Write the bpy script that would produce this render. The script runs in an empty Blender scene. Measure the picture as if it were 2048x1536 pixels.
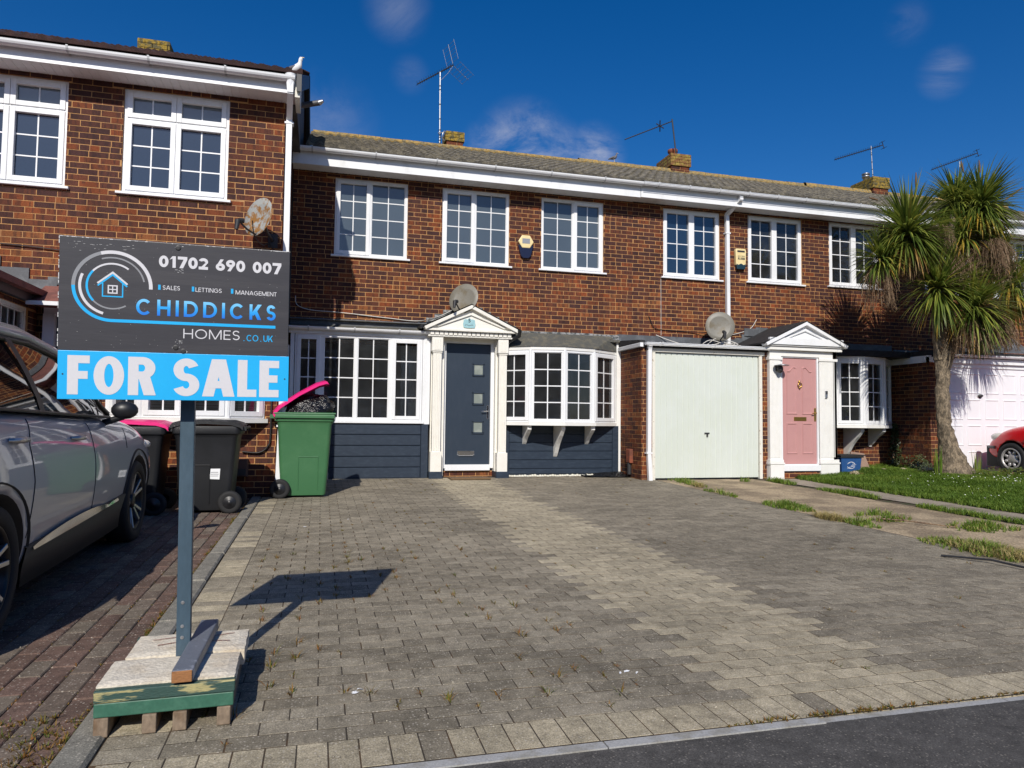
import bpy, bmesh, math, random
from mathutils import Vector, Matrix, noise
from mathutils.bvhtree import BVHTree
random.seed(7)
R = math.radians
SC = bpy.context.scene
COL = SC.collection
Vv = Vector

# ---------------------------------------------------------------- camera
F = 1420.0; PSI = R(15.0); PITCH = math.atan(74 / F); ROLL = 0.0112; HC = 0.955; DIST = 12.0
f0 = Vv((math.sin(PSI) * math.cos(PITCH), math.cos(PSI) * math.cos(PITCH), math.sin(PITCH)))
r0 = Vv((math.cos(PSI), -math.sin(PSI), 0)); u0 = r0.cross(f0)
cr = r0 * math.cos(ROLL) + u0 * math.sin(ROLL); cu = u0 * math.cos(ROLL) - r0 * math.sin(ROLL)
cam = bpy.data.cameras.new('camera'); camo = bpy.data.objects.new('camera', cam); COL.objects.link(camo)
m = Matrix.Identity(4)
for i in range(3):
    m[i][0] = cr[i]; m[i][1] = cu[i]; m[i][2] = -f0[i]
m[0][3], m[1][3], m[2][3] = 0, -DIST, HC
camo.matrix_world = m
cam.sensor_width = 36; cam.lens = F / 2048 * 36; cam.clip_start = 0.05; cam.clip_end = 2000
SC.camera = camo
CAMP = Vv((0, -DIST, HC))

# ---------------------------------------------------------------- light
SUNV = Vv((-0.2292, -0.775, 0.5889)).normalized()      # towards the sun
sl = bpy.data.lights.new('sun', 'SUN'); sl.energy = 4.4; sl.angle = R(0.5); sl.color = (1.0, 0.94, 0.85)
so = bpy.data.objects.new('sun', sl); COL.objects.link(so)
so.rotation_euler = SUNV.to_track_quat('Z', 'Y').to_euler()
w = bpy.data.worlds.new('World'); SC.world = w; w.use_nodes = True
nt = w.node_tree; nt.nodes.clear()
def N(nt, t, **k):
    n = nt.nodes.new(t)
    for a, b in k.items():
        if a == 'ins':
            for i, v in b.items():
                n.inputs[i].default_value = v
        else: setattr(n, a, b)
    return n
def L(nt, a, ao, b, bi): nt.links.new(a.outputs[ao], b.inputs[bi])
sky = N(nt, 'ShaderNodeTexSky', sky_type='NISHITA', sun_disc=False)
sky.sun_elevation = math.asin(SUNV.z); sky.sun_rotation = math.atan2(SUNV.x, SUNV.y)
sky.air_density = 1.0; sky.dust_density = 0.8; sky.ozone_density = 3.0; sky.altitude = 0
hs = N(nt, 'ShaderNodeHueSaturation', ins={'Saturation': 1.42, 'Value': 1.0})
L(nt, sky, 0, hs, 'Color')
tint = N(nt, 'ShaderNodeMix', data_type='RGBA', blend_type='MULTIPLY'); tint.inputs[0].default_value = 1.0
tint.inputs[7].default_value = (0.80, 0.88, 1.10, 1)
L(nt, hs, 0, tint, 6)
geo = N(nt, 'ShaderNodeTexCoord')
nz = N(nt, 'ShaderNodeTexNoise', ins={'Scale': 7.5, 'Detail': 9.0, 'Roughness': 0.66, 'Distortion': 0.6})
mp = N(nt, 'ShaderNodeMapping'); mp.inputs['Scale'].default_value = (1, 1, 2.0)
L(nt, geo, 'Generated', mp, 0); L(nt, mp, 0, nz, 'Vector')
def wmath(op, a, b=None, clamp=False):
    n = N(nt, 'ShaderNodeMath', operation=op, use_clamp=clamp)
    for i, x in enumerate((a, b)):
        if x is None: continue
        if isinstance(x, (int, float)): n.inputs[i].default_value = x
        else: nt.links.new(x, n.inputs[i])
    return n.outputs[0]
total = None
def raydir(x, y): return (f0 + cr * ((x - 1024) / F) - cu * ((y - 768) / F)).normalized()
for (px, py, sz, st) in ((1045, 315, 0.085, 1.25), (1110, 320, 0.06, .95), (1185, 312, 0.05, .9), (985, 300, .05, .8), (1890, 145, 0.034, .42), (795, 15, 0.05, .32), (1815, 45, .03, .15), (640, 262, .09, .25), (820, 150, .03, .15), (1020, 250, .03, .3)):
    d = raydir(px, py)
    vs = N(nt, 'ShaderNodeVectorMath', operation='DISTANCE'); vs.inputs[1].default_value = d
    L(nt, geo, 'Generated', vs, 0)
    mr = N(nt, 'ShaderNodeMapRange', interpolation_type='SMOOTHSTEP'); mr.inputs['From Min'].default_value = sz; mr.inputs['From Max'].default_value = 0.0
    mr.inputs['To Min'].default_value = 0; mr.inputs['To Max'].default_value = st
    nt.links.new(vs.outputs['Value'], mr.inputs['Value'])
    o = mr.outputs['Result']
    total = o if total is None else wmath('MAXIMUM', total, o)
nn = N(nt, 'ShaderNodeMapRange', interpolation_type='SMOOTHSTEP'); nn.inputs['From Min'].default_value = .34; nn.inputs['From Max'].default_value = .70
L(nt, nz, 0, nn, 0)
cl = wmath('MULTIPLY', total, nn.outputs[0], True)
cl = wmath('MULTIPLY', cl, 0.62, True)
cm = N(nt, 'ShaderNodeMix', data_type='RGBA'); cm.inputs[7].default_value = (7.6, 7.6, 8.2, 1)
nt.links.new(cl, cm.inputs[0]); L(nt, tint, 2, cm, 6)
bg = N(nt, 'ShaderNodeBackground'); bg.inputs['Strength'].default_value = 0.085
L(nt, cm, 2, bg, 0)
wo = N(nt, 'ShaderNodeOutputWorld'); L(nt, bg, 0, wo, 0)
SC.view_settings.view_transform = 'Standard'; SC.view_settings.look = 'None'
SC.view_settings.exposure = 0.0; SC.view_settings.gamma = 1.0; SC.view_settings.use_curve_mapping = False
SC.render.engine = 'CYCLES'
SC.cycles.max_bounces = 8; SC.cycles.transparent_max_bounces = 12; SC.cycles.diffuse_bounces = 3

# ---------------------------------------------------------------- materials
def newmat(name):
    m = bpy.data.materials.new(name); m.use_nodes = True
    nt = m.node_tree; nt.nodes.clear()
    out = N(nt, 'ShaderNodeOutputMaterial'); b = N(nt, 'ShaderNodeBsdfPrincipled'); L(nt, b, 0, out, 0)
    return m, nt, b, out
def c4(c): return (c[0], c[1], c[2], 1)
def PM(name, col, rough=.5, col2=None, scale=6., lo=.45, hi=.65, fine=0.12, fscale=90., bump=0., bscale=60., metal=0., spec=.5, coat=0., stretch=(1, 1, 1), world=True, bdist=.004, rattr=0.):
    """plain procedural material: base colour, second colour in noise patches, fine grain, bump"""
    m, nt, b, out = newmat(name)
    g = N(nt, 'ShaderNodeNewGeometry') if world else N(nt, 'ShaderNodeTexCoord')
    vec = (g, 'Position') if world else (g, 'Object')
    mp = N(nt, 'ShaderNodeMapping'); mp.inputs['Scale'].default_value = stretch
    nt.links.new(g.outputs[vec[1]], mp.inputs[0])
    cur = N(nt, 'ShaderNodeRGB'); cur.outputs[0].default_value = c4(col); o = cur.outputs[0]
    if col2:
        n1 = N(nt, 'ShaderNodeTexNoise', ins={'Scale': scale, 'Detail': 6., 'Roughness': .62}); L(nt, mp, 0, n1, 'Vector')
        mr = N(nt, 'ShaderNodeMapRange', interpolation_type='SMOOTHSTEP'); mr.inputs[1].default_value = lo; mr.inputs[2].default_value = hi
        L(nt, n1, 0, mr, 0)
        mx = N(nt, 'ShaderNodeMix', data_type='RGBA'); mx.inputs[7].default_value = c4(col2); nt.links.new(o, mx.inputs[6]); L(nt, mr, 0, mx, 0); o = mx.outputs[2]
    if fine or rattr:
        n2 = N(nt, 'ShaderNodeTexNoise', ins={'Scale': fscale, 'Detail': 3.}); L(nt, mp, 0, n2, 'Vector')
        mr = N(nt, 'ShaderNodeMapRange'); mr.inputs[1].default_value = .25; mr.inputs[2].default_value = .75; mr.inputs[3].default_value = 1 - fine; mr.inputs[4].default_value = 1 + fine
        L(nt, n2, 0, mr, 0); vo = mr.outputs[0]
        if rattr:
            at = N(nt, 'ShaderNodeAttribute', attribute_name='rnd')
            m2 = N(nt, 'ShaderNodeMapRange'); m2.inputs[3].default_value = 1 - rattr; m2.inputs[4].default_value = 1 + rattr; L(nt, at, 'Fac', m2, 0)
            mm = N(nt, 'ShaderNodeMath', operation='MULTIPLY'); nt.links.new(vo, mm.inputs[0]); L(nt, m2, 0, mm, 1); vo = mm.outputs[0]
        mx = N(nt, 'ShaderNodeVectorMath', operation='SCALE'); nt.links.new(o, mx.inputs[0]); nt.links.new(vo, mx.inputs['Scale']); o = mx.outputs[0]
    nt.links.new(o, b.inputs['Base Color'])
    b.inputs['Roughness'].default_value = rough; b.inputs['Metallic'].default_value = metal
    b.inputs['Specular IOR Level'].default_value = spec; b.inputs['Coat Weight'].default_value = coat; b.inputs['Coat Roughness'].default_value = .03
    if bump:
        n3 = N(nt, 'ShaderNodeTexNoise', ins={'Scale': bscale, 'Detail': 4.}); L(nt, mp, 0, n3, 'Vector')
        bp = N(nt, 'ShaderNodeBump', ins={'Strength': bump, 'Distance': bdist}); L(nt, n3, 0, bp, 'Height'); L(nt, bp, 0, b, 'Normal')
    return m

def brick_mat(name, ramp, band=0.55, dark=(.035, .018, .018)):
    m, nt, b, out = newmat(name)
    at = N(nt, 'ShaderNodeAttribute', attribute_name='rnd'); g = N(nt, 'ShaderNodeNewGeometry')
    # large drift of tone over the wall
    nL = N(nt, 'ShaderNodeTexNoise', ins={'Scale': .55, 'Detail': 3.}); L(nt, g, 'Position', nL, 'Vector')
    ad = N(nt, 'ShaderNodeMath', operation='MULTIPLY_ADD'); L(nt, nL, 0, ad, 0); ad.inputs[1].default_value = .40; ad.inputs[2].default_value = -.21
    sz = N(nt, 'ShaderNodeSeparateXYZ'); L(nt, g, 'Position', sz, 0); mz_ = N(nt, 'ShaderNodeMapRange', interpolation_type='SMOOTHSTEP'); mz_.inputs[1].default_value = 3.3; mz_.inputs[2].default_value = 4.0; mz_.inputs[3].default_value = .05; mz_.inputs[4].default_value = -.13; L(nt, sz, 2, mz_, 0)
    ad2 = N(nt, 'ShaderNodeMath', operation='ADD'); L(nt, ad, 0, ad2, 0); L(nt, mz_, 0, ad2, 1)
    sm = N(nt, 'ShaderNodeMath', operation='ADD', use_clamp=True); L(nt, at, 'Fac', sm, 0); L(nt, ad2, 0, sm, 1)
    mpS = N(nt, 'ShaderNodeMapping'); mpS.inputs['Scale'].default_value = (1, 1, .22); L(nt, g, 'Position', mpS, 0); nS = N(nt, 'ShaderNodeTexNoise', ins={'Scale': 3.2, 'Detail': 5., 'Roughness': .6}); L(nt, mpS, 0, nS, 'Vector')
    mS = N(nt, 'ShaderNodeMapRange'); mS.inputs[1].default_value = .32; mS.inputs[2].default_value = .66; mS.inputs[3].default_value = .72; mS.inputs[4].default_value = 1.14; L(nt, nS, 0, mS, 0)
    cr_ = N(nt, 'ShaderNodeValToRGB'); L(nt, sm, 0, cr_, 0)
    e = cr_.color_ramp.elements
    while len(e) > 1: e.remove(e[0])
    e[0].position = ramp[0][0]; e[0].color = c4(ramp[0][1])
    for p, c in ramp[1:]:
        x = e.new(p); x.color = c4(c)
    # vertical bands burnt into the face
    mp = N(nt, 'ShaderNodeMapping'); mp.inputs['Scale'].default_value = (1, 1, .16); L(nt, g, 'Position', mp, 0)
    nb = N(nt, 'ShaderNodeTexNoise', noise_dimensions='4D', ins={'Scale': 24., 'Detail': 2., 'Roughness': .55}); L(nt, mp, 0, nb, 'Vector')
    mw = N(nt, 'ShaderNodeMath', operation='MULTIPLY'); mw.inputs[1].default_value = 37.; L(nt, at, 'Fac', mw, 0); L(nt, mw, 0, nb, 'W')
    mr = N(nt, 'ShaderNodeMapRange', interpolation_type='SMOOTHSTEP'); mr.inputs[1].default_value = .46; mr.inputs[2].default_value = .60; mr.inputs[4].default_value = band; L(nt, nb, 0, mr, 0)
    mx = N(nt, 'ShaderNodeMix', data_type='RGBA'); mx.inputs[7].default_value = c4(dark); L(nt, cr_, 0, mx, 6); L(nt, mr, 0, mx, 0)
    nf = N(nt, 'ShaderNodeTexNoise', ins={'Scale': 70., 'Detail': 4., 'Roughness': .7}); L(nt, g, 'Position', nf, 'Vector')
    m2 = N(nt, 'ShaderNodeMapRange'); m2.inputs[1].default_value = .3; m2.inputs[2].default_value = .7; m2.inputs[3].default_value = .62; m2.inputs[4].default_value = 1.38; L(nt, nf, 0, m2, 0)
    mS2 = N(nt, 'ShaderNodeMath', operation='MULTIPLY'); L(nt, m2, 0, mS2, 0); L(nt, mS, 0, mS2, 1); sc = N(nt, 'ShaderNodeVectorMath', operation='SCALE'); L(nt, mx, 2, sc, 0); L(nt, mS2, 0, sc, 'Scale')
    # pale salt specks
    nv = N(nt, 'ShaderNodeTexNoise', ins={'Scale': 9., 'Detail': 6., 'Roughness': .8}); L(nt, g, 'Position', nv, 'Vector')
    m3 = N(nt, 'ShaderNodeMapRange', interpolation_type='SMOOTHSTEP'); m3.inputs[1].default_value = .66; m3.inputs[2].default_value = .78; m3.inputs[4].default_value = .4; L(nt, nv, 0, m3, 0)
    mz = N(nt, 'ShaderNodeMix', data_type='RGBA'); mz.inputs[7].default_value = (.32, .22, .15, 1); L(nt, sc, 0, mz, 6); L(nt, m3, 0, mz, 0)
    L(nt, mz, 2, b, 'Base Color'); b.inputs['Roughness'].default_value = .85; b.inputs['Specular IOR Level'].default_value = .25
    bp = N(nt, 'ShaderNodeBump', ins={'Strength': .6, 'Distance': .004}); L(nt, nf, 0, bp, 'Height'); L(nt, bp, 0, b, 'Normal')
    return m
BR = brick_mat('brick_multi', [(0, (.062, .026, .023)), (.28, (.088, .033, .023)), (.55, (.125, .040, .021)), (.74, (.170, .049, .020)), (.90, (.225, .058, .019)), (1, (.235, .085, .030))])
BRR = brick_mat('brick_red', [(0, (.10, .030, .020)), (.5, (.19, .055, .028)), (1, (.28, .085, .04))], .3)
MORT = PM('mortar_ochre', (.50, .265, .10), .9, (.37, .205, .095), 3., fine=.25, fscale=120, bump=.5, bscale=140, rattr=0)
MORTG = PM('mortar_white', (.5, .46, .38), .9, (.3, .25, .18), 12.)

def paver_mat(name, a, b_, c, speck=.5, stain=None):
    m, nt, b, out = newmat(name)
    at = N(nt, 'ShaderNodeAttribute', attribute_name='rnd'); g = N(nt, 'ShaderNodeNewGeometry')
    cr_ = N(nt, 'ShaderNodeValToRGB'); L(nt, at, 'Fac', cr_, 0); e = cr_.color_ramp.elements
    e[0].color = c4(a); e[1].color = c4(c); x = e.new(.5); x.color = c4(b_)
    n0 = N(nt, 'ShaderNodeTexNoise', ins={'Scale': .75, 'Detail': 5., 'Roughness': .6, 'Distortion': .6}); L(nt, g, 'Position', n0, 'Vector')
    m0 = N(nt, 'ShaderNodeMapRange'); m0.inputs[1].default_value = .3; m0.inputs[2].default_value = .7; m0.inputs[3].default_value = .76; m0.inputs[4].default_value = 1.24; L(nt, n0, 0, m0, 0)
    n1 = N(nt, 'ShaderNodeTexNoise', ins={'Scale': 14., 'Detail': 5., 'Roughness': .7}); L(nt, g, 'Position', n1, 'Vector')
    m1 = N(nt, 'ShaderNodeMapRange'); m1.inputs[1].default_value = .3; m1.inputs[2].default_value = .7; m1.inputs[3].default_value = .68; m1.inputs[4].default_value = 1.30; L(nt, n1, 0, m1, 0)
    n2 = N(nt, 'ShaderNodeTexNoise', ins={'Scale': 170., 'Detail': 3., 'Roughness': .75}); L(nt, g, 'Position', n2, 'Vector')
    m2 = N(nt, 'ShaderNodeMapRange'); m2.inputs[1].default_value = .3; m2.inputs[2].default_value = .7; m2.inputs[3].default_value = .45; m2.inputs[4].default_value = 1.55; L(nt, n2, 0, m2, 0)
    q = N(nt, 'ShaderNodeMath', operation='MULTIPLY'); L(nt, m0, 0, q, 0); L(nt, m1, 0, q, 1)
    q2 = N(nt, 'ShaderNodeMath', operation='MULTIPLY'); L(nt, q, 0, q2, 0); L(nt, m2, 0, q2, 1)
    sc = N(nt, 'ShaderNodeVectorMath', operation='SCALE'); L(nt, cr_, 0, sc, 0); L(nt, q2, 0, sc, 'Scale')
    vo = N(nt, 'ShaderNodeTexVoronoi', ins={'Scale': 75.}); L(nt, g, 'Position', vo, 'Vector')
    m3 = N(nt, 'ShaderNodeMapRange', interpolation_type='SMOOTHSTEP'); m3.inputs[1].default_value = .36; m3.inputs[2].default_value = .20; m3.inputs[3].default_value = 0; m3.inputs[4].default_value = speck
    L(nt, vo, 'Distance', m3, 0)
    sp = N(nt, 'ShaderNodeSeparateColor'); L(nt, vo, 'Color', sp, 0)
    gt = N(nt, 'ShaderNodeMath', operation='GREATER_THAN'); gt.inputs[1].default_value = .62; L(nt, sp, 0, gt, 0)
    q3 = N(nt, 'ShaderNodeMath', operation='MULTIPLY'); L(nt, m3, 0, q3, 0); L(nt, gt, 0, q3, 1)
    mz = N(nt, 'ShaderNodeMix', data_type='RGBA'); mz.inputs[7].default_value = (.55, .50, .42, 1); L(nt, sc, 0, mz, 6); L(nt, q3, 0, mz, 0)
    L(nt, mz, 2, b, 'Base Color'); b.inputs['Roughness'].default_value = .88; b.inputs['Specular IOR Level'].default_value = .3
    bp = N(nt, 'ShaderNodeBump', ins={'Strength': .8, 'Distance': .003}); L(nt, n2, 0, bp, 'Height'); L(nt, bp, 0, b, 'Normal')
    return m
PGREY = paver_mat('paver_grey', (.182, .158, .116), (.232, .202, .148), (.276, .242, .180), .55)
PCREAM = paver_mat('paver_cream', (.31, .27, .19), (.36, .31, .215), (.41, .355, .25))
PRED = paver_mat('paver_red', (.105, .070, .055), (.128, .082, .064), (.155, .100, .078))
PBRN = paver_mat('paver_brown', (.12, .09, .07), (.145, .115, .09), (.175, .145, .11))
PKERB = paver_mat('kerb_concrete', (.20, .19, .16), (.235, .22, .185), (.26, .245, .2))
JOINT = PM('joint_sand', (.042, .033, .022), .95, (.085, .05, .022), 5., fine=.4, fscale=200, bump=.6)
ASPH = paver_mat('asphalt', (.066, .063, .059), (.073, .069, .064), (.080, .076, .070), .22)
CONC = PM('drive_concrete', (.40, .31, .195), .95, (.23, .175, .11), 1.6, .40, .60, fine=.55, fscale=48, bump=.9, bscale=45, bdist=.01)
PATHC = PM('path_concrete', (.30, .255, .195), .95, (.2, .165, .12), 3, fine=.25, fscale=80, bump=.6)
SOIL = PM('soil', (.09, .065, .04), .95, (.05, .06, .02), 4, fine=.4, fscale=60, bump=.9, bdist=.02)
FARG = PM('far_ground', (.13, .12, .10), .95, (.08, .09, .05), .3)
WHITE = PM('upvc_white', (.80, .81, .82), .36, (.66, .67, .66), 4., .50, .85, fine=.025, stretch=(1, 1, .35))
BRKT = PM('bracket_grey', (.50, .51, .52), .5, fine=.05)
WHITEP = PM('painted_white', (.80, .795, .76), .5, (.77, .76, .72), 5., fine=.04, bump=.15)
WHITED = PM('aged_white_timber', (.72, .70, .62), .65, (.36, .28, .18), 22., .60, .70, fine=.08, bump=.3)
CREAMP = PM('cream_paint', (.70, .68, .58), .6, (.60, .56, .45), 8., fine=.05)
NAVY = PM('navy_paint', (.019, .031, .051), .45, (.028, .043, .066), 9., fine=.08, stretch=(1, 1, 3), bump=.25)
NAVYD = PM('navy_door', (.023, .036, .056), .40, (.027, .040, .060), 4., fine=.06, fscale=140, bump=.3, stretch=(3, 1, 1))
PINK = PM('pink_door_paint', (.50, .262, .250), .42, (.48, .25, .24), 4., fine=.03, bump=.06)
GARG = PM('garage_paint', (.62, .665, .61), .42, (.60, .645, .575), 1.6, .4, .6, fine=.015)
GARW = PM('garage_white', (.80, .79, .82), .4, (.77, .77, .80), 1.5, fine=.01)
LEAD = PM('lead_flashing', (.085, .092, .10), .6, (.13, .14, .15), 7., fine=.12, bump=.2)
LEADW = PM('lead_weathered', (.30, .30, .30), .6, (.05, .06, .06), 14., .42, .58, fine=.2, stretch=(1, 1, 2))
FELT = PM('roof_felt_black', (.018, .018, .020), .8, (.03, .03, .03), 10., fine=.3, fscale=150, bump=.3)
FELTG = PM('roof_felt_grey', (.085, .085, .075), .9, (.13, .12, .09), 9., fine=.35, fscale=130, bump=.5)
FELTR = PM('roof_felt_red', (.22, .085, .065), .9, (.15, .06, .05), 6., fine=.3, fscale=110, bump=.5)
TILE = PM('roof_tile_brown', (.105, .094, .074), .92, (.20, .175, .125), 7., .42, .62, fine=.5, fscale=38, bump=.7, bscale=50)
TILED = PM('roof_tile_dark', (.045, .022, .020), .85, (.075, .035, .03), 5., fine=.3)
LICH = PM('lichen_yellow', (.30, .20, .03), .95, (.10, .085, .04), 15., .42, .6, fine=.4, fscale=70, bump=.9, bscale=50, bdist=.01)
LICHT = PM('lichen_tile', (.36, .235, .07), .95, (.20, .165, .09), 16., .4, .6, fine=.4, fscale=60, bump=.9)
LICHB = PM('lichen_brick', (.20, .10, .035), .95, (.30, .22, .05), 12., .46, .6, fine=.4, fscale=70, bump=.9, bscale=50, bdist=.01)
TERRA = PM('terracotta', (.25, .07, .035), .8, (.15, .05, .03), 8., fine=.2)
BLKP = PM('black_plastic', (.012, .013, .015), .42, (.02, .02, .023), 5., fine=.08)
BINB = PM('bin_black', (.008, .009, .011), .5, (.012, .013, .016), 3., fine=.06, bump=.06, bscale=200)
BING = PM('bin_green', (.046, .150, .062), .42, (.058, .168, .072), 3., fine=.04, bump=.06, bscale=200)
BAG = PM('bag_black', (.008, .008, .009), .22, fine=.0, bump=1., bscale=22, bdist=.03, world=False)
PINKL = PM('lid_pink', (.78, .012, .20), .38, (.70, .012, .17), 4., fine=.03)
RUBB = PM('tyre_rubber', (.012, .012, .013), .75, fine=.1)
BLUE = PM('box_blue', (.018, .075, .23), .5, (.03, .10, .26), 6., fine=.1)
WHPR = PM('print_white', (.78, .79, .80), .5, fine=0.0)
METAL = PM('galvanised', (.45, .46, .48), .4, fine=.1, metal=.9)
CHROME = PM('chrome', (.75, .75, .77), .12, fine=0, metal=1.)
BRASS = PM('brass', (.62, .40, .10), .3, fine=.05, metal=1.)
DARKM = PM('dark_metal', (.03, .03, .032), .5, fine=.1)
DISH = PM('dish_grey', (.20, .19, .16), .5, (.16, .135, .09), 5., fine=.1)
DISHR = PM('dish_rusty', (.33, .34, .32), .5, (.26, .125, .03), 9., .45, .56, fine=.15, world=False)
CABW = PM('cable_white', (.62, .60, .55), .5, fine=.05)
CABB = PM('cable_black', (.02, .017, .016), .5, fine=.05)
YELB = PM('alarm_yellow', (.80, .66, .34), .45, (.76, .60, .29), 5, fine=.02)
DBLUE = PM('alarm_blue', (.008, .012, .04), .3, fine=0)
TEALB = PM('alarm_teal', (.012, .04, .06), .35, fine=0)
SIGNK = PM('sign_charcoal', (.042, .042, .050), .42, (.054, .053, .060), 3., fine=.14, fscale=70, stretch=(.3, 1, 6), world=False)
SIGNC = PM('sign_cyan', (.012, .43, .86), .4, (.016, .46, .88), 2., fine=.015)
SIGNW = PM('sign_white', (.66, .66, .69), .45, fine=.02)
SIGNG = PM('sign_grey', (.26, .27, .29), .45, fine=.02)
SIGNB = PM('sign_edge', (.6, .6, .6), .6, fine=.1)
POSTM = PM('post_slate_blue', (.048, .085, .118), .5, (.06, .10, .135), 7., fine=.1, stretch=(1, 1, .3), bump=.2)
LUMP = PM('lump_grey', (.13, .145, .175), .5, (.33, .36, .42), 10., .56, .70, fine=.1, bump=.2, world=False)
WOODE = PM('wood_end', (.30, .135, .05), .8, (.17, .07, .025), 14., fine=.2, fscale=80, stretch=(1, 1, 3), bump=.4)
WOODW = PM('wood_weathered', (.22, .165, .115), .85, (.15, .095, .055), 9., fine=.25, stretch=(1, 1, .6), bump=.5)
GREENA = PM('green_paint', (.035, .125, .082), .5, (.05, .15, .10), 12., fine=.12, bump=.15, world=False)
GREENW = PM('green_flaking', (.028, .070, .058), .6, (.38, .34, .16), 8., .52, .58, fine=.25, stretch=(.8, 4, 7), bump=.4, world=False)
SLAB = PM('slab_cream', (.66, .60, .49), .9, (.58, .50, .38), 5., fine=.2, fscale=60, bump=.9, bscale=90, bdist=.006)
RUSTM = PM('rust_mark', (.33, .15, .10), .8, fine=.2)
STONE = PM('rockery_stone', (.45, .38, .26), .9, (.25, .2, .14), 12., fine=.3, bump=.8, bdist=.02)
PATIO = PM('patio_slab', (.30, .20, .15), .85, (.24, .16, .12), 8., fine=.15)
BARK = PM('palm_bark', (.25, .195, .13), .95, (.12, .095, .065), 20., .42, .58, fine=.5, fscale=60, bump=1., bscale=70, bdist=.02, stretch=(1, 1, .45))
BARKR = PM('palm_root', (.26, .18, .11), .95, (.14, .09, .06), 9., fine=.5, fscale=30, bump=1., bscale=26, bdist=.04)
IVY = PM('ivy_leaf', (.04, .06, .02), .5, (.08, .10, .035), 8., fine=.2, rattr=.5)
FEATHW = PM('feather_white', (.80, .80, .79), .7, fine=.03)
FEATHG = PM('feather_grey', (.12, .12, .14), .7, fine=.1)
CURT = PM('curtain', (.50, .49, .44), .8, (.40, .39, .35), 6., fine=.05, stretch=(3, 3, .2))
BLIND = PM('blind_dark', (.07, .06, .05), .6, fine=.1)
BLINDW = PM('blind_pale', (.42, .45, .47), .6, fine=.02)
ROOM = PM('room_wall', (.10, .10, .11), .9, fine=.02)
ROOML = PM('room_pale', (.50, .53, .56), .9, fine=.02)
ROOMM = PM('room_mid', (.28, .30, .33), .9, fine=.02)
ROOMD = PM('room_dark', (.60, .57, .53), .9, (.68, .66, .62), 1.2, fine=.02)
MATF = PM('door_mat', (.16, .10, .05), .95, fine=.5, fscale=120, bump=.9)
FROST = PM('frosted_glass', (.22, .25, .23), .18, (.30, .33, .30), 5., fine=.05)
BROWNP = PM('meter_box_brown', (.085, .045, .035), .6, fine=.06)
CARG = PM('car_grey', (.46, .47, .495), .38, fine=0, metal=.25, coat=.8)
CARR = PM('car_red', (.62, .004, .008), .35, fine=0, spec=.3, coat=.5)
CARP = PM('car_plastic', (.016, .016, .017), .6, fine=.05, bump=.1, bscale=300)
CARGL = PM('car_glass', (.006, .007, .008), .02, fine=0, spec=.9, coat=.6)
RIMD = PM('rim_black', (.02, .02, .022), .3, fine=0, metal=.4)
RIMS = PM('rim_silver', (.50, .51, .53), .28, fine=0, metal=.9)
RIMR = PM('wheel_trim_silver', (.48, .46, .45), .45, fine=.1, metal=.5)
LAMPG = PM('headlamp', (.62, .60, .55), .12, fine=0, coat=1)
def leafmat(name, stops, rough=.45):
    m, nt, b, out = newmat(name)
    at = N(nt, 'ShaderNodeAttribute', attribute_name='rnd'); cr_ = N(nt, 'ShaderNodeValToRGB'); L(nt, at, 'Fac', cr_, 0)
    e = cr_.color_ramp.elements
    while len(e) > 1: e.remove(e[0])
    e[0].position = stops[0][0]; e[0].color = c4(stops[0][1])
    for p, c in stops[1:]:
        x = e.new(p); x.color = c4(c)
    L(nt, cr_, 0, b, 'Base Color'); b.inputs['Roughness'].default_value = rough; b.inputs['Specular IOR Level'].default_value = .4
    tr = N(nt, 'ShaderNodeBsdfTranslucent'); sc = N(nt, 'ShaderNodeVectorMath', operation='SCALE'); sc.inputs['Scale'].default_value = 1.3; L(nt, cr_, 0, sc, 0); L(nt, sc, 0, tr, 0)
    mx = N(nt, 'ShaderNodeMixShader'); mx.inputs[0].default_value = .28; L(nt, b, 0, mx, 1); L(nt, tr, 0, mx, 2); L(nt, mx, 0, out, 0)
    return m
PALM = leafmat('palm_leaf', [(0, (.050, .090, .015)), (.4, (.135, .185, .030)), (.72, (.28, .31, .055)), (.86, (.40, .34, .06)), (.93, (.40, .24, .03)), (1, (.30, .17, .08))])
DEAD = leafmat('palm_dead', [(0, (.13, .08, .045)), (.6, (.24, .155, .09)), (1, (.38, .28, .18))], .8)
GRASS = leafmat('grass_blade', [(0, (.055, .11, .012)), (.5, (.125, .215, .022)), (.8, (.24, .31, .05)), (.93, (.30, .27, .09)), (1, (.42, .33, .14))], .6)
WEED = leafmat('weed', [(0, (.05, .10, .015)), (.3, (.13, .14, .02)), (.6, (.25, .14, .03)), (1, (.22, .08, .02))], .7)
DAISY = PM('daisy', (.8, .8, .76), .8, fine=0)
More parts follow.
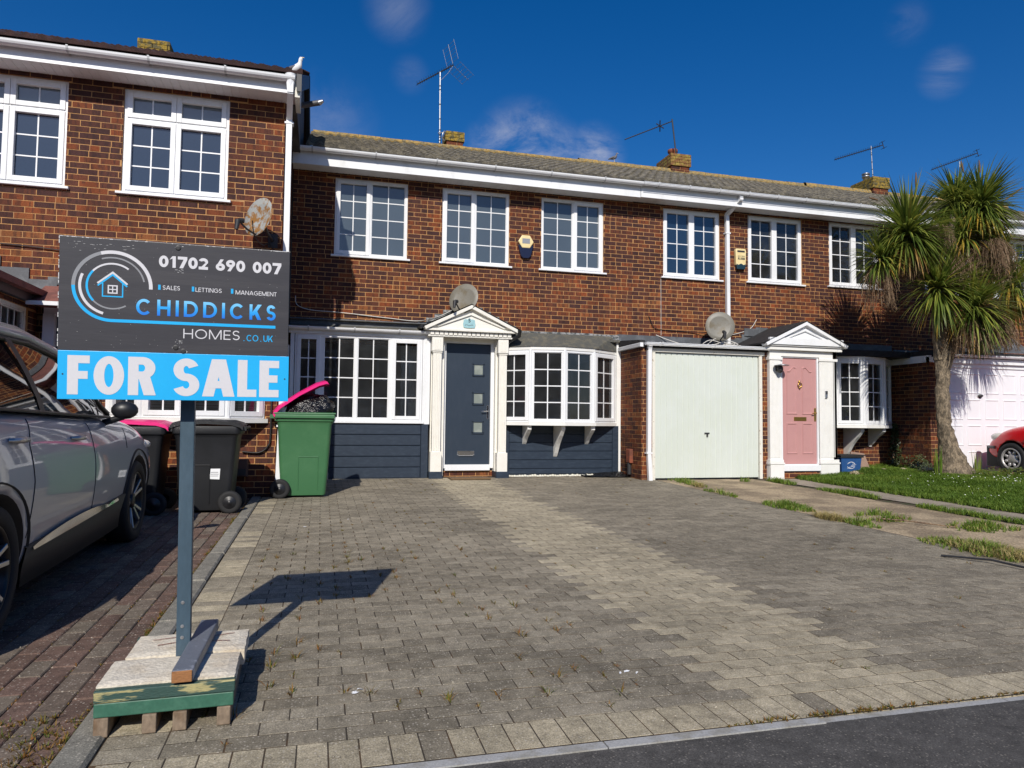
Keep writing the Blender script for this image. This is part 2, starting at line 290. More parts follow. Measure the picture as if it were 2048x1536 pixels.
def glassmat(name, tint, fac_ior=1.75, wob=.10):
    m = bpy.data.materials.new(name); m.use_nodes = True; nt = m.node_tree; nt.nodes.clear()
    out = N(nt, 'ShaderNodeOutputMaterial'); t = N(nt, 'ShaderNodeBsdfTransparent'); t.inputs[0].default_value = c4(tint)
    g = N(nt, 'ShaderNodeBsdfGlossy'); g.inputs['Roughness'].default_value = 0.015
    fr = N(nt, 'ShaderNodeFresnel', ins={'IOR': fac_ior})
    gg = N(nt, 'ShaderNodeNewGeometry'); nz = N(nt, 'ShaderNodeTexNoise', ins={'Scale': 1.8, 'Detail': 1.}); L(nt, gg, 'Position', nz, 'Vector')
    bp = N(nt, 'ShaderNodeBump', ins={'Strength': wob, 'Distance': .02}); L(nt, nz, 0, bp, 'Height'); L(nt, bp, 0, g, 'Normal')
    df = N(nt, 'ShaderNodeBsdfDiffuse'); df.inputs[0].default_value = (.8, .84, .88, 1); nd = N(nt, 'ShaderNodeTexNoise', ins={'Scale': 5., 'Detail': 5., 'Roughness': .7}); L(nt, gg, 'Position', nd, 'Vector')
    md = N(nt, 'ShaderNodeMapRange'); md.inputs[1].default_value = .3; md.inputs[2].default_value = .75; md.inputs[3].default_value = .012; md.inputs[4].default_value = .040; L(nt, nd, 0, md, 0)
    m1 = N(nt, 'ShaderNodeMixShader'); L(nt, md, 0, m1, 0); L(nt, t, 0, m1, 1); L(nt, df, 0, m1, 2)
    mx = N(nt, 'ShaderNodeMixShader'); L(nt, fr, 0, mx, 0); L(nt, m1, 0, mx, 1); L(nt, g, 0, mx, 2); L(nt, mx, 0, out, 0)
    return m
GLASS = glassmat('window_glass', (.72, .78, .80))
GLASSH = glassmat('window_glass_bluish', (.55, .62, .68), 2.1)
def opaque_glass(name, col, refl=1.9):
    m = bpy.data.materials.new(name); m.use_nodes = True; nt = m.node_tree; nt.nodes.clear()
    out = N(nt, 'ShaderNodeOutputMaterial'); t = N(nt, 'ShaderNodeBsdfDiffuse'); gg = N(nt, 'ShaderNodeNewGeometry'); nz = N(nt, 'ShaderNodeTexNoise', ins={'Scale': 1.2, 'Detail': 2.}); L(nt, gg, 'Position', nz, 'Vector')
    mr = N(nt, 'ShaderNodeMapRange'); mr.inputs[3].default_value = .85; mr.inputs[4].default_value = 1.15; L(nt, nz, 0, mr, 0); sc = N(nt, 'ShaderNodeVectorMath', operation='SCALE'); sc.inputs[0].default_value = col; L(nt, mr, 0, sc, 'Scale'); L(nt, sc, 0, t, 'Color')
    g = N(nt, 'ShaderNodeBsdfGlossy'); g.inputs['Roughness'].default_value = 0.02; fr = N(nt, 'ShaderNodeFresnel', ins={'IOR': refl})
    bp = N(nt, 'ShaderNodeBump', ins={'Strength': .1, 'Distance': .02}); L(nt, nz, 0, bp, 'Height'); L(nt, bp, 0, g, 'Normal')
    mx = N(nt, 'ShaderNodeMixShader'); L(nt, fr, 0, mx, 0); L(nt, t, 0, mx, 1); L(nt, g, 0, mx, 2); L(nt, mx, 0, out, 0); return m
SKYP5 = opaque_glass('sky_painted_glass_grey', (.072, .092, .108))  # grey-blue sky reflection painted into the opaque pane colour
SKYP7 = opaque_glass('sky_painted_glass_blue', (.024, .038, .062))  # bluer sky reflection, also painted in as diffuse colour
PALE7 = opaque_glass('opaque_glass_pale', (.095, .12, .14))  # paler opaque colour for the top lights
SKYP3 = opaque_glass('sky_painted_glass_deep', (.012, .026, .050), 2.1)  # deep blue sky reflection painted into the pane colour
PLATE = PM('plaque_blue', (.30, .52, .56), .4, (.36, .57, .6), 20, fine=.05)
m_, nt_, b_, o_ = newmat('sign_gradient_blue')
g_ = N(nt_, 'ShaderNodeAttribute', attribute_name='rnd'); r_ = N(nt_, 'ShaderNodeValToRGB'); L(nt_, g_, 'Fac', r_, 0)
r_.color_ramp.elements[0].color = (.008, .16, .72, 1); r_.color_ramp.elements[1].color = (.22, .62, .95, 1); x_ = r_.color_ramp.elements.new(.5); x_.color = (.015, .38, .88, 1)
L(nt_, r_, 0, b_, 'Base Color'); b_.inputs['Roughness'].default_value = .45
SGRAD = m_

# ---------------------------------------------------------------- mesh builder
class MB:
    def __init__(s): s.v = []; s.f = []; s.m = []; s.r = []; s.sm = []; s.rv = None
    def add(s, vs, fs, m=0, rnd=.5, sm=False):
        b = len(s.v); s.v += [tuple(p) for p in vs]
        for f in fs:
            s.f.append(tuple(b + i for i in f)); s.m.append(m); s.r.append(rnd); s.sm.append(sm)
        return s
    def quad(s, a, b, c, d, m=0, rnd=.5): return s.add((a, b, c, d), ((0, 1, 2, 3),), m, rnd)
    def box(s, x0, x1, y0, y1, z0, z1, m=0, rnd=.5):
        return s.add([(x, y, z) for z in (z0, z1) for y in (y0, y1) for x in (x0, x1)],
                     ((0, 2, 3, 1), (4, 5, 7, 6), (0, 1, 5, 4), (2, 6, 7, 3), (0, 4, 6, 2), (1, 3, 7, 5)), m, rnd)
    def fbox(s, fr, u0, u1, v0, v1, n0, n1, m=0, rnd=.5, ch=0.):
        """box in frame fr=(O,U,V,N)"""
        O, U, V, Nn = fr
        P = lambda u, v, n: O + U * u + V * v + Nn * n
        if ch:
            vs = [P(u, v, n0) for v in (v0, v1) for u in (u0, u1)] + [P(u, v, n1 - ch) for v in (v0, v1) for u in (u0, u1)] + [P(u, v, n1) for v in (v0 + ch, v1 - ch) for u in (u0 + ch, u1 - ch)]
            return s.add(vs, ((0, 2, 3, 1), (0, 1, 5, 4), (2, 6, 7, 3), (0, 4, 6, 2), (1, 3, 7, 5), (4, 5, 9, 8), (6, 10, 11, 7), (4, 8, 10, 6), (5, 7, 11, 9), (8, 9, 11, 10)), m, rnd)
        vs = [P(u, v, n) for n in (n0, n1) for v in (v0, v1) for u in (u0, u1)]
        return s.add(vs, ((0, 2, 3, 1), (4, 5, 7, 6), (0, 1, 5, 4), (2, 6, 7, 3), (0, 4, 6, 2), (1, 3, 7, 5)), m, rnd)
    def prism(s, pts, fr, n0, n1, m=0, rnd=.5, sm=False):
        """polygon pts (u,v) extruded n0..n1"""
        O, U, V, Nn = fr; k = len(pts)
        vs = [O + U * u + V * v + Nn * n0 for u, v in pts] + [O + U * u + V * v + Nn * n1 for u, v in pts]
        s.add(vs, [tuple(range(k))[::-1], tuple(range(k, 2 * k))], m, rnd)
        b = len(s.v) - 2 * k
        for i in range(k):
            j = (i + 1) % k
            s.f.append((b + i, b + j, b + k + j, b + k + i)); s.m.append(m); s.r.append(rnd); s.sm.append(sm)
        return s
    def tube(s, path, r, n=8, m=0, rnd=.5, caps=True, sm=True):
        path = [Vv(p) for p in path]; rs = r if isinstance(r, (list, tuple)) else [r] * len(path)
        rings = []; up = Vv((0, 0, 1)); pa = None
        for i, p in enumerate(path):
            t = (path[min(i + 1, len(path) - 1)] - path[max(i - 1, 0)]).normalized()
            if pa is None:
                a = t.cross(up if abs(t.z) < .9 else Vv((1, 0, 0))).normalized()
            else:
                a = (pa - t * pa.dot(t)).normalized()
            pa = a; b = t.cross(a)
            rings.append([p + (a * math.cos(2 * math.pi * k / n) + b * math.sin(2 * math.pi * k / n)) * rs[i] for k in range(n)])
        vs = [q for rg in rings for q in rg]
        fs = [(i * n + k, i * n + (k + 1) % n, (i + 1) * n + (k + 1) % n, (i + 1) * n + k) for i in range(len(path) - 1) for k in range(n)]
        s.add(vs, fs, m, rnd, sm)
        if caps and n > 2:
            s.add(rings[0], [tuple(range(n))[::-1]], m, rnd); s.add(rings[-1], [tuple(range(n))], m, rnd)
        return s
    def lathe(s, prof, O, A, n=24, m=0, rnd=.5, sm=True, a0=0., a1=2 * math.pi):
        """prof (r,h) about axis A through O"""
        A = Vv(A).normalized(); X = A.cross(Vv((0, 0, 1)) if abs(A.z) < .9 else Vv((1, 0, 0))).normalized(); Y = A.cross(X); O = Vv(O)
        full = abs(a1 - a0 - 2 * math.pi) < 1e-6; cnt = n if full else n + 1
        vs = [O + A * h + (X * math.cos(a0 + (a1 - a0) * k / n) + Y * math.sin(a0 + (a1 - a0) * k / n)) * r for (r, h) in prof for k in range(cnt)]
        fs = []
        for i in range(len(prof) - 1):
            for k in range(n):
                k2 = (k + 1) % cnt
                fs.append((i * cnt + k, i * cnt + k2, (i + 1) * cnt + k2, (i + 1) * cnt + k))
        return s.add(vs, fs, m, rnd, sm)
    def ell(s, c, rx, ry, rz, m=0, n=10, rnd=.5, M=None):
        c = Vv(c); vs = []; fs = []
        for i in range(n // 2 + 1):
            th = math.pi * i / (n // 2)
            for k in range(n):
                p = Vv((rx * math.sin(th) * math.cos(2 * math.pi * k / n), ry * math.sin(th) * math.sin(2 * math.pi * k / n), rz * math.cos(th)))
                if M: p = M @ p
                vs.append(c + p)
        for i in range(n // 2):
            for k in range(n): fs.append((i * n + k, (i + 1) * n + k, (i + 1) * n + (k + 1) % n, i * n + (k + 1) % n))
        return s.add(vs, fs, m, rnd, True)
    def mesh(s, name, mats):
        me = bpy.data.meshes.new(name); me.from_pydata(s.v, [], s.f); 
        for mt in (mats if isinstance(mats, (list, tuple)) else [mats]): me.materials.append(mt)
        me.polygons.foreach_set('material_index', s.m); me.polygons.foreach_set('use_smooth', s.sm)
        a = me.attributes.new('rnd', 'FLOAT', 'FACE'); a.data.foreach_set('value', s.r)
        me.update(); return me
    def build(s, name, mats, parent=None, kind=None, **kw):
        return link(name, s.mesh(name, mats), parent, kind, **kw)
def link(name, me, parent=None, kind=None, label=None, cat=None, group=None, bevel=0., loc=None, subd=0):
    o = bpy.data.objects.new(name, me); COL.objects.link(o)
    if parent: o.parent = parent
    if loc is not None: o.location = loc
    tag(o, label, cat, group, kind)
    if subd:
        md = o.modifiers.new('sub', 'SUBSURF'); md.levels = subd; md.render_levels = subd
    if bevel:
        md = o.modifiers.new('bevel', 'BEVEL'); md.width = bevel; md.segments = 2; md.limit_method = 'ANGLE'; md.angle_limit = R(40)
    return o
def tag(o, label=None, cat=None, group=None, kind=None):
    if label: o['label'] = label
    if cat: o['category'] = cat
    if group: o['group'] = group
    if kind: o['kind'] = kind
def thing(name, label, cat, loc=(0, 0, 0), group=None, rz=0.):
    o = bpy.data.objects.new(name, None); COL.objects.link(o); o.location = loc; o.rotation_euler = (0, 0, rz); o.empty_display_size = .2
    tag(o, label, cat, group); return o
def WF(x=0., y=0., z=0.):    # wall frame facing -Y: u=X, v=Z, n=-Y
    return (Vv((x, y, z)), Vv((1, 0, 0)), Vv((0, 0, 1)), Vv((0, -1, 0)))
def frame(O, U):
    U = Vv(U).normalized(); return (Vv(O), U, Vv((0, 0, 1)), Vv((U.y, -U.x, 0)))
SLOPE = 0.019
def gz(y, off=0.): return SLOPE * y + off
def rr(a, b): return random.uniform(a, b)
WT = {}
_thing = thing
def thing(name, label, cat, loc=(0, 0, 0), group=None, world=True):
    """an Empty at the thing's base; parts given in world coordinates are parented to it unmoved"""
    o = _thing(name, label, cat, loc, group)
    if world: WT[o.name] = Vv(loc)
    return o
_link = link
def link(name, me, parent=None, kind=None, **k):
    o = _link(name, me, parent, kind, **k)
    if parent is not None and parent.name in WT: o.matrix_parent_inverse = Matrix.Translation(-WT[parent.name])
    return o
def project(p):
    d = Vv(p) - CAMP; z = d.dot(f0)
    if z < .1: return None
    return (1024 + F * d.dot(cr) / z, 768 - F * d.dot(cu) / z, z)
def inview(p, mg=10):
    q = project(p)
    return q is not None and -mg < q[0] < 2048 + mg and -mg < q[1] < 1536 + mg

def PXY(x, y, Y):
    d = f0 + cr * ((x - 1024) / F) - cu * ((y - 768) / F); t = (Y - CAMP.y) / d.y; return CAMP + d * t
# ================================================================ bricks
class Wall:
    """brickwork of one house: collects bricks; the nearest 300 become parts, the rest one joined part"""
    def __init__(s, parent, mat=BR): s.p = parent; s.b = []; s.mat = mat; s.back = None
    def face(s, fr, u0, u1, v0, v1, holes=(), reveal=.1, z0=-.15, start=None, hidden=()):
        O, U, V, Nn = fr; s.back = MB()
        us = sorted(set([u0, u1] + [max(u0, min(u1, x)) for h in holes for x in h[:2]]))
        vs = sorted(set([v0, v1] + [max(v0, min(v1, x)) for h in holes for x in h[2:4]]))
        for a, b in zip(us, us[1:]):
            for c, d in zip(vs, vs[1:]):
                mu, mv = (a + b) / 2, (c + d) / 2
                if b - a < 1e-4 or d - c < 1e-4 or any(h[0] < mu < h[1] and h[2] < mv < h[3] for h in holes): continue
                P = lambda u, v: O + U * u + V * v - Nn * .003
                s.back.quad(P(a, c), P(b, c), P(b, d), P(a, d))
        for h in holes:
            P = lambda u, v, n: O + U * u + V * v + Nn * n
            a, b, c, d = h[:4]; e = -reveal
            for q in (((a, c), (a, d)), ((b, d), (b, c)), ((a, d), (b, d))):
                s.back.quad(P(*q[0], -.003), P(*q[1], -.003), P(*q[1], e), P(*q[0], e))
        s.back.build('mortar', MORT, s.p)
        bw, bh, L_, H_ = .225, .075, .215, .0655
        k0 = math.floor((v0 - z0) / bh); k1 = math.ceil((v1 - z0) / bh)
        for k in range(k0, k1):
            c = z0 + k * bh + .005; d = c + H_
            c2, d2 = max(c, v0), min(d, v1)
            if d2 - c2 < .012: continue
            off = (k % 2) * bw / 2 + (random.Random(k * 7).uniform(-.012, .012))
            n0 = math.floor((u0 - off) / bw) - 1; n1 = math.ceil((u1 - off) / bw) + 1
            for j in range(n0, n1):
                a = off + j * bw; b = a + L_
                segs = [(a, b)]
                if random.random() < .10: mid = a + .1025; segs = [(a, mid), (mid + .009, b)]   # snapped headers
                for (a_, b_) in segs:
                    iv = [(max(a_, u0), min(b_, u1), c2, d2)]
                    for h in holes:
                        nv = []
                        for (p, q, cc, dd) in iv:
                            if cc >= h[3] - .004 or dd <= h[2] + .004 or q <= h[0] or p >= h[1]: nv.append((p, q, cc, dd)); continue
                            if cc < h[2] - .02: nv.append((p, q, cc, h[2])); continue
                            if dd > h[3] + .02: nv.append((p, q, h[3], dd)); continue
                            if p < h[0] - .008: nv.append((p, h[0], cc, dd))
                            if q > h[1] + .008: nv.append((h[1], q, cc, dd))
                        iv = nv
                    for (p, q, cc, dd) in iv:
                        if q - p > .012 and dd - cc > .012:
                            full = abs((q - p) - L_) < 1e-4 and abs((dd - cc) - H_) < 1e-4
                            if any(h[0] < (p + q) / 2 < h[1] and h[2] < (cc + dd) / 2 < h[3] for h in hidden): full = False
                            s.b.append((O + U * (p + q) / 2 + V * (cc + dd) / 2, q - p, dd - cc, fr, full, random.random()))
    def finish(s, n=300, mort=None):
        cand = [(((b[0] - CAMP).length), i) for i, b in enumerate(s.b) if b[4] and b[3][3].dot(CAMP - b[0]) > .15 and inview(b[0], -8) and b[3][1].x > .9]
        cand.sort(); ind = set(i for _, i in cand[:n])
        st = MB(); var = {}
        for i, (c, w_, h_, fr, full, r) in enumerate(s.b):
            O, U, V, Nn = fr; pr = r_off(i)
            if i in ind:
                key = int(r * 24)
                if key not in var:
                    q = MB(); q.fbox((Vv((0, 0, 0)), U, V, Nn), -w_ / 2, w_ / 2, -h_ / 2, h_ / 2, -.009, 0, rnd=(key + .5) / 24, ch=.0018); var[key] = q.mesh('brick', s.mat)
                link('brick', var[key], s.p, loc=c + Nn * pr)
            else:
                st.fbox((c, U, V, Nn), -w_ / 2, w_ / 2, -h_ / 2, h_ / 2, -.009, pr, rnd=r)
        st.build('brickwork', s.mat, s.p, 'stuff')
def r_off(i): return random.Random(i).uniform(-.0015, .0015)

# ================================================================ windows
def pane_mesh(w_, h_, fr, mat, tilt):
    O, U, V, Nn = (Vv((0, 0, 0)),) + fr[1:]
    q = MB(); a, b = tilt
    q.quad(U * (-w_ / 2) + V * (-h_ / 2) + Nn * (-a - b), U * (w_ / 2) + V * (-h_ / 2) + Nn * (a - b), U * (w_ / 2) + V * (h_ / 2) + Nn * (a + b), U * (-w_ / 2) + V * (h_ / 2) + Nn * (-a + b))
    return q.mesh('pane', mat)
def casement(parent, fr, W, H, units, mat=None, glass=None, rec=.03, sill=.05, t=.045, name='window', room=None, dep=.07, top=True, sillmat=None, bar=.017, lip=0, glass2=None):
    """units: (u0,u1,v0,v1,cols,rows,sash) glass-unit cells inside the outer frame"""
    mat = mat or WHITE; glass = glass or GLASS
    b = MB(); n0, n1 = -rec - dep, -rec
    b.fbox(fr, 0, t, 0, H, n0, n1); b.fbox(fr, W - t, W, 0, H, n0, n1); b.fbox(fr, t, W - t, 0, t, n0, n1); b.fbox(fr, t, W - t, H - t, H, n0, n1)
    # mullions/transoms: fill everything between units
    us = sorted(set([t, W - t] + [x for u in units for x in u[:2]])); vs = sorted(set([t, H - t] + [x for u in units for x in u[2:4]]))
    for a, c in zip(us, us[1:]):
        for d, e in zip(vs, vs[1:]):
            mu, mv = (a + c) / 2, (d + e) / 2
            if c - a > 1e-4 and e - d > 1e-4 and not any(u[0] < mu < u[1] and u[2] < mv < u[3] for u in units): b.fbox(fr, a, c, d, e, n0, n1 - .001)
    fo = b.build(name, mat, parent, bevel=.004)
    if sill:
        s = MB(); s.fbox(fr, -sill, W + sill, -.032, -.001, -rec - .02, .045 + lip, ch=.004); s.build('sill', sillmat or mat, fo)
    for (a, c, d, e, cols, rows, sash) in units:
        g = MB(); q = .042 if sash else .012; nn = n1 + (.014 if sash else -.012)
        ov = .018 if sash else 0
        g.fbox(fr, a - ov, a + q, d - ov, e + ov, n0, nn); g.fbox(fr, c - q, c + ov, d - ov, e + ov, n0, nn)
        g.fbox(fr, a + q, c - q, d - ov, d + q, n0, nn); g.fbox(fr, a + q, c - q, e - q, e + ov, n0, nn)
        g.build('sash' if sash else 'glazing_bead', mat, fo, bevel=.004)
        a, c, d, e = a + q, c - q, d + q, e - q; gn = -rec - .035
        br = MB()
        for i in range(1, cols): x = a + (c - a) * i / cols; br.fbox(fr, x - bar / 2, x + bar / 2, d, e, gn - .01, gn + .006)
        for j in range(1, rows): y = d + (e - d) * j / rows; br.fbox(fr, a, c, y - bar / 2, y + bar / 2, gn - .009, gn + .005)
        if cols > 1 or rows > 1: br.build('glazing_bars', mat, fo)
        pw, ph = (c - a) / cols, (e - d) / rows; tilt = (rr(-.0012, .0012), rr(-.0012, .0012))
        gl = glass2 if (glass2 and rows == 1) else glass
        pm = pane_mesh(pw, ph, fr, gl, tilt)
        for i in range(cols):
            for j in range(rows): link('pane', pm, fo, loc=fr[0] + fr[1] * (a + pw * (i + .5)) + fr[2] * (d + ph * (j + .5)) + fr[3] * gn)
    if room:
        dp, rm = room; r_ = MB(); a, c, d, e = -.2, W + .2, -.5, H + .25; z = -rec - dep - .03
        P = lambda u, v, n: fr[0] + fr[1] * u + fr[2] * v + fr[3] * n
        B_ = -dp
        r_.quad(P(a, d, B_), P(c, d, B_), P(c, e, B_), P(a, e, B_)); r_.quad(P(a, d, z), P(a, e, z), P(a, e, B_), P(a, d, B_)); r_.quad(P(c, d, z), P(c, e, z), P(c, e, B_), P(c, d, B_))
        r_.quad(P(a, e, z), P(c, e, z), P(c, e, B_), P(a, e, B_)); r_.quad(P(a, d, z), P(c, d, z), P(c, d, B_), P(a, d, B_)); r_.build('room_lining', rm, fo)
    return fo
def two_light(parent, x, z, W=1.2, H=1.3, style='L', y=0., glass=None, blinds=0, room=ROOM, glass2=None):
    fr = WF(x, y, z); t = .045
    if style == 'L': un = [(t, .555, t, H - t, 2, 4, True), (.60, W - t, t, H - t, 2, 4, False)]
    elif style == 'R': un = [(t, .60, t, H - t, 2, 4, False), (.645, W - t, t, H - t, 2, 4, True)]
    else: un = [(t, .585, t, H - t, 2, 4, True), (.615, W - t, t, H - t, 2, 4, True)]
    if style == 'T':
        tz = .92; un = [(t + .01, .58, t + .01, tz, 2, 3, True), (.62, W - t - .01, t + .01, tz, 2, 3, True), (t + .01, .58, tz + .055, H - t - .01, 2, 1, True), (.62, W - t - .01, tz + .055, H - t - .01, 2, 1, True)]
    o = casement(parent, fr, W, H, un, glass=glass, room=(1.6, room) if room else None, bar=.016, glass2=glass2)
    if blinds:
        b = MB()
        for k in range(int((H - .1) / .032)):
            v = H - .07 - k * .032
            if blinds == 2 and v < .45: break
            b.fbox(fr, .06, W - .06, v, v + .003, -.19, -.165)
        b.fbox(fr, .06, W - .06, H - .07, H - .03, -.20, -.16); b.build('venetian_blind', BLIND, o)
    return o

def gutter(parent, x0, x1, y, z, r=.055, mat=WHITE, brk=1.0, side=None, ribs=0, name='gutter'):
    """half-round gutter running along X (front face -Y)"""
    b = MB(); n = 8
    def prof(rad): return [(-rad * math.cos(math.pi * k / n), -rad * math.sin(math.pi * k / n)) for k in range(n + 1)]
    po = prof(r); pi = prof(r - .005)
    seq = po + pi[::-1]
    vs = [(x0, y + a, z + c) for a, c in seq] + [(x1, y + a, z + c) for a, c in seq]; k = len(seq)
    b.add(vs, [(i, (i + 1) % k, k + (i + 1) % k, k + i) for i in range(k)], sm=False)
    b.add([(x0, y + a, z + c) for a, c in po], [tuple(range(n + 1))]); b.add([(x1, y + a, z + c) for a, c in po], [tuple(range(n + 1))])
    for q in range(ribs):
        b.box(x0, x1, y - r - .008, y - r + .002, z - .01 - q * .022, z - .004 - q * .022)
    g = b.build(name, mat, parent)
    x = x0 + .3; bm_ = None
    while x < x1 - .1:
        if bm_ is None:
            q = MB(); a2 = [(-(r + .004) * math.cos(math.pi * k / n), -(r + .004) * math.sin(math.pi * k / n)) for k in range(n + 1)]
            vs = [(dx, a, c) for dx in (-.012, .012) for a, c in a2]; q.add(vs, [(i, i + 1, n + 2 + i, n + 1 + i) for i in range(n)]); q.box(-.012, .012, r - .004, r + .01, -.06, .02); q.box(-.012, .012, -r - .006, -r + .004, 0, .012)
            bm_ = q.mesh('gutter_bracket', BRKT)
        link('gutter_bracket', bm_, g, loc=(x, y, z)); x += brk
    return g
def eaves(parent, x0, x1, yf, zs, zt, yw, seams=1.0, ribs=0, gname='gutter'):
    b = MB(); b.box(x0, x1, yf, yf + .018, zs, zt); fo = b.build('fascia', WHITE, parent)
    s = MB(); w_ = .1; x = x0
    while x < x1 - .001:
        x2 = min(x + w_, x1); s.box(x + .003, x2 - .003, yf + .018, yw + .02, zs + .018, zs + .024); x = x2
    s.box(x0, x1, yf + .018, yw + .02, zs + .026, zs + .03); s.box(x0, x1, yf + .018, yf + .03, zs + .006, zs + .03); s.build('soffit', WHITE, parent)
    return gutter(parent, x0, x1, yf - .078, zt + .028, r=.06, ribs=ribs, brk=seams, name=gname)
def downpipe(parent, pts, r=.034, square=True, mat=WHITE, clips=()):
    b = MB()
    if square:
        pts = [Vv(p) for p in pts]
        for a, c in zip(pts, pts[1:]):
            d = (c - a).normalized(); X = Vv((1, 0, 0)); Y = d.cross(X).normalized(); X = Y.cross(d).normalized()
            b.fbox((a, X, Y, d), -r, r, -r, r, -.01, (c - a).length + .01)
    else: b.tube(pts, r, 12)
    o = b.build('downpipe', mat, parent)
    for z in clips:
        q = MB(); p = min(pts, key=lambda t: abs(t[2] - z)); q.box(p[0] - r - .02, p[0] + r + .02, p[1] - r - .006, p[1] + r + .03, z - .012, z + .012); q.build('pipe_clip', mat, o)
    return o
def tiled_roof(parent, x0, x1, ye, ze, yr, zr, mat, amp=.022, per=.165, row=.34, step=.02, name='roof_tiles', sub=6):
    b = MB(); Ls = math.hypot(yr - ye, zr - ze); n = max(1, round(Ls / row)); dy, dz = (yr - ye) / Ls, (zr - ze) / Ls; ny, nz_ = -dz, dy
    xs = []; x = x0; i = 0
    while x < x1: xs.append(x); x += per / sub
    xs.append(x1)
    def hgt(x):
        t = ((x - x0) / per) % 1.0
        return amp * (math.sin(math.pi * t / .62) if t < .62 else 0.0)
    for k in range(n):
        s0, s1 = Ls * k / n, Ls * (k + 1) / n + .03
        off = rr(-.004, .004)
        vs = []
        for x in xs:
            h = hgt(x); j = noise.noise(Vv((int((x - x0) / .33), k, 0)) * 1.7) * .006
            for s_, hh in ((s0, -.012), (s0, h + step + j), (s1, h + j * .5)):
                vs.append((x, ye + dy * s_ + ny * hh, ze + dz * s_ + nz_ * hh))
        fs = []; 
        for i in range(len(xs) - 1):
            fs.append((3 * i, 3 * i + 3, 3 * i + 4, 3 * i + 1)); fs.append((3 * i + 1, 3 * i + 4, 3 * i + 5, 3 * i + 2))
        b.add(vs, fs, rnd=rr(0, 1))
    return b.build(name, mat, parent, 'stuff')
def ridge_tiles(parent, x0, x1, y, z, mat):
    q = MB(); q.lathe([(.12, 0), (.12, .45), (.105, .45), (.105, 0)], (0, 0, 0), (1, 0, 0), 8, a0=0, a1=2 * math.pi, sm=False); me = q.mesh('ridge_tile', mat)
    x = x0
    while x < x1 - .1: link('ridge_tile', me, parent, loc=(x, y, z - .05 + rr(-.004, .004))); x += .457

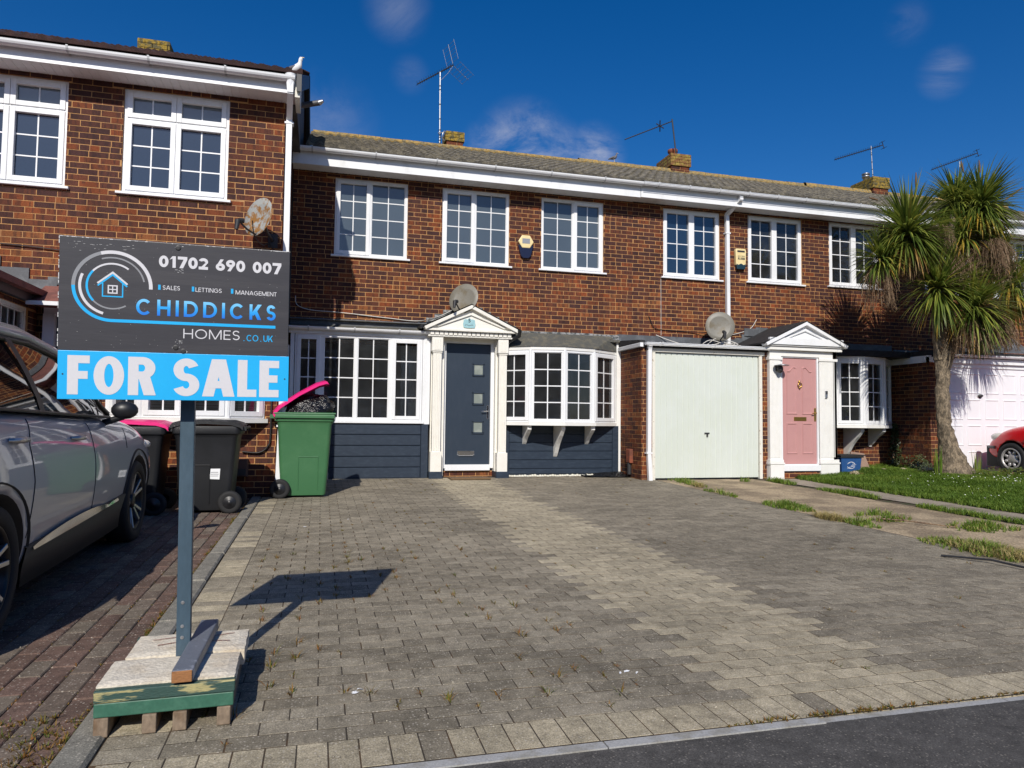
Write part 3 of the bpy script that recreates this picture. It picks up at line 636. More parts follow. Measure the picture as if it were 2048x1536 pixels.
# ================================================================ setting: ground
def driveway():
    # soil / far ground sheets
    b = MB(); b.quad((-300, -9.66, gz(-9.66) - .03), (300, -9.66, gz(-9.66) - .03), (300, 60, -.19), (-300, 60, -.19)); b.build('ground', FARG, kind='structure')
    b = MB(); z = gz(-9.62) - .006
    b.quad((-300, -17.5, z - .12), (300, -17.5, z - .12), (300, -9.62, z), (-300, -9.62, z)); b.build('road', ASPH, kind='structure')
    b = MB(); b.quad((-300, -300, z - .13), (300, -300, z - .13), (300, -17.5, z - .02), (-300, -17.5, z - .02)); b.build('far_pavement', FARG, kind='structure')
    # kerb strip flush with the road
    b = MB(); x = -8.
    while x < 20:
        x2 = x + .9; y0 = -9.628; y1 = -9.578
        if x > 1.95: y0, y1 = -9.64, -9.585
        b.box(x + .003, x2 - .003, y0, y1, gz(-9.6) - .1, gz(-9.6) - .001 - (0 if x < 1.9 else .006)); x = x2
    b.build('kerb_strip', KST, kind='structure')
    # base under the blocks
    b = MB(); e_ = .0012; b.quad((-.70, -9.58, gz(-9.58) - e_), (5.52, -9.58, gz(-9.58) - e_), (5.52, 0, -e_), (-.70, 0, -e_)); base = b.build('driveway', JOINT, kind='structure')
    bl = []   # x0,x1,y0,y1,matclass
    pw, pd = .2045, .1045
    # soldier course by the road
    x = -.68; k = 0
    while x < 9.0:
        bl.append((x + .002, x + .1015, -9.572, -9.368, 1 if random.random() < .93 else 0, rr(.1, .9))); x += .1045
    # left edging column
    y = -9.362
    while y < -.3:
        bl.append((-.698, -.498, y, y + .1, 1 if random.random() < .4 else 0, rr(.3, 1))); y += pd
    # right border column
    y = -9.362
    # field
    y = -9.362; r = 0
    while y < -.22:
        off = (r % 2) * pw / 2; x = -.494 - pw + off; y2 = min(y + .0978, -.22)
        while x < 5.5:
            a, c = max(x, -.494) + rr(0, .0015), min(x + .1985, 5.5)
            if c - a > .03:
                mx = (a + c) / 2; jit = rr(-.05, .05)
                if mx + jit > 1.72 and mx + jit < 2.70: cls = 1
                else: cls = 0
                v = rr(0, 1)
                if cls == 0 and mx > 3.0: v *= .75
                bl.append((a, c, y, y2, cls, v))
            x += pw
        y += pd; r += 1
    # the neighbour's half of the verge beyond x 5.5: soldier course only
    cand = sorted(((Vv(((q[0] + q[1]) / 2, (q[2] + q[3]) / 2, gz(q[2]))) - CAMP).length, i) for i, q in enumerate(bl) if abs((q[1] - q[0]) * (q[3] - q[2]) - .02) < .002 and inview(((q[0] + q[1]) / 2, (q[2] + q[3]) / 2, gz(q[2])), 20))
    ind = set(i for _, i in cand[:300])
    mats = (PGREY, PCREAM); st = MB(); var = {}
    def blk(mb, a, c, d, e, cls, v, h, t1, t2, m=0):
        """one block with worn edges; top follows the slope"""
        cx, cy = (a + c) / 2, (d + e) / 2; ch = .0011; z0 = -.03
        P = lambda x, y, z: (x, y, z + SLOPE * (y - cy) + t1 * (x - cx) + t2 * (y - cy) + h)
        w_ = rr(-.001, .001)
        vs = [P(a, d, z0), P(c, d, z0), P(c, e, z0), P(a, e, z0), P(a, d, -ch), P(c, d, -ch), P(c, e, -ch), P(a, e, -ch), P(a + ch, d + ch, 0), P(c - ch, d + ch, 0), P(c - ch, e - ch, 0), P(a + ch, e - ch, 0)]
        mb.add(vs, ((0, 1, 5, 4), (1, 2, 6, 5), (2, 3, 7, 6), (3, 0, 4, 7), (4, 5, 9, 8), (5, 6, 10, 9), (6, 7, 11, 10), (7, 4, 8, 11), (8, 9, 10, 11)), m, v)
    for i, (a, c, d, e, cls, v) in enumerate(bl):
        cx, cy = (a + c) / 2, (d + e) / 2; h = rr(-.0005, .0007); t1, t2 = rr(-.004, .004), rr(-.004, .004)
        if i in ind:
            shp = 0 if (c - a) > .15 else 1; key = (cls, int(v * 10), shp)
            if key not in var:
                q = MB(); w2, d2 = (c - a) / 2, (e - d) / 2; blk(q, -w2, w2, -d2, d2, cls, (key[1] + .5) / 10, 0, 0, 0); var[key] = q.mesh('paver', mats[cls])
            o = link('paver', var[key], base, loc=(cx, cy, gz(cy) + h)); o.rotation_euler = (t2, -t1, rr(-.006, .006))
        else:
            blk(st, a, c, d, e, cls, v, h + gz(cy), t1, t2, cls)
    st.build('paving', mats, base, 'stuff')
    return base
KST = PM('kerb_pale', (.36, .36, .35), .8, (.28, .27, .24), 12., fine=.2, fscale=150, bump=.3)
drv = driveway()
def left_drive():
    z = lambda y: gz(y) - .012
    b = MB(); b.quad((-9, -9.58, z(-9.58) - .009), (-.83, -9.58, z(-9.58) - .009), (-.83, -2.3, z(-2.3) - .009), (-9, -2.3, z(-2.3) - .009)); base = b.build('neighbour_driveway', JOINT, kind='structure')
    st = MB(); ind = []; allb = []
    cols = [1, 0, 1, 0, 2, 0, 2, 0, 0, 2, 0, 2, 2, 0]
    x = -.835; c = 0
    while x > -4.5:
        cl = cols[c % len(cols)]; y = -9.56 + (c % 2) * .1
        while y < -2.4:
            k = cl if random.random() < .8 else random.choice((0, 1, 2))
            allb.append((x - .1, x, y, y + .2, k, rr(0, 1))); y += .2045
        x -= .1045; c += 1
    mats = (PBRN, PRED, PRED); var = {}
    cand = sorted(((Vv((q[0], (q[2] + q[3]) / 2, -.15)) - CAMP).length, i) for i, q in enumerate(allb) if inview((q[0] + .05, q[2] + .1, z(q[2])), 10))
    ind = set(i for _, i in cand[:300])
    for i, (a, c_, d, e, k, v) in enumerate(allb):
        cx, cy = (a + c_) / 2, (d + e) / 2; h = rr(-.002, .002); zz = z(cy) + h
        key = (k, int(v * 8))
        if i in ind:
            if key not in var:
                q = MB(); q.fbox((Vv((0, 0, 0)), Vv((1, 0, 0)), Vv((0, 1, SLOPE)), Vv((0, 0, 1))), -.05, .05, -.1, .1, -.03, 0, rnd=(key[1] + .5) / 8, ch=.005); var[key] = q.mesh('paver', mats[k])
            link('paver', var[key], base, loc=(cx, cy, zz))
        else: st.fbox((Vv((cx, cy, zz)), Vv((1, 0, 0)), Vv((0, 1, SLOPE)), Vv((0, 0, 1))), -.05, .05, -.1, .1, -.03, 0, m=k, rnd=v, ch=.005)
    st.build('paving', mats, base, 'stuff')
    # kerb stones between the two drives
    y = -9.60
    kb = MB(); kb.box(-.832, -.705, -9.6, -.5, -.3, -.21); kb = kb.build('kerb', JOINT, kind='structure'); L_ = .914
    while y < -.6:
        e = y + L_ - .012; q = MB(); hh = .012 + rr(-.004, .004)
        q.fbox((Vv((-.768 + rr(-.004, .004), (y + e) / 2, gz((y + e) / 2) + hh)), Vv((1, 0, 0)), Vv((0, 1, SLOPE)), Vv((0, 0, 1))), -.058, .058, -(e - y) / 2, (e - y) / 2, -.15, 0, rnd=rr(.0, .6), ch=.012)
        q.build('kerb_stone', PKERB, kb); y += L_
left_drive()
def lawn_off(x):
    t = max(0., min(1., (x - 8.2) / 2.)); return .015 + .115 * t * t * (3 - 2 * t)
def right_ground():
    # concrete drive with crumbled surface, grid displaced a little
    def sheet(name, x0, x1, y0, y1, nx, ny, mat, off, amp, kind='structure'):
        b = MB(); vs = []
        for j in range(ny + 1):
            for i in range(nx + 1):
                x = x0 + (x1 - x0) * i / nx; y = y0 + (y1 - y0) * j / ny
                vs.append((x, y, gz(y) + (off(x) if callable(off) else off) + amp * noise.noise(Vv((x * 1.3, y * 1.3, 3))) + amp * .4 * noise.noise(Vv((x * 6, y * 6, 1)))))
        b.add(vs, [(j * (nx + 1) + i, j * (nx + 1) + i + 1, (j + 1) * (nx + 1) + i + 1, (j + 1) * (nx + 1) + i) for j in range(ny) for i in range(nx)], sm=True)
        return b.build(name, mat, kind=kind)
    sheet('concrete_drive', 5.52, 7.42, -9.36, -.5, 60, 200, CONC, -.006, .012)
    sheet('soil_strip', 7.4, 7.62, -9.36, -.8, 4, 60, SOIL, -.012, .012)
    b = MB(); y = -9.3
    p = sheet('garden_path', 7.60, 8.22, -9.36, -.95, 8, 80, PATHC, .0, .006)
    sheet('lawn_soil', 8.2, 20, -9.36, .3, 60, 50, SOIL, lambda x: lawn_off(x) - .012, .02)
    sheet('red_car_drive', 12.0, 20, -9.3, -.96, 20, 20, PATHC, lambda x: lawn_off(x) + .012, .0)
right_ground()
# ================================================================ houses
def room_curtain(parent, x0, x1, y, z0, z1, side='R'):
    b = MB(); n = 24; vs = []
    for i in range(n + 1):
        x = x0 + (x1 - x0) * i / n; yy = y + .018 * math.sin(i * 2.1) + .008 * math.sin(i * 5)
        vs += [(x, yy, z0), (x, yy, z1)]
    b.add(vs, [(2 * i, 2 * i + 2, 2 * i + 3, 2 * i + 1) for i in range(n)], sm=True); return b.build('curtain', CURT, parent)

def bay(parent, V_, zb, zt, lights, yw=0., label=None, roofz=2.50, roofmat=FELTG, room=True, nbr=(1, 2, 3), roofx=None, brz=.55):
    """faceted bow window; V_ = plan vertices left to right; lights: (cols, sash) per facet"""
    fo = None; P = [Vv((x, y, 0)) for x, y in V_]
    b = MB(); b.fbox(WF(V_[0][0], 0, 0), 0, .001, zb, zb + .001, 0, .001)
    # seat and head boards
    def slab(mb, z0, z1, grow, m=0):
        pts = []
        cx = sum(p.x for p in P) / len(P)
        for i, p in enumerate(P):
            d = Vv((0, -1, 0)) if 0 < i < len(P) - 1 else Vv((0, -.5, 0))
            e = (p - Vv((cx, yw + .15, 0))).normalized()
            pts.append((p.x + e.x * grow, p.y + e.y * grow))
        pts = [(pts[0][0], yw + .06)] + pts + [(pts[-1][0], yw + .06)]
        mb.prism([(a, c) for a, c in pts], (Vv((0, 0, 0)), Vv((1, 0, 0)), Vv((0, 1, 0)), Vv((0, 0, 1))), z0, z1, m); return pts
    b = MB(); slab(b, zb - .055, zb - .002, .045); fo = b.build('bay_window', WHITEP, parent)
    b = MB(); slab(b, zt, zt + .055, .012); b.build('bay_head', WHITEP, fo)
    for i, (a, c) in enumerate(zip(P, P[1:])):
        W = (c - a).length; fr = frame((a.x, a.y, zb), c - a); cols, sash = lights[i]
        casement(fo, fr, W, zt - zb, [(.052, W - .052, .045, zt - zb - .04, cols, 4, sash)], rec=0., sill=0, dep=.06, t=.04, name='bay_light', bar=.018)
        q = MB(); q.tube([(a.x, a.y + .02, zb), (a.x, a.y + .02, zt)], .034, 8, sm=False); q.build('bay_post', WHITE, fo)
    # roof skirt up to the wall
    r_ = MB(); top = []; bot = []
    cx = sum(p.x for p in P) / len(P)
    for p in P:
        e = (p - Vv((cx, yw + .15, 0))).normalized(); bot.append((p.x + e.x * .03, p.y + e.y * .03, zt + .056)); top.append((p.x + (cx - p.x) * .06, yw - .02 if p.y > yw - .1 else yw - .10, roofz))
    for i in range(len(P) - 1):
        r_.quad(bot[i], bot[i + 1], top[i + 1], top[i])
        r_.quad(top[i], top[i + 1], (top[i + 1][0], yw, roofz + .02), (top[i][0], yw, roofz + .02))
    x0, x1 = V_[0][0], V_[-1][0]
    r_.quad(bot[0], top[0], (top[0][0], yw, roofz), (x0, yw, zt)); r_.quad(bot[-1], top[-1], (top[-1][0], yw, roofz), (x1, yw, zt))
    r_.build('bay_roof', roofmat, fo)
    # dark room behind
    if room:
        q = MB(); x0 += .02; x1 -= .02; z0 = .05; z1 = zt + .02; yb = yw + 3.2
        q.quad((x0 - .3, yb, z0), (x1 + .3, yb, z0), (x1 + .3, yb, z1), (x0 - .3, yb, z1)); q.quad((x0, yw + .1, z0), (x0 - .3, yb, z0), (x0 - .3, yb, z1), (x0, yw + .1, z1)); q.quad((x1, yw + .1, z0), (x1 + .3, yb, z0), (x1 + .3, yb, z1), (x1, yw + .1, z1))
        q.quad((x0, yw + .1, z1), (x1, yw + .1, z1), (x1 + .3, yb, z1), (x0 - .3, yb, z1)); q.quad((x0, yw + .1, z0), (x1, yw + .1, z0), (x1 + .3, yb, z0), (x0 - .3, yb, z0))
        q.build('room_lining', ROOMD, fo)
    # corbels under the seat
    for i in nbr:
        p = P[i]; dpt = min(.50, yw - p.y - .03); hh = brz * (1.0 if i == 2 else .62)
        prof = [(0, 0), (dpt, 0), (dpt, -.06)]
        for k in range(9):
            t = k / 8; prof.append((dpt * (1 - t) * (.92 - .25 * math.sin(math.pi * t)) + .03, -.07 - (hh - .09) * (t ** .75)))
        prof += [(.03, -hh), (0, -hh)]
        q = MB(); q.prism(prof, (Vv((p.x - .035, yw - .002, zb - .056)), Vv((0, -1, 0)), Vv((0, 0, 1)), Vv((1, 0, 0))), 0, .07); q.build('corbel', WHITEP, fo, bevel=.005)
    return fo

def gable_canopy(parent, xl, xr, xa, yf, yb, ze, za, face_z0, mat=WHITEP, roofm=FELT, inner=True, flash=None):
    """pedimented door canopy: tympanum, raking mouldings and a small pitched roof running back to the wall"""
    fr = WF(0, yf, 0)
    t = MB(); t.prism([(xl + .06, ze), (xr - .06, ze), (xa, za - .05)], fr, -.06, 0); ty = t.build('pediment', mat, parent)
    def rake(x0, z0, x1, z1, th, n0, n1, nm):
        d = Vv((x1 - x0, 0, z1 - z0)); l = d.length; d.normalize(); nrm = Vv((-d.z, 0, d.x)); nrm = nrm if nrm.z > 0 else -nrm
        q = MB(); q.fbox((Vv((x0, yf, z0)), d, nrm, Vv((0, -1, 0))), 0, l, -th, 0, n0, n1, ch=.004); q.build(nm, mat, parent)
    rake(xl, ze + .02, xa + .005, za + .012, .055, -.08, .075, 'raking_cornice'); rake(xr, ze + .02, xa - .005, za + .010, .055, -.08, .073, 'raking_cornice')
    if inner:
        h = (za - ze); rake(xl + .22, ze + .055, xa, za - .125, .03, 0, .03, 'raking_moulding'); rake(xr - .22, ze + .055, xa, za - .127, .03, 0, .028, 'raking_moulding')
    q = MB(); o = .012
    for (x0, s) in ((xl - .03, 1), (xr + .03, -1)):
        a = (x0, yf - .07, ze + .03); c = (xa, yf - .07, za + .03); d = (xa, yb, za + .03); e = (x0, yb, ze + .03)
        q.quad(a, c, d, e); q.quad(*[(p[0], p[1], p[2] - .03) for p in (a, c, d, e)]); q.quad(a, e, (x0, yb, ze), (x0, yf - .07, ze))
    q.build('canopy_roof', roofm, parent)
    q = MB(); q.box(xl + .03, xr - .03, yf + .0, yb, ze - .02, ze + .0); q.build('canopy_soffit', mat, parent)
    if flash:
        q = MB(); n = 5
        for (x0, s) in ((xl, 1), (xr, -1)):
            if flash == 'L' and s < 0: continue
            for k in range(n):
                u0 = x0 + (xa - x0) * k / n * .92 - s * .06; u1 = x0 + (xa - x0) * (k + 1) / n * .92 + s * .05; zz = ze + (za - ze) * k / n * .92
                a, c = min(u0, u1), max(u0, u1); q.box(a, c, -.010 - .001 * k, -.004, zz - .02, zz + .15)
        q.build('stepped_flashing', LEAD if flash != 'W' else LEADW, parent)
    return ty
def dish(name, label, c, r, facing, mount, mat=DISH, rings=5):
    """offset satellite dish; facing = direction of the bowl's axis"""
    t = thing(name, label, 'satellite dish', mount, 'satellite dishes on the brick walls')
    A = Vv(facing).normalized(); b = MB()
    prof = [(r * k / 8, .16 * r * (k / 8) ** 2) for k in range(9)]
    b.lathe(prof + [(r * .99, .16 * r + .006), (r * .5, .05 * r - .012), (0.001, -.014)], Vv(c) , A, 36); me = b.build('reflector', mat, t)
    X = A.cross(Vv((0, 0, 1))).normalized(); U = X.cross(A)
    low = Vv(c) - U * r * .93 + A * .1 * r; tip = Vv(c) - U * r * .62 + A * r * 1.25
    q = MB(); q.tube([low, low + (tip - low) * .5 - U * .02, tip], .012, 8); q.build('feed_arm', DARKM, t)
    q = MB(); q.tube([tip - A * .02, tip - A * .07 - U * -.02], .032, 10); q.tube([tip, tip - U * .12], [.035, .022], 8); q.build('receiver', DARKM, t)
    q = MB(); back = Vv(c) - A * .03; mt = Vv(mount); q.tube([back, (back + mt) / 2 + Vv((0, -.03, -.05)), mt], .018, 8)
    q.fbox((mt, Vv((1, 0, 0)), Vv((0, 0, 1)), Vv((0, -1, 0))), -.06, .06, -.09, .09, 0, .012); q.build('wall_bracket', DARKM, t)
    return t

# ---------------- house 5 (centre)
HW = [0.0]
H5 = thing('terraced_house', 'brick terraced house with the dark blue front door, navy cladding and three first-floor windows', 'house', (2.5, 0, 0), 'terraced houses in the row')
w5 = Wall(H5)
w5.face(WF(), -.53, 5.5, 2.2, 5.08, [(.138, 1.346, 3.675, 4.98), (1.937, 3.135, 3.675, 4.98), (3.727, 4.925, 3.675, 4.98)], hidden=[(3.1, 5.5, 2.2, 2.5), (-1, 1.7, 2.2, 2.55)])
w5.face(WF(0, -.03), 1.98, 2.90, -.06, .10, z0=-.065)
w5.finish()
for x, st in ((.138, 'L'), (1.937, 'L'), (3.727, 'R')): two_light(H5, x, 3.675, 1.205 if x < 1 else 1.198, 1.305, st, glass=SKYP5, room=None)
eaves(H5, -.54, 5.495, -.35, 5.03, 5.25, 0)
tiled_roof(H5, -.34, 5.5, -.42, 5.325, 3.0, 6.87, TILE)
tiled_roof(H5, 5.5, 5.52, 6.4, 5.32, 3.0, 6.87, TILE) if 0 else None
b = MB(); b.quad((-.34, 3, 6.86), (5.5, 3, 6.86), (5.5, 6.5, 5.2), (-.34, 6.5, 5.2)); b.build('rear_roof', TILE, H5)
ridge_tiles(H5, -.3, 5.5, 3.0, 6.87, LICHT)
# lichen verge strip just below the ridge: the top course is more overgrown
tiled_roof(H5, -.34, 5.5, 2.60, 6.70, 2.93, 6.852, LICHT, step=.028, name='ridge_course')
# former garage front with large window
sx0, sx1 = -.50, 1.70; yf = -.2
b = MB(); b.box(sx0, sx1, yf, yf + .1, -.05, .88); b.build('cladding_backing', NAVYD, H5)
for k in range(5):
    q = MB(); z = .005 + k * .177; q.fbox(WF(0, yf, 0), sx0 + .01, 1.60, z, z + .168, 0, .018, ch=.006); q.build('cladding_board', NAVY, H5)
q = MB(); q.fbox(WF(0, yf, 0), 1.605, 1.72, -.02, .885, 0, .03, ch=.004); q.build('corner_board', NAVY, H5)
q = MB(); q.box(-.4, 1.62, yf - .012, yf - .001, -.03, .004); q.build('cladding_board', NAVY, H5)
zb, H_ = .925, 1.40
fr = WF(-.43, yf, zb)
big = casement(H5, fr, 2.04, H_, [(.05, .37, .05, H_ - .05, 2, 4, True), (.45, .93, .05, H_ - .045, 2, 4, False), (.985, 1.485, .05, H_ - .045, 2, 4, False), (1.56, 1.99, .05, H_ - .06, 2, 4, True)], rec=0, sill=.03, lip=.01, room=(3.2, ROOMD))
room_curtain(big, 1.30, 1.56, .25, .75, 2.3); q = MB(); q.box(1.42, 1.56, .1, .16, .9, 1.25); q.build('window_post', CREAMP, big)
q = MB(); q.box(-.5, -.44, yf - .0, yf + .1, .88, 2.34); q.build('white_panel', WHITE, H5); q = MB(); q.box(1.615, 1.74, yf - .012, yf + .1, .885, 2.34)
for k in range(4): q.box(1.625 + k * .028, 1.645 + k * .028, yf - .02, yf - .011, .885, 2.33)
q.build('white_panel', WHITE, H5)
q = MB(); q.box(sx0 - .03, 1.76, yf - .03, yf + .06, 2.325, 2.39); q.build('fascia', WHITE, H5)
gutter(H5, sx0 - .03, 1.74, yf - .09, 2.425, r=.05, brk=.72)
q = MB(); q.quad((sx0 - .03, yf - .05, 2.43), (1.70, yf - .05, 2.43), (1.70, -.02, 2.50), (sx0 - .03, -.02, 2.50)); q.build('flat_roof', FELTG, H5)
q = MB(); q.box(sx0 - .03, 1.75, -.022, -.004, 2.46, 2.60); q.build('lead_flashing', LEAD, H5)
# door surround, canopy, door
yp = -.30
CREAMW = PM('porch_cream_white', (.80, .78, .71), .5, (.77, .745, .67), 7., fine=.04, bump=.15)
def pilaster(parent, x0, x1, yf, yb, z0, z1, zc, mat, cap=(.03, .24), base=.33, flutes=4, plinth=True):
    fr = WF(0, yf, 0); d = yb - yf
    q = MB(); q.fbox(fr, x0, x1, z0, z1, -d, 0)
    w_ = (x1 - x0)
    for k in range(flutes):
        a = x0 + w_ * (.12 + .76 * k / flutes); c = a + w_ * .76 / flutes * .55
        q.fbox(fr, a, c, z0 + base + .02, z1 - cap[1] - .03, .0, .009, ch=.003)
        q.fbox(fr, a, c, z1 - cap[1] + .02, z1 - .04, cap[0], cap[0] + .007, ch=.002)
    q.fbox(fr, x0 - .025, x1 + .02, z1 - cap[1], z1, -d, cap[0], ch=.003); q.fbox(fr, x0 - .012, x1 + .01, z1 - cap[1] - .025, z1 - cap[1], -d, cap[0] * .5)
    q.fbox(fr, x0 - .025, x1 + .02, z0, z0 + base, -d, .028, ch=.003)
    return q.build('pilaster', mat, parent)
b = MB(); b.box(1.74, 3.06, yp + .1, -.02, .0, 2.36); 
b = MB(); b.box(1.76, 1.985, yp + .12, .02, .0, 2.36); b.box(2.87, 3.05, yp + .12, .02, .0, 2.36); b.box(1.985, 2.87, -.09, .02, 2.305, 2.36); b.build('porch_backing', CREAMW, H5)
pilaster(H5, 1.775, 1.915, yp, yp + .12, .105, 2.345, 0, CREAMW); pilaster(H5, 2.905, 3.04, yp, yp + .12, .085, 2.345, 0, CREAMW)
for x0, x1 in ((1.73, 1.955), (2.86, 3.09)):
    q = MB(); q.fbox(WF(0, yp, 0), x0, x1, -.02, .10, -.25, .05, ch=.01); q.build('pilaster_plinth', NAVY, H5)
q = MB(); q.box(1.68, 3.12, yp - .05, .0, 2.347, 2.372); q.box(1.72, 3.1, yp - .01, .0, 2.372, 2.44); q.box(1.64, 3.16, yp - .11, .0, 2.44, 2.475); q.box(1.74, 3.08, -.10, -.02, 2.30, 2.347); q.build('entablature', CREAMW, H5, bevel=.003)
dm = MB(); dm.box(0, .062, -.05, 0, 0, .062); dme = dm.mesh('dentil', CREAMW)
for k in range(18): link('dentil', dme, H5, loc=(1.715 + k * .0775, yp - .015, 2.374))
gable_canopy(H5, 1.60, 3.21, 2.39, yp - .07, -.02, 2.475, 2.875, 2.4, CREAMW, LEAD, flash='W')
q = MB(); q.tube([(3.22, yp - .15, 2.50), (3.22, yp - .12, 2.40), (3.1, yp + .02, 2.33), (3.06, yp + .08, 2.28)], .035, 8); q.build('canopy_rainpipe', BLKP, H5)
q = MB(); q.tube([(1.56, yp - .14, 2.49), (1.56, 0, 2.52)], .03, 8); q.build('canopy_rainpipe', BLKP, H5)
# plaque with number 5
q = MB(); fr = WF(2.36, yp - .075, 2.595)
pts = [(-.095, -.085), (-.035, -.092), (.04, -.092), (.095, -.085), (.105, -.03), (.095, .04), (.06, .055), (.03, .05), (0, .08), (-.03, .05), (-.06, .055), (-.095, .04), (-.105, -.03)]
q.prism(pts, fr, 0, .012); pl = q.build('number_plaque', PLATE, H5)
PLAQUE = (pl, fr)
def fdoor(parent, x0, x1, z0, z1, y, t=.05, mat=WHITE):
    q = MB(); q.box(x0 - t, x0, y - .03, y + .06, z0 - t, z1 + t); q.box(x1, x1 + t, y - .03, y + .06, z0 - t, z1 + t); q.box(x0, x1, y - .03, y + .06, z1, z1 + t); q.box(x0, x1, y - .045, y + .06, z0 - t * 1.6, z0)
    return q.build('door_frame', mat, parent, bevel=.004)
fdoor(H5, 2.035, 2.815, .205, 2.275, -.04, .062)
q = MB(); q.box(1.97, 2.9, -.03, .06, 2.30, 2.347); q.build('door_head', WHITE, H5)
q = MB(); q.fbox(WF(0, -.03, 0), 2.037, 2.813, .207, 2.273, -.04, 0, ch=.003); door5 = q.build('front_door', NAVYD, H5)
for k, zc in enumerate((1.83, 1.335, .84)):
    xc = 2.605; q = MB(); h = .105; f_ = WF(xc, -.03, zc)
    for (a, c, d, e) in ((-h, h, -h - .01, -h + .022), (-h, h, h - .022, h + .01), (-h, -h + .03, -h, h), (h - .03, h, -h, h)): q.fbox(f_, a, c, d, e, 0, .016, ch=.005)
    wf = q.build('window_trim', NAVYD, door5); q = MB(); q.fbox(f_, -h + .03, h - .03, -h + .022, h - .022, -.002, .003); q.build('pane', FROST, wf)
q = MB(); f_ = WF(2.40, -.03, .395); q.fbox(f_, -.15, .15, -.03, .04, 0, .018, ch=.008); q.fbox(f_, -.13, .13, -.042, -.02, .0, .03, ch=.006); q.build('letterbox', CHROME, door5)
q = MB(); f_ = WF(2.775, -.03, 1.10); q.fbox(f_, -.016, .016, -.12, .12, 0, .01, ch=.004); q.tube([f_[0] + Vv((0, -.01, .02)), f_[0] + Vv((0, -.055, .02)), f_[0] + Vv((-.12, -.055, .015))], .009, 8); q.build('door_handle', CHROME, door5)
# bay of house 5
B5 = [(2.93, -.02), (3.43, -.42), (4.00, -.56), (4.585, -.42), (5.17, -.02)]
bay5 = bay(H5, B5, .94, 2.175, [(2, True), (2, False), (2, False), (2, True)], brz=.60)
room_curtain(bay5, 4.72, 5.08, .05, 1.0, 2.15); room_curtain(bay5, 4.2, 4.32, .12, 1.0, 2.15)
q = MB(); q.box(2.9, 5.24, -.05, .1, -.05, .89); q.build('cladding_backing', NAVYD, H5)
for k in range(6):
    z = -.02 + k * .152; z1 = min(z + .145, .885)
    q = MB(); q.fbox(WF(0, -.05, 0), 3.16, 5.08, z + .06 * (k == 0), z1, 0, .016, ch=.005); q.build('cladding_board', NAVY, H5)
for a, c in ((3.06, 3.155), (5.085, 5.2)): q = MB(); q.fbox(WF(0, -.05, 0), a, c, .02, .885, 0, .022, ch=.004); q.build('corner_board', NAVY, H5)
q = MB()
for k in range(42):
    x = 3.12 + k * .046; q.ell((x, -.09 + rr(-.01, .01), .0 + rr(-.008, .008)), .034, .05, .026 + rr(-.005, .008), n=8)
q.box(3.08, 5.05, -.10, -.04, -.02, .015); q.build('foam_sealant', CREAMP, H5)
q = MB()
for k, (a, c) in enumerate(((3.18, 3.92), (3.93, 4.72), (4.73, 5.22))): q.box(a, c, -.026 - .002 * k, -.004, 2.435 + .004 * k, 2.545 + .004 * (k % 2)); 
q.build('lead_flashing', LEADW, H5)
q = MB(); q.box(3.1, 5.2, -.12, -.02, 2.40, 2.44); q.build('bay_roof_board', FELTG, H5)
q = MB(); q.box(5.165, 5.245, -.06, .06, -.1, 2.44); q.build('end_post', WHITEP, H5)
# chimney of house 5
def chimney(parent, x0, x1, y0, y1, z0, zc, zt, pot=None, lich=LICH, vent=None):
    q = MB(); q.box(x0 + .03, x1 - .03, y0 + .03, y1 - .03, z0, zc); ch = q.build('chimney', MORT, parent)
    z = z0; r = 0; bb = MB()
    while z < zt - .02:
        top = z >= zc - .01; g = 0.0 if top else .03; mt = 1 if top else 0
        z2 = min(z + .066, zt)
        for side in range(4):
            if side in (0, 2): a, c = x0 + g, x1 - g
            else: a, c = y0 + g, y1 - g
            u = a + (0 if r % 2 else -.11)
            while u < c:
                p, q_ = max(u, a), min(u + .215, c)
                if q_ - p > .02:
                    if side == 0: bb.box(p, q_, y0 + g - .004, y0 + g + .03, z, z2, mt, rr(0, 1))
                    elif side == 2: bb.box(p, q_, y1 - g - .03, y1 - g + .004, z, z2, mt, rr(0, 1))
                    elif side == 1: bb.box(x1 - g - .03, x1 - g + .004, p, q_, z, z2, mt, rr(0, 1))
                    else: bb.box(x0 + g - .004, x0 + g + .03, p, q_, z, z2, mt, rr(0, 1))
                u += .225
        z += .075; r += 1
    bb.build('brickwork', [BR, lich], ch, 'stuff')
    q = MB(); q.box(x0, x1, y0, y1, zt - .02, zt + .015); q.build('chimney_cap', lich, ch)
    if pot: q = MB(); c = ((x0 + x1) / 2 + pot, (y0 + y1) / 2, zt); q.lathe([(.10, 0), (.09, .16), (.12, .18), (.12, .24), (.095, .25), (.08, .25), (.08, .05)], c, (0, 0, 1), 16); q.build('chimney_pot', TERRA, ch)
    if vent:
        q = MB(); c = ((x0 + x1) / 2 + vent, (y0 + y1) / 2, zt); q.lathe([(.075, 0), (.075, .12), (.10, .12), (.10, .15), (.07, .16), (.07, .19), (.10, .19), (.10, .22), (.0, .24)], c, (0, 0, 1), 16); q.build('flue_cowl', METAL, ch)
    return ch
chimney(H5, 2.45, 2.86, 2.9, 3.35, 6.7, 6.98, 7.19)

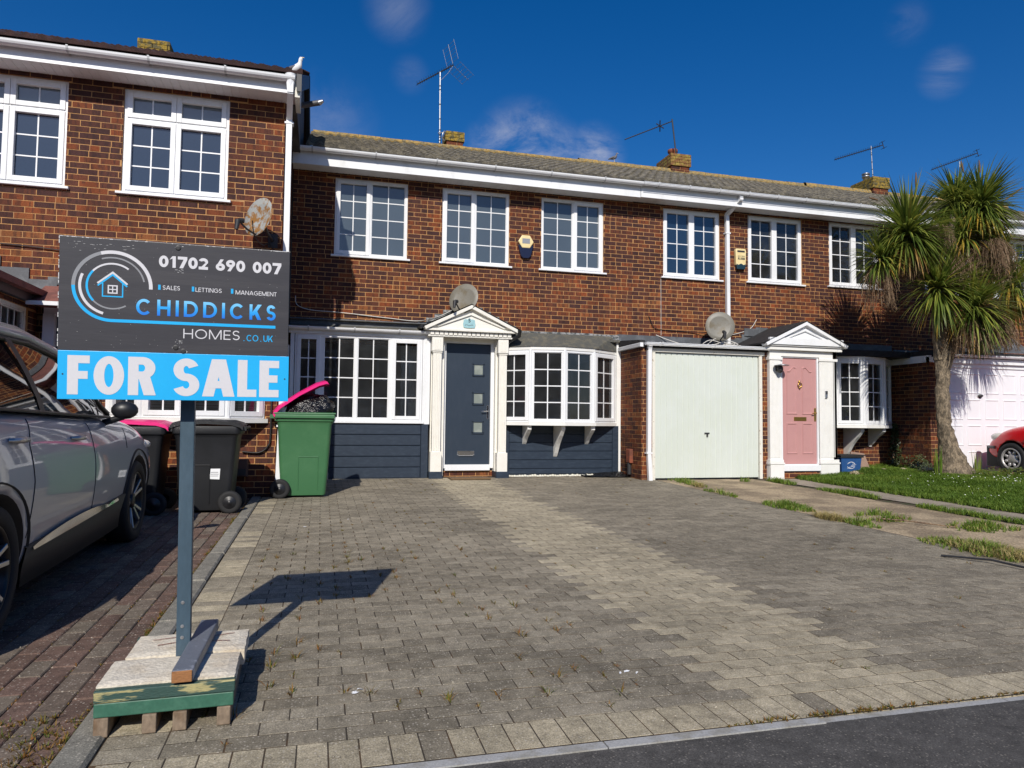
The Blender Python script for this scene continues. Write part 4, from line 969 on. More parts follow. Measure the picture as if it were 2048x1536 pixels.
# ---------------- house 3 (pink door, single garage)
H3 = thing('terraced_house', 'brick terraced house with the pink front door and pale green garage door', 'house', (8.5, 0, 0), 'terraced houses in the row')
w3 = Wall(H3); yg = -.92
w3.face(WF(), 5.5, 11.5, 2.2, 5.12, [(6.125, 7.323, 3.69, 5.0), (7.933, 9.16, 3.71, 5.03), (9.788, 11.0, 3.74, 5.04)], hidden=[(5.5, 7.8, 2.2, 2.5)])
w3.face(WF(), 9.1, 11.5, -.2, 2.2, [(9.2, 11.2, .9, 2.25)])
w3.face(frame((5.25, 0, 0), (0, -1, 0)), 0, -yg, -.1, 2.24)
w3.face(WF(0, yg), 5.25, 5.46, -.1, 2.24); w3.face(WF(0, yg), 7.56, 7.70, -.1, 2.24)
w3.face(WF(0, -1.0), 7.9, 8.75, -.1, .10)
w3.finish()
for x, W, z, bl in ((6.125, 1.198, 3.69, 0), (7.933, 1.227, 3.71, 2), (9.788, 1.212, 3.74, 1)): two_light(H3, x, z, W, 1.31, 'B', blinds=bl, glass=SKYP3 if not bl else None, room=None if not bl else ROOM)
eaves(H3, 5.505, 11.495, -.35, 5.04, 5.26, 0, ribs=3, seams=.62)
tiled_roof(H3, 5.5, 11.5, -.42, 5.335, 3.0, 6.88, TILE); tiled_roof(H3, 5.5, 11.5, 2.60, 6.71, 2.93, 6.865, LICHT, step=.024, name='ridge_course')
b = MB(); b.quad((5.5, 3, 6.89), (11.5, 3, 6.89), (11.5, 6.5, 5.2), (5.5, 6.5, 5.2)); b.build('rear_roof', TILE, H3)
ridge_tiles(H3, 5.52, 11.5, 3.0, 6.90, LICHT)
chimney(H3, 7.78, 8.30, 2.85, 3.6, 6.7, 6.99, 7.27, pot=-.02, lich=LICHB)
downpipe(H3, [(7.52, -.405, 5.25), (7.52, -.405, 5.16), (7.44, -.05, 4.96), (7.45, -.05, 4.6), (7.46, -.05, 2.36)], r=.033, clips=(4.6,))
# garage box
q = MB(); q.box(5.22, 7.72, yg - .03, -.004, 2.235, 2.33); gr = q.build('garage_roof', FELT, H3)
q = MB(); q.prism([(0, 2.33), (yg - .03, 2.33), (yg - .03, 2.36), (0, 2.44)], (Vv((5.2, 0, 0)), Vv((0, 1, 0)), Vv((0, 0, 1)), Vv((1, 0, 0))), 0, .10); q.build('roof_kerb', FELT, gr)
q = MB(); q.box(5.2, 8.0, -.022, -.004, 2.40, 2.56); q.build('lead_flashing', LEAD, H3)
gutter(H3, 5.28, 7.66, yg - .09, 2.315, r=.05, ribs=3, brk=1.0)
q = MB(); q.box(5.19, 5.245, yg - .08, -.03, 2.24, 2.31)
for k in range(3): q.box(5.182, 5.19, yg - .08, -.03, 2.25 + k * .02, 2.262 + k * .02)
q.build('side_gutter', WHITE, H3)
q = MB(); q.box(5.44, 7.64, yg - .012, yg + .05, 2.165, 2.235); q.box(5.445, 5.50, yg - .015, yg + .05, -.02, 2.165); q.box(7.53, 7.59, yg - .015, yg + .05, -.02, 2.165); q.build('garage_frame', WHITED, H3, bevel=.003)
# up-and-over door: pressed vertical ribs, one panel
gd = MB(); n = 19; x0, x1 = 5.505, 7.525; W = (x1 - x0) / n; pts = []
for k in range(n):
    a = x0 + k * W; pts += [(a, 0), (a + .010, .012), (a + W - .016, .012), (a + W - .008, 0)]
pts.append((x1, 0))
vs = []
for (x, d) in pts: vs += [(x, yg + .028 - d, .01), (x, yg + .028 - d, 2.155)]
gd.add(vs, [(2 * i, 2 * i + 2, 2 * i + 3, 2 * i + 1) for i in range(len(pts) - 1)]); gdo = gd.build('garage_door', GARG, H3)
q = MB(); q.fbox(WF(6.50, yg + .02, .78), -.045, .045, -.012, .012, 0, .02, ch=.004); q.fbox(WF(6.50, yg + .02, .78), -.012, .012, -.06, .0, 0, .03, ch=.004); q.build('door_handle', DARKM, gdo)
downpipe(H3, [(5.365, yg - .09, 2.28), (5.365, yg - .06, 2.2), (5.365, yg - .055, 1.5), (5.36, yg - .055, .44), (5.375, yg - .075, -.02)], r=.033, clips=(.44,))
# porch 3
yp3 = -1.0
q = MB(); q.box(7.70, 7.93, yp3, yp3 + .12, -.03, 2.28); q.box(8.735, 9.1, yp3, yp3 + .12, -.03, 2.28); q.box(7.93, 8.735, yp3 + .0, yp3 + .12, 2.17, 2.28); q.box(9.02, 9.1, yp3, -.02, .0, 2.28)
for a, c in ((7.72, 7.92), (8.75, 9.08)):
    m_ = int((c - a) / .026)
    for k in range(m_): q.box(a + k * .026, a + k * .026 + .014, yp3 - .008, yp3 + .001, .36, 2.10)
q.build('porch_surround', WHITEP, H3, bevel=.002)
for a, c in ((7.68, 7.955), (8.72, 9.115)):
    q = MB(); f_ = WF(0, yp3, 0); q.fbox(f_, a, c, -.04, .24, -.12, .04, ch=.004); q.fbox(f_, a - .012, c + .012, .24, .27, -.12, .052, ch=.006); q.fbox(f_, a - .004, c + .004, .27, .32, -.12, .03, ch=.006); q.build('pilaster_base', WHITEP, H3)
    q = MB(); q.fbox(f_, a, c, 2.10, 2.15, -.12, .02, ch=.005); q.build('pilaster_capital', WHITEP, H3)
q = MB(); q.box(7.60, 9.17, yp3 - .07, -.02, 2.28, 2.345); q.box(7.56, 9.21, yp3 - .10, -.02, 2.345, 2.365); q.build('entablature', WHITEP, H3)
gable_canopy(H3, 7.53, 9.24, 8.37, yp3 - .08, -.02, 2.365, 2.78, 2.3, WHITE, FELT, inner=True, flash='L')
q = MB(); q.box(7.62, 9.16, yp3 - .125, yp3 - .075, 2.37, 2.49); q.build('pediment_board', WHITE, H3)
q = MB(); q.fbox(WF(7.98, -.004, 2.70), -.15, .15, -.07, .09, 0, .03, ch=.012); q.build('lead_patch', LEAD, H3)
q = MB(); q.box(7.93, 8.74, yp3 - .03, yp3 + .05, .12, .225); q.build('door_sill', WHITE, H3, bevel=.004)
fdoor(H3, 7.975, 8.695, .24, 2.15, yp3 + .05, .03)
q = MB(); q.fbox(WF(0, yp3 + .045, 0), 7.976, 8.694, .242, 2.148, -.04, 0, ch=.003); d3 = q.build('front_door', PINK, H3)
def panel(parent, pts, mat, y, d=.012):
    q = MB(); n = len(pts); cx = sum(p[0] for p in pts) / n; cz = sum(p[1] for p in pts) / n
    def inset(k): return [(p[0] + (cx - p[0]) / max(abs(cx - p[0]), .001) * k, p[1] + (cz - p[1]) / max(abs(cz - p[1]), .001) * k) for p in pts]
    rings = [(inset(0), 0), (inset(.008), d), (inset(.02), d), (inset(.034), -.001)]
    vs = [(x, y - dd, z) for r_, dd in rings for x, z in r_]
    fs = [(a * n + i, a * n + (i + 1) % n, (a + 1) * n + (i + 1) % n, (a + 1) * n + i) for a in range(3) for i in range(n)]
    q.add(vs, fs); q.build('door_panel', mat, parent)
yd = yp3 + .045
for (a, c, d, e) in ((8.06, 8.29, .42, .98), (8.39, 8.62, .42, .98)): panel(d3, [(a, d), (c, d), (c, e), (a, e)], PINK, yd)
for s, (a, c) in ((1, (8.06, 8.29)), (-1, (8.39, 8.62))):
    top = [(c, 1.98), (c - .05, 2.0), ((a + c) / 2, 1.96), (a + .05, 1.92), (a, 1.92)] if s == 1 else [(c, 1.92), (c - .05, 1.92), ((a + c) / 2, 1.96), (a + .05, 2.0), (a, 1.98)]
    panel(d3, [(a, 1.13), (c, 1.13)] + top, PINK, yd)
q = MB(); f_ = WF(8.35, yd, 1.05); q.fbox(f_, -.13, .13, -.035, .035, 0, .01, ch=.003); q.fbox(f_, -.10, .10, -.02, .02, .01, .014, ch=.002); q.build('letterbox', BRASS, d3)
q = MB(); f_ = WF(8.335, yd, 1.66); q.ell(f_[0] + Vv((0, -.01, .06)), .022, .015, .03); q.lathe([(.03, 0), (.045, 0), (.045, .012), (.03, .012), (.03, 0)], f_[0] + Vv((0, -.02, 0)), (0, -1, 0), 18); q.ell(f_[0] + Vv((0, -.025, -.05)), .016, .014, .02); q.build('door_knocker', BRASS, d3)
q = MB(); f_ = WF(8.665, yd, 1.13); q.fbox(f_, -.02, .02, -.12, .12, 0, .008, ch=.003); q.tube([f_[0] + Vv((0, -.01, .03)), f_[0] + Vv((0, -.05, .03)), f_[0] + Vv((-.09, -.05, .02))], .009, 8); q.build('door_handle', BRASS, d3)
B3 = [(9.08, -.02), (9.56, -.43), (10.10, -.56), (10.69, -.43), (11.22, -.02)]
bay3 = bay(H3, B3, .95, 2.22, [(2, True), (2, True), (2, True), (2, True)], roofz=2.42, roofmat=FELT, nbr=(1, 2, 3), brz=.60)
room_curtain(bay3, 11.0, 11.15, .1, 1.0, 2.15)
vz = thing('flower_vase', 'blue glass vase of yellow flowers inside the bow window by the pink door', 'vase', (10.0, -.2, .96))
q = MB(); q.lathe([(.0001, 0), (.05, 0), (.075, .05), (.06, .11), (.03, .15), (.035, .17)], (9.98, -.22, .952), (0, 0, 1), 16); q.build('vase', BLUE, vz)
q = MB()
for k in range(9): q.tube([(9.98, -.22, 1.1), (9.98 + rr(-.07, .07), -.22 + rr(-.04, .04), 1.2 + rr(0, .08))], .004, 4)
q.build('stems', GRASS, vz, 'stuff'); q = MB()
for k in range(10): q.ell((9.98 + rr(-.08, .08), -.22 + rr(-.04, .04), 1.22 + rr(-.02, .07)), .022, .02, .018, n=6)
q.build('blooms', YELB, vz, 'stuff')
q = MB(); q.box(9.2, 11.25, -.03, -.004, 2.40, 2.58); q.build('lead_flashing', LEAD, H3)
q = MB(); q.box(9.1, 11.24, -.56, -.0, 2.285, 2.40); q.build('bay_roof_board', FELT, H3)
q = MB(); q.box(9.15, 11.2, -.06, .0, -.1, .11); q.build('brick_plinth', BRR, H3)

# ---------------- house 1 (right, white garage)
H1 = thing('terraced_house', 'rightmost brick terraced house behind the palm, with white panelled garage door', 'house', (14.5, 0, 0), 'terraced houses in the row')
w1 = Wall(H1); y1 = -.95
w1.face(WF(), 11.5, 17.6, 2.2, 5.12, [(12.14, 13.34, 3.74, 5.05), (13.98, 15.2, 3.74, 5.05)])
w1.face(frame((11.25, 0, 0), (0, -1, 0)), 0, -y1, -.1, 2.2)
w1.face(WF(0, y1), 11.25, 11.52, -.1, 2.2); w1.face(WF(0, y1), 14.0, 17.6, -.1, 2.2)
w1.finish()
for x in (12.14, 13.98): two_light(H1, x, 3.74, 1.21, 1.31, 'B', glass=GLASSH)
eaves(H1, 11.505, 17.6, -.35, 5.05, 5.27, 0, seams=.8)
tiled_roof(H1, 11.5, 17.6, -.42, 5.345, 3.0, 6.89, TILE)
ridge_tiles(H1, 11.52, 17.6, 3.0, 6.93, LICHT)
b = MB(); b.quad((11.5, 3, 6.91), (17.6, 3, 6.91), (17.6, 6.5, 5.2), (11.5, 6.5, 5.2)); b.quad((17.6, -.42, 5.3), (17.6, 3, 6.9), (17.6, 6.5, 5.2), (17.6, 6.5, 2)); b.build('rear_roof', TILE, H1)
chimney(H1, 13.42, 13.93, 2.8, 3.6, 6.7, 6.98, 7.27, vent=-.12)
chimney(H1, 16.3, 16.7, 2.8, 3.4, 6.7, 6.9, 7.1)
q = MB(); q.box(11.2, 14.6, y1 - .02, -.004, 2.20, 2.40); q.build('garage_roof', FELT, H1)
q = MB(); q.box(11.19, 11.24, y1 - .06, -.02, 2.17, 2.30); q.box(11.19, 14.2, y1 - .07, y1 + .02, 2.17, 2.27); q.build('fascia', WHITE, H1)
gutter(H1, 11.3, 15, y1 - .13, 2.33, r=.05, brk=.9)
q = MB(); q.box(11.5, 14.0, y1 - .015, y1 + .05, 2.09, 2.17); q.box(11.5, 11.60, y1 - .015, y1 + .05, -.02, 2.09); q.box(13.9, 14.0, y1 - .015, y1 + .05, -.02, 2.09); q.build('garage_frame', WHITE, H1, bevel=.003)
q = MB(); q.box(11.60, 13.90, y1 + .01, y1 + .05, .0, 2.09); gd1 = q.build('garage_door', GARW, H1)
for r_ in range(4):
    for c_ in range(5):
        a = 11.69 + c_ * .445; z = .07 + r_ * .505
        panel(gd1, [(a, z), (a + .35, z), (a + .35, z + .40), (a, z + .40)], GARW, y1 + .01, .012)
q = MB(); q.ell((12.45, y1 - .02, 1.55), .06, .03, .03); q.box(12.44, 12.47, y1 - .01, y1 + .01, 1.5, 1.56); q.build('door_handle', DARKM, gd1)
# porch canopy roof of house 1 with stepped flashing
q = MB()
for k in range(8): q.box(12.55 + k * .17, 12.75 + k * .17, -.012 - k * .001, -.004, 2.5, 2.56 + k * .075)
q.box(11.3, 14.5, -.014, -.0045, 2.38, 2.5); q.build('stepped_flashing', LEAD, H1)
q = MB(); q.quad((12.6, -.9, 2.42), (13.9, -.9, 2.42), (14.2, -.02, 3.0), (13.6, -.02, 2.98)); q.build('canopy_roof', LEAD, H1)

# ---------------- house 7 (left, taller front nearer the road)
H7 = thing('terraced_house', 'leftmost brick house standing forward of the row, with top-light casements and a red canopy', 'house', (-3, -2.4, 0), 'terraced houses in the row')
w7 = Wall(H7); y7 = -2.4
w7.face(WF(0, y7), -6.6, -.55, -.3, 5.13, [(-4.30, -3.075, 3.73, 5.045), (-2.462, -1.232, 3.73, 5.045), (-2.5, -.72, .95, 2.2), (-3.2, -2.6, -.1, 2.15)])
w7.face(frame((-.55, y7, 0), (0, 1, 0)), 0, .6, -.3, 5.2); w7.face(frame((-.55, y7, 0), (0, 1, 0)), .6, 1.5, -.3, 5.5); w7.face(frame((-.55, y7, 0), (0, 1, 0)), 1.5, 3.4, -.3, 5.9)
w7.face(frame((-3.3, -2.4, 0), (0, -1, 0)), -4.5, 0, -.3, 2.5) if 0 else None
w7.face(frame((-3.3, -8.4, 0), (0, 1, 0)), 0, 6.0, -.3, 2.35, [(4.6, 5.75, 1.35, 2.2)])
w7.finish()
for x in (-4.30, -2.462): two_light(H7, x, 3.73, 1.228, 1.315, 'T', y=y7, glass=SKYP7, room=None, glass2=PALE7)
eaves(H7, -6.7, -.42, -2.75, 5.08, 5.225, y7, seams=.86)
q = MB(); q.box(-.42, -.36, -2.79, -2.3, 5.02, 5.34); q.build('eaves_box_end', WHITED, H7)
tiled_roof(H7, -6.8, -.33, -2.84, 5.318, .6, 6.93, TILED, amp=.035, per=.16)
b = MB(); b.quad((-6.8, .6, 6.92), (-.33, .6, 6.92), (-.33, 4.5, 5.1), (-6.8, 4.5, 5.1)); b.build('rear_roof', TILED, H7)
# verge: dark boards and undercloak along the gable
q = MB(); P7 = [(-2.84, 5.30), (.6, 6.92), (.6, 6.70), (-2.84, 5.08)]
q.prism(P7, (Vv((-.40, 0, 0)), Vv((0, 1, 0)), Vv((0, 0, 1)), Vv((1, 0, 0))), 0, .06); q.prism([(.6, 6.92), (4.5, 5.1), (4.5, 4.9), (.6, 6.70)], (Vv((-.40, 0, 0)), Vv((0, 1, 0)), Vv((0, 0, 1)), Vv((1, 0, 0))), 0, .06); q.build('bargeboard', DARKM, H7)
q = MB(); q.box(-.548, -.36, -2.33, 1.0, 5.35, 6.2) if 0 else None
q.prism([(-2.35, 5.2), (1.0, 5.2), (1.0, 6.6), (.6, 6.68), (-2.35, 5.3)], (Vv((-.545, 0, 0)), Vv((0, 1, 0)), Vv((0, 0, 1)), Vv((1, 0, 0))), 0, .12); q.build('gable_cladding', PM('gable_boards', (.05, .045, .042), .7, (.09, .085, .08), 3, fine=.2), H7)
q = MB(); q.tube([(-.43, -1.6, 5.42), (-.13, -1.75, 5.44)], .04, 10); q.tube([(-.13, -1.75, 5.44), (-.08, -1.78, 5.46)], [.04, .02], 10); q.build('overflow_pipe', METAL, H7)
downpipe(H7, [(-.475, -2.82, 5.28), (-.475, -2.82, 5.06), (-.495, -2.46, 4.86), (-.49, -2.46, 3.0), (-.49, -2.46, .9), (-.51, -2.46, .08)], r=.036, clips=(4.8, .86))
b = MB(); b.tube([(-.475, -2.81, 5.29), (-.475, -2.81, 5.1)], [.07, .045], 10); b.build('gutter_outlet', WHITE, H7)
chimney(H7, -3.03, -2.55, .45, 1.0, 6.6, 6.62, 7.10)
B7 = [(-2.50, -2.42), (-2.06, -2.78), (-1.58, -2.88), (-1.10, -2.78), (-.70, -2.42)]
bay7 = bay(H7, B7, .95, 2.1, [(2, True), (2, True), (2, True), (2, True)], yw=y7, roofz=2.4, roofmat=FELTR, nbr=(), room=True)
q = MB()
for k in range(30): q.box(-2.4, -.8, -2.35, -2.32, 1.0 + k * .035, 1.006 + k * .035)
q.build('venetian_blind', WOODW, bay7)
# door surround, canopy and projecting garage
q = MB(); q.box(-3.2, -3.08, -2.52, -2.39, -.1, 2.16); q.box(-2.72, -2.6, -2.5, -2.39, -.1, 2.16); q.box(-3.2, -2.6, -2.5, -2.39, 2.16, 2.26); q.build('door_frame', WHITE, H7)
q = MB(); q.box(-3.08, -2.72, -2.44, -2.40, -.1, 2.16); q.build('front_door', NAVYD, H7)
q = MB(); q.prism([(-2.95, 2.235), (-2.38, 2.53), (-2.38, 2.235)], (Vv((-3.22, 0, 0)), Vv((0, 1, 0)), Vv((0, 0, 1)), Vv((1, 0, 0))), 0, 2.6); q.build('canopy_roof', FELTR, H7)
q = MB(); q.box(-3.22, -.62, -2.985, -2.952, 2.20, 2.245); q.build('canopy_trim', WHITE, H7)
q = MB(); q.prism([(-6.6, 3.9), (-3.12, 2.40), (-3.12, 2.33), (-3.3, 2.33), (-6.6, 3.7)], (Vv((0, -2.41, 0)), Vv((1, 0, 0)), Vv((0, 0, 1)), Vv((0, -1, 0))), 0, 6.0); q.build('garage_roof', FELTR, H7)
q = MB()
for k in range(9):
    x = -3.16 - k * .30; z = 2.42 + k * .30 * .43; q.box(x - .34, x + .06, -2.424 - .001 * k, -2.404, z - .02, z + .16)
q.box(-3.2, -.60, -2.42, -2.404, 2.53, 2.62); q.build('stepped_flashing', LEAD, H7)
casement(H7, frame((-3.3, -3.80, 1.35), (0, 1, 0)), 1.15, .85, [(.05, 1.10, .05, .80, 6, 1, False)], mat=WHITED, room=(1.2, ROOMD))
q = MB(); q.box(-3.26, -3.2, -8.4, -2.46, 2.24, 2.33); q.build('fascia', DARKM, H7)
# ================================================================ lettering by strokes
def arc(cx, cy, rx, ry, a0, a1, n=18):
    return [(cx + rx * math.cos(R(a0 + (a1 - a0) * i / n)), cy + ry * math.sin(R(a0 + (a1 - a0) * i / n))) for i in range(n + 1)]
def glyph(c, w, t, ty=None):
    """parts of a letter of height 1 and width w: ('L',points,closed) strokes, ('Q',4 points) bars, ('A',cx,cy,rx,ry,a0,a1) ring arcs"""
    ty = ty or t; h = t / 2; hy = ty / 2; w2 = w / 2
    V_ = lambda x, y0=0, y1=1: ('Q', [(x, y0), (x + t, y0), (x + t, y1), (x, y1)])
    H_ = lambda x0, x1, y: ('Q', [(x0, y), (x1, y), (x1, y + ty), (x0, y + ty)])
    D_ = lambda x0, y0, x1, y1, a: ('Q', [(x0, y0), (x0 + a, y0), (x1 + a, y1), (x1, y1)])
    a = t * 1.16
    if c in 'O0': return [('A', w2, .5, w2, .5, 0, 360)]
    if c == 'C': return [('A', w2, .5, w2, .5, 42, 318)]
    if c == 'G': return [('A', w2, .5, w2, .5, 42, 356), H_(w * .52, w - h * .3, .44)]
    if c == 'D': x = w * .40; return [V_(0), H_(t, x, 1 - ty), H_(t, x, 0), ('A', x, .5, w - x, .5, -90, 90)]
    if c == 'E': return [V_(0), H_(t, w, 1 - ty), H_(t, w * .93, .5 - hy), H_(t, w, 0)]
    if c == 'F': return [V_(0), H_(t, w, 1 - ty), H_(t, w * .92, .5 - hy)]
    if c == 'H': return [V_(0), V_(w - t), H_(t, w - t, .5 - hy)]
    if c == 'I': return [V_(w2 - h)]
    if c == 'L': return [V_(0), H_(t, w, 0)]
    if c == 'T': return [V_(w2 - h, 0, 1 - ty), H_(0, w, 1 - ty)]
    if c == 'K': return [V_(0), D_(t * .2, .28, w - a * 1.15, 1, a * 1.2), D_(w - a * 1.2, 0, w * .30, .60, a * 1.15)]
    if c == 'M': return [V_(0), V_(w - t), D_(w2 - a / 2, .0, 0, 1, a), D_(w2 - a / 2, .0, w - a, 1, a)]
    if c == 'N': return [V_(0), V_(w - t), D_(w - a, 0, 0, 1, a)]
    if c == 'R': x = w * .5; m_ = .42; return [V_(0), H_(t, x, 1 - ty), H_(t, x, m_), ('A', x, (1 + m_) / 2, w * .97 - x, (1 - m_) / 2, -90, 90), D_(w - a, 0, w * .36, m_ + ty * .3, a)]
    if c == 'S': ry = .25 + hy / 2; return [('A', w2, 1 - ry, w2 * .96, ry, 22, 272), ('A', w2, ry, w2, ry, -158, 92)]
    if c == 'A': return [D_(0, 0, w2 - a * .62, 1, a), D_(w - a, 0, w2 - a * .38, 1, a), H_(w * .2, w * .8, .22)]
    if c == 'U': return [V_(0, .36), V_(w - t, .36), ('A', w2, .36, w2, .36, 180, 360)]
    if c == '.': return [('Q', [(w2 - h, 0), (w2 + h, 0), (w2 + h, t), (w2 - h, t)])]
    if c == '1': return [V_(w * .42), ('Q', [(0, .68), (w * .45, .80), (w * .45, 1), (w * .3, .93)])]
    if c == '7': return [H_(0, w, 1 - ty), D_(w * .18, 0, w - a, 1 - ty, a)]
    if c == '2': return [('A', w2, .68, w2, .32, -25, 165), ('Q', [(0, 0), (a * 1.1, .02), (w * .98, .60), (w * .70, .58)]), H_(0, w, 0)]
    if c == '6': return [('A', w2, .33, w2, .33, 0, 360), ('Q', [(0, .33), (t * .98, .36), (w * .86, 1), (w * .50, 1)])]
    if c == '9': return [('A', w2, .67, w2, .33, 0, 360), ('Q', [(w, .67), (w - t * .98, .64), (w * .14, 0), (w * .50, 0)])]
    if c == '5': return [H_(w * .16, w * .92, 1 - ty), ('Q', [(w * .08, .50), (w * .08 + t, .50), (w * .16 + t, 1), (w * .16, 1)]), ('A', w2 * .96, .33, w2, .33, -155, 125)]
    return []
WID = dict(O=.92, C=.86, G=.92, D=.8, E=.55, F=.52, H=.74, I=.16, L=.5, T=.58, K=.72, M=.98, N=.76, R=.62, S=.56, A=.86, U=.7)
def ribbon(mb, pts, wd, fr, n, closed=False, m=0, sub=0, rf=None, wy=None):
    P = [Vv((p[0], p[1])) for p in pts]
    if sub and not closed:
        Q = []
        for a, c in zip(P, P[1:]):
            k = max(1, int((c - a).length / sub)); Q += [a.lerp(c, i / k) for i in range(k)]
        P = Q + [P[-1]]
    O, U, V, Nn = fr; N_ = len(P); l = []; r_ = []
    for i, p in enumerate(P):
        a = P[i - 1] if (i > 0 or closed) else None; c = P[(i + 1) % N_] if (i < N_ - 1 or closed) else None
        d1 = (p - a).normalized() if a is not None else None; d2 = (c - p).normalized() if c is not None else None
        if d1 is None: d1 = d2
        if d2 is None: d2 = d1
        n1 = Vv((-d1.y, d1.x)); n2 = Vv((-d2.y, d2.x)); nn = (n1 + n2); nn = nn.normalized() if nn.length > 1e-5 else n1
        k = 1 / max(.45, nn.dot(n1)); off = nn * (wd / 2 * k)
        if wy: off = Vv((off.x, off.y * wy / wd))
        l.append(p + off); r_.append(p - off)
    W3 = lambda q: O + U * q.x + V * q.y + Nn * n
    for i in range(N_ if closed else N_ - 1):
        j = (i + 1) % N_; rv = rf(P[i].lerp(P[j], .5)) if rf else .5
        mb.quad(W3(r_[i]), W3(r_[j]), W3(l[j]), W3(l[i]), m, rv)
def text(mb, s, u0, u1, v0, v1, t, fr, n=.0008, gap=.14, m=0, wids=None, ty=None, sub=0, rf=None):
    wd = [(wids or WID).get(c, WID.get(c, .62)) if c not in ' ' else .38 for c in s]
    tot = sum(wd) + gap * (len(s) - 1); H = v1 - v0; sx = (u1 - u0) / tot; x = u0
    for c, w_ in zip(s, wd):
        if c != ' ':
            ws = w_ * sx / H; tx = t; tyy = ty or t
            for k, g in enumerate(glyph(c, ws, t, ty)):
                nn = n + k * .00012; P3 = lambda px, py: fr[0] + fr[1] * (x + px * H) + fr[2] * (v0 + py * H) + fr[3] * nn
                if g[0] == 'Q':
                    p = g[1]; S = max(1, int(abs(p[2][1] - p[0][1]) * H / sub)) if sub else 1
                    lp = lambda a_, b_, t_: (a_[0] + (b_[0] - a_[0]) * t_, a_[1] + (b_[1] - a_[1]) * t_)
                    if abs(p[1][1] - p[0][1]) < 1e-6 or S == 1:
                        for i_ in range(S):
                            a0, a1 = lp(p[0], p[3], i_ / S), lp(p[0], p[3], (i_ + 1) / S); b0, b1 = lp(p[1], p[2], i_ / S), lp(p[1], p[2], (i_ + 1) / S)
                            mb.quad(P3(*a0), P3(*b0), P3(*b1), P3(*a1), m, rf(Vv((0, v0 + (a0[1] + a1[1]) / 2 * H))) if rf else .5)
                else:
                    _, cx_, cy_, rx, ry, a0, a1 = g; S = 34
                    for i_ in range(S):
                        th, t2 = R(a0 + (a1 - a0) * i_ / S), R(a0 + (a1 - a0) * (i_ + 1) / S)
                        o1 = (cx_ + rx * math.cos(th), cy_ + ry * math.sin(th)); o2 = (cx_ + rx * math.cos(t2), cy_ + ry * math.sin(t2))
                        i1 = (cx_ + (rx - tx) * math.cos(th), cy_ + (ry - tyy) * math.sin(th)); i2 = (cx_ + (rx - tx) * math.cos(t2), cy_ + (ry - tyy) * math.sin(t2))
                        mb.quad(P3(*i1), P3(*o1), P3(*o2), P3(*i2), m, rf(Vv((0, v0 + (o1[1] + i1[1]) / 2 * H))) if rf else .5)
        x += (w_ + gap) * sx

q = MB(); f5 = PLAQUE[1]; text(q, '5', -.020, .022, .0, .062, .2, f5, n=.0125, wids={'5': .6})
for k in range(11): q.fbox(f5, -.075 + k * .0135, -.068 + k * .0135, -.055 + .006 * math.sin(k * .9), -.040 + .006 * math.sin(k * .9), .012, .0127)
q.build('house_number', DARKM, PLAQUE[0])
# ================================================================ the estate agent's board
so_ = Vv((-0.9411, -9.0455, 1.0170)); SU = Vv((.9986934, .0505051, .0077904)).normalized(); SVv = Vv((-.0048696, -.0576984, .9983222)).normalized(); SN = SU.cross(SVv); SN = SN if SN.y < 0 else -SN
sfr = (so_, SU, SVv, SN)
sg = thing('for_sale_sign', 'grey and cyan estate agent board on a slate blue post in front of the driveway', 'sign', (-.5, -8.9, 0))
q = MB(); q.fbox(sfr, 0, .808, .181, .601, -.010, 0, 0); b1 = q.build('board', [SIGNK], sg, bevel=.0015)
q = MB(); q.fbox(sfr, .001, .812, 0, .1805, -.010, .0005); b2 = q.build('slip_board', SIGNC, sg, bevel=.0015)
q = MB(); q.fbox(sfr, -.0012, .8092, .6012, .6022, -.0105, .0006)
random.seed(5)
for k in range(34):
    x = rr(0, .8); q.fbox(sfr, x, x + rr(.002, .012), .6000 - rr(0, .0012), .6017, .0, .0009)
for k in range(30): y = rr(.19, .59); q.fbox(sfr, -.0015, .0012, y, y + rr(.002, .012), 0, .001)
for k in range(26): x, y = rr(.02, .25), rr(.55, .59); q.fbox(sfr, x, x + rr(.001, .012), y, y + .0009, 0, .0007)
for (x, y) in ((.398, .584), (.396, .200), (.423, .189), (.402, .497), (.404, .225)):
    for k in range(9): dx, dy = rr(-.014, .014), rr(-.008, .008); q.fbox(sfr, x + dx, x + dx + rr(.001, .009), y + dy, y + dy + .0013, 0, .0008)
for k in range(60): x, y = rr(.02, .78), rr(.19, .59); q.fbox(sfr, x, x + rr(.001, .004), y, y + .0006, 0, .0006)
q.build('worn_edge', SIGNB, b1, 'stuff')
q = MB()
for (x, y) in ((.398, .586), (.396, .203), (.423, .190)): q.lathe([(.010, 0), (.010, .002), (.006, .003), (0.0001, .003)], so_ + SU * x + SVv * y, SN, 12, sm=False)
for (x, y) in ((.018, .093), (.797, .090)): q.lathe([(.003, .0006), (.003, .0016), (0.0001, .0016)], so_ + SU * x + SVv * y, SN, 8, sm=False)
q.build('screw_heads', DARKM, b1)
W_ = MB(); G_ = MB(); C_ = MB(); GR_ = MB()
NW = {c: .62 for c in '0123456789'}; NW['1'] = .46
text(W_, '01702 690 007', .332, .776, .5085, .553, .25, sfr, wids=NW, gap=.07)
for s_, a, c, z0 in (('SALES', .347, .407, .4225), ('LETTINGS', .462, .556, .4215), ('MANAGEMENT', .607, .760, .4195)): text(W_, s_, a, c, z0, z0 + .0165, .13, sfr, gap=.10)
text(W_, 'HOMES', .422, .625, .2395, .2765, .105, sfr, gap=.16)
text(C_, '.CO.UK', .634, .749, .2370, .2620, .12, sfr, gap=.10)
for a in (.331, .449, .590): C_.fbox(sfr, a, a + .0085, .4215, .4405, 0, .0008)
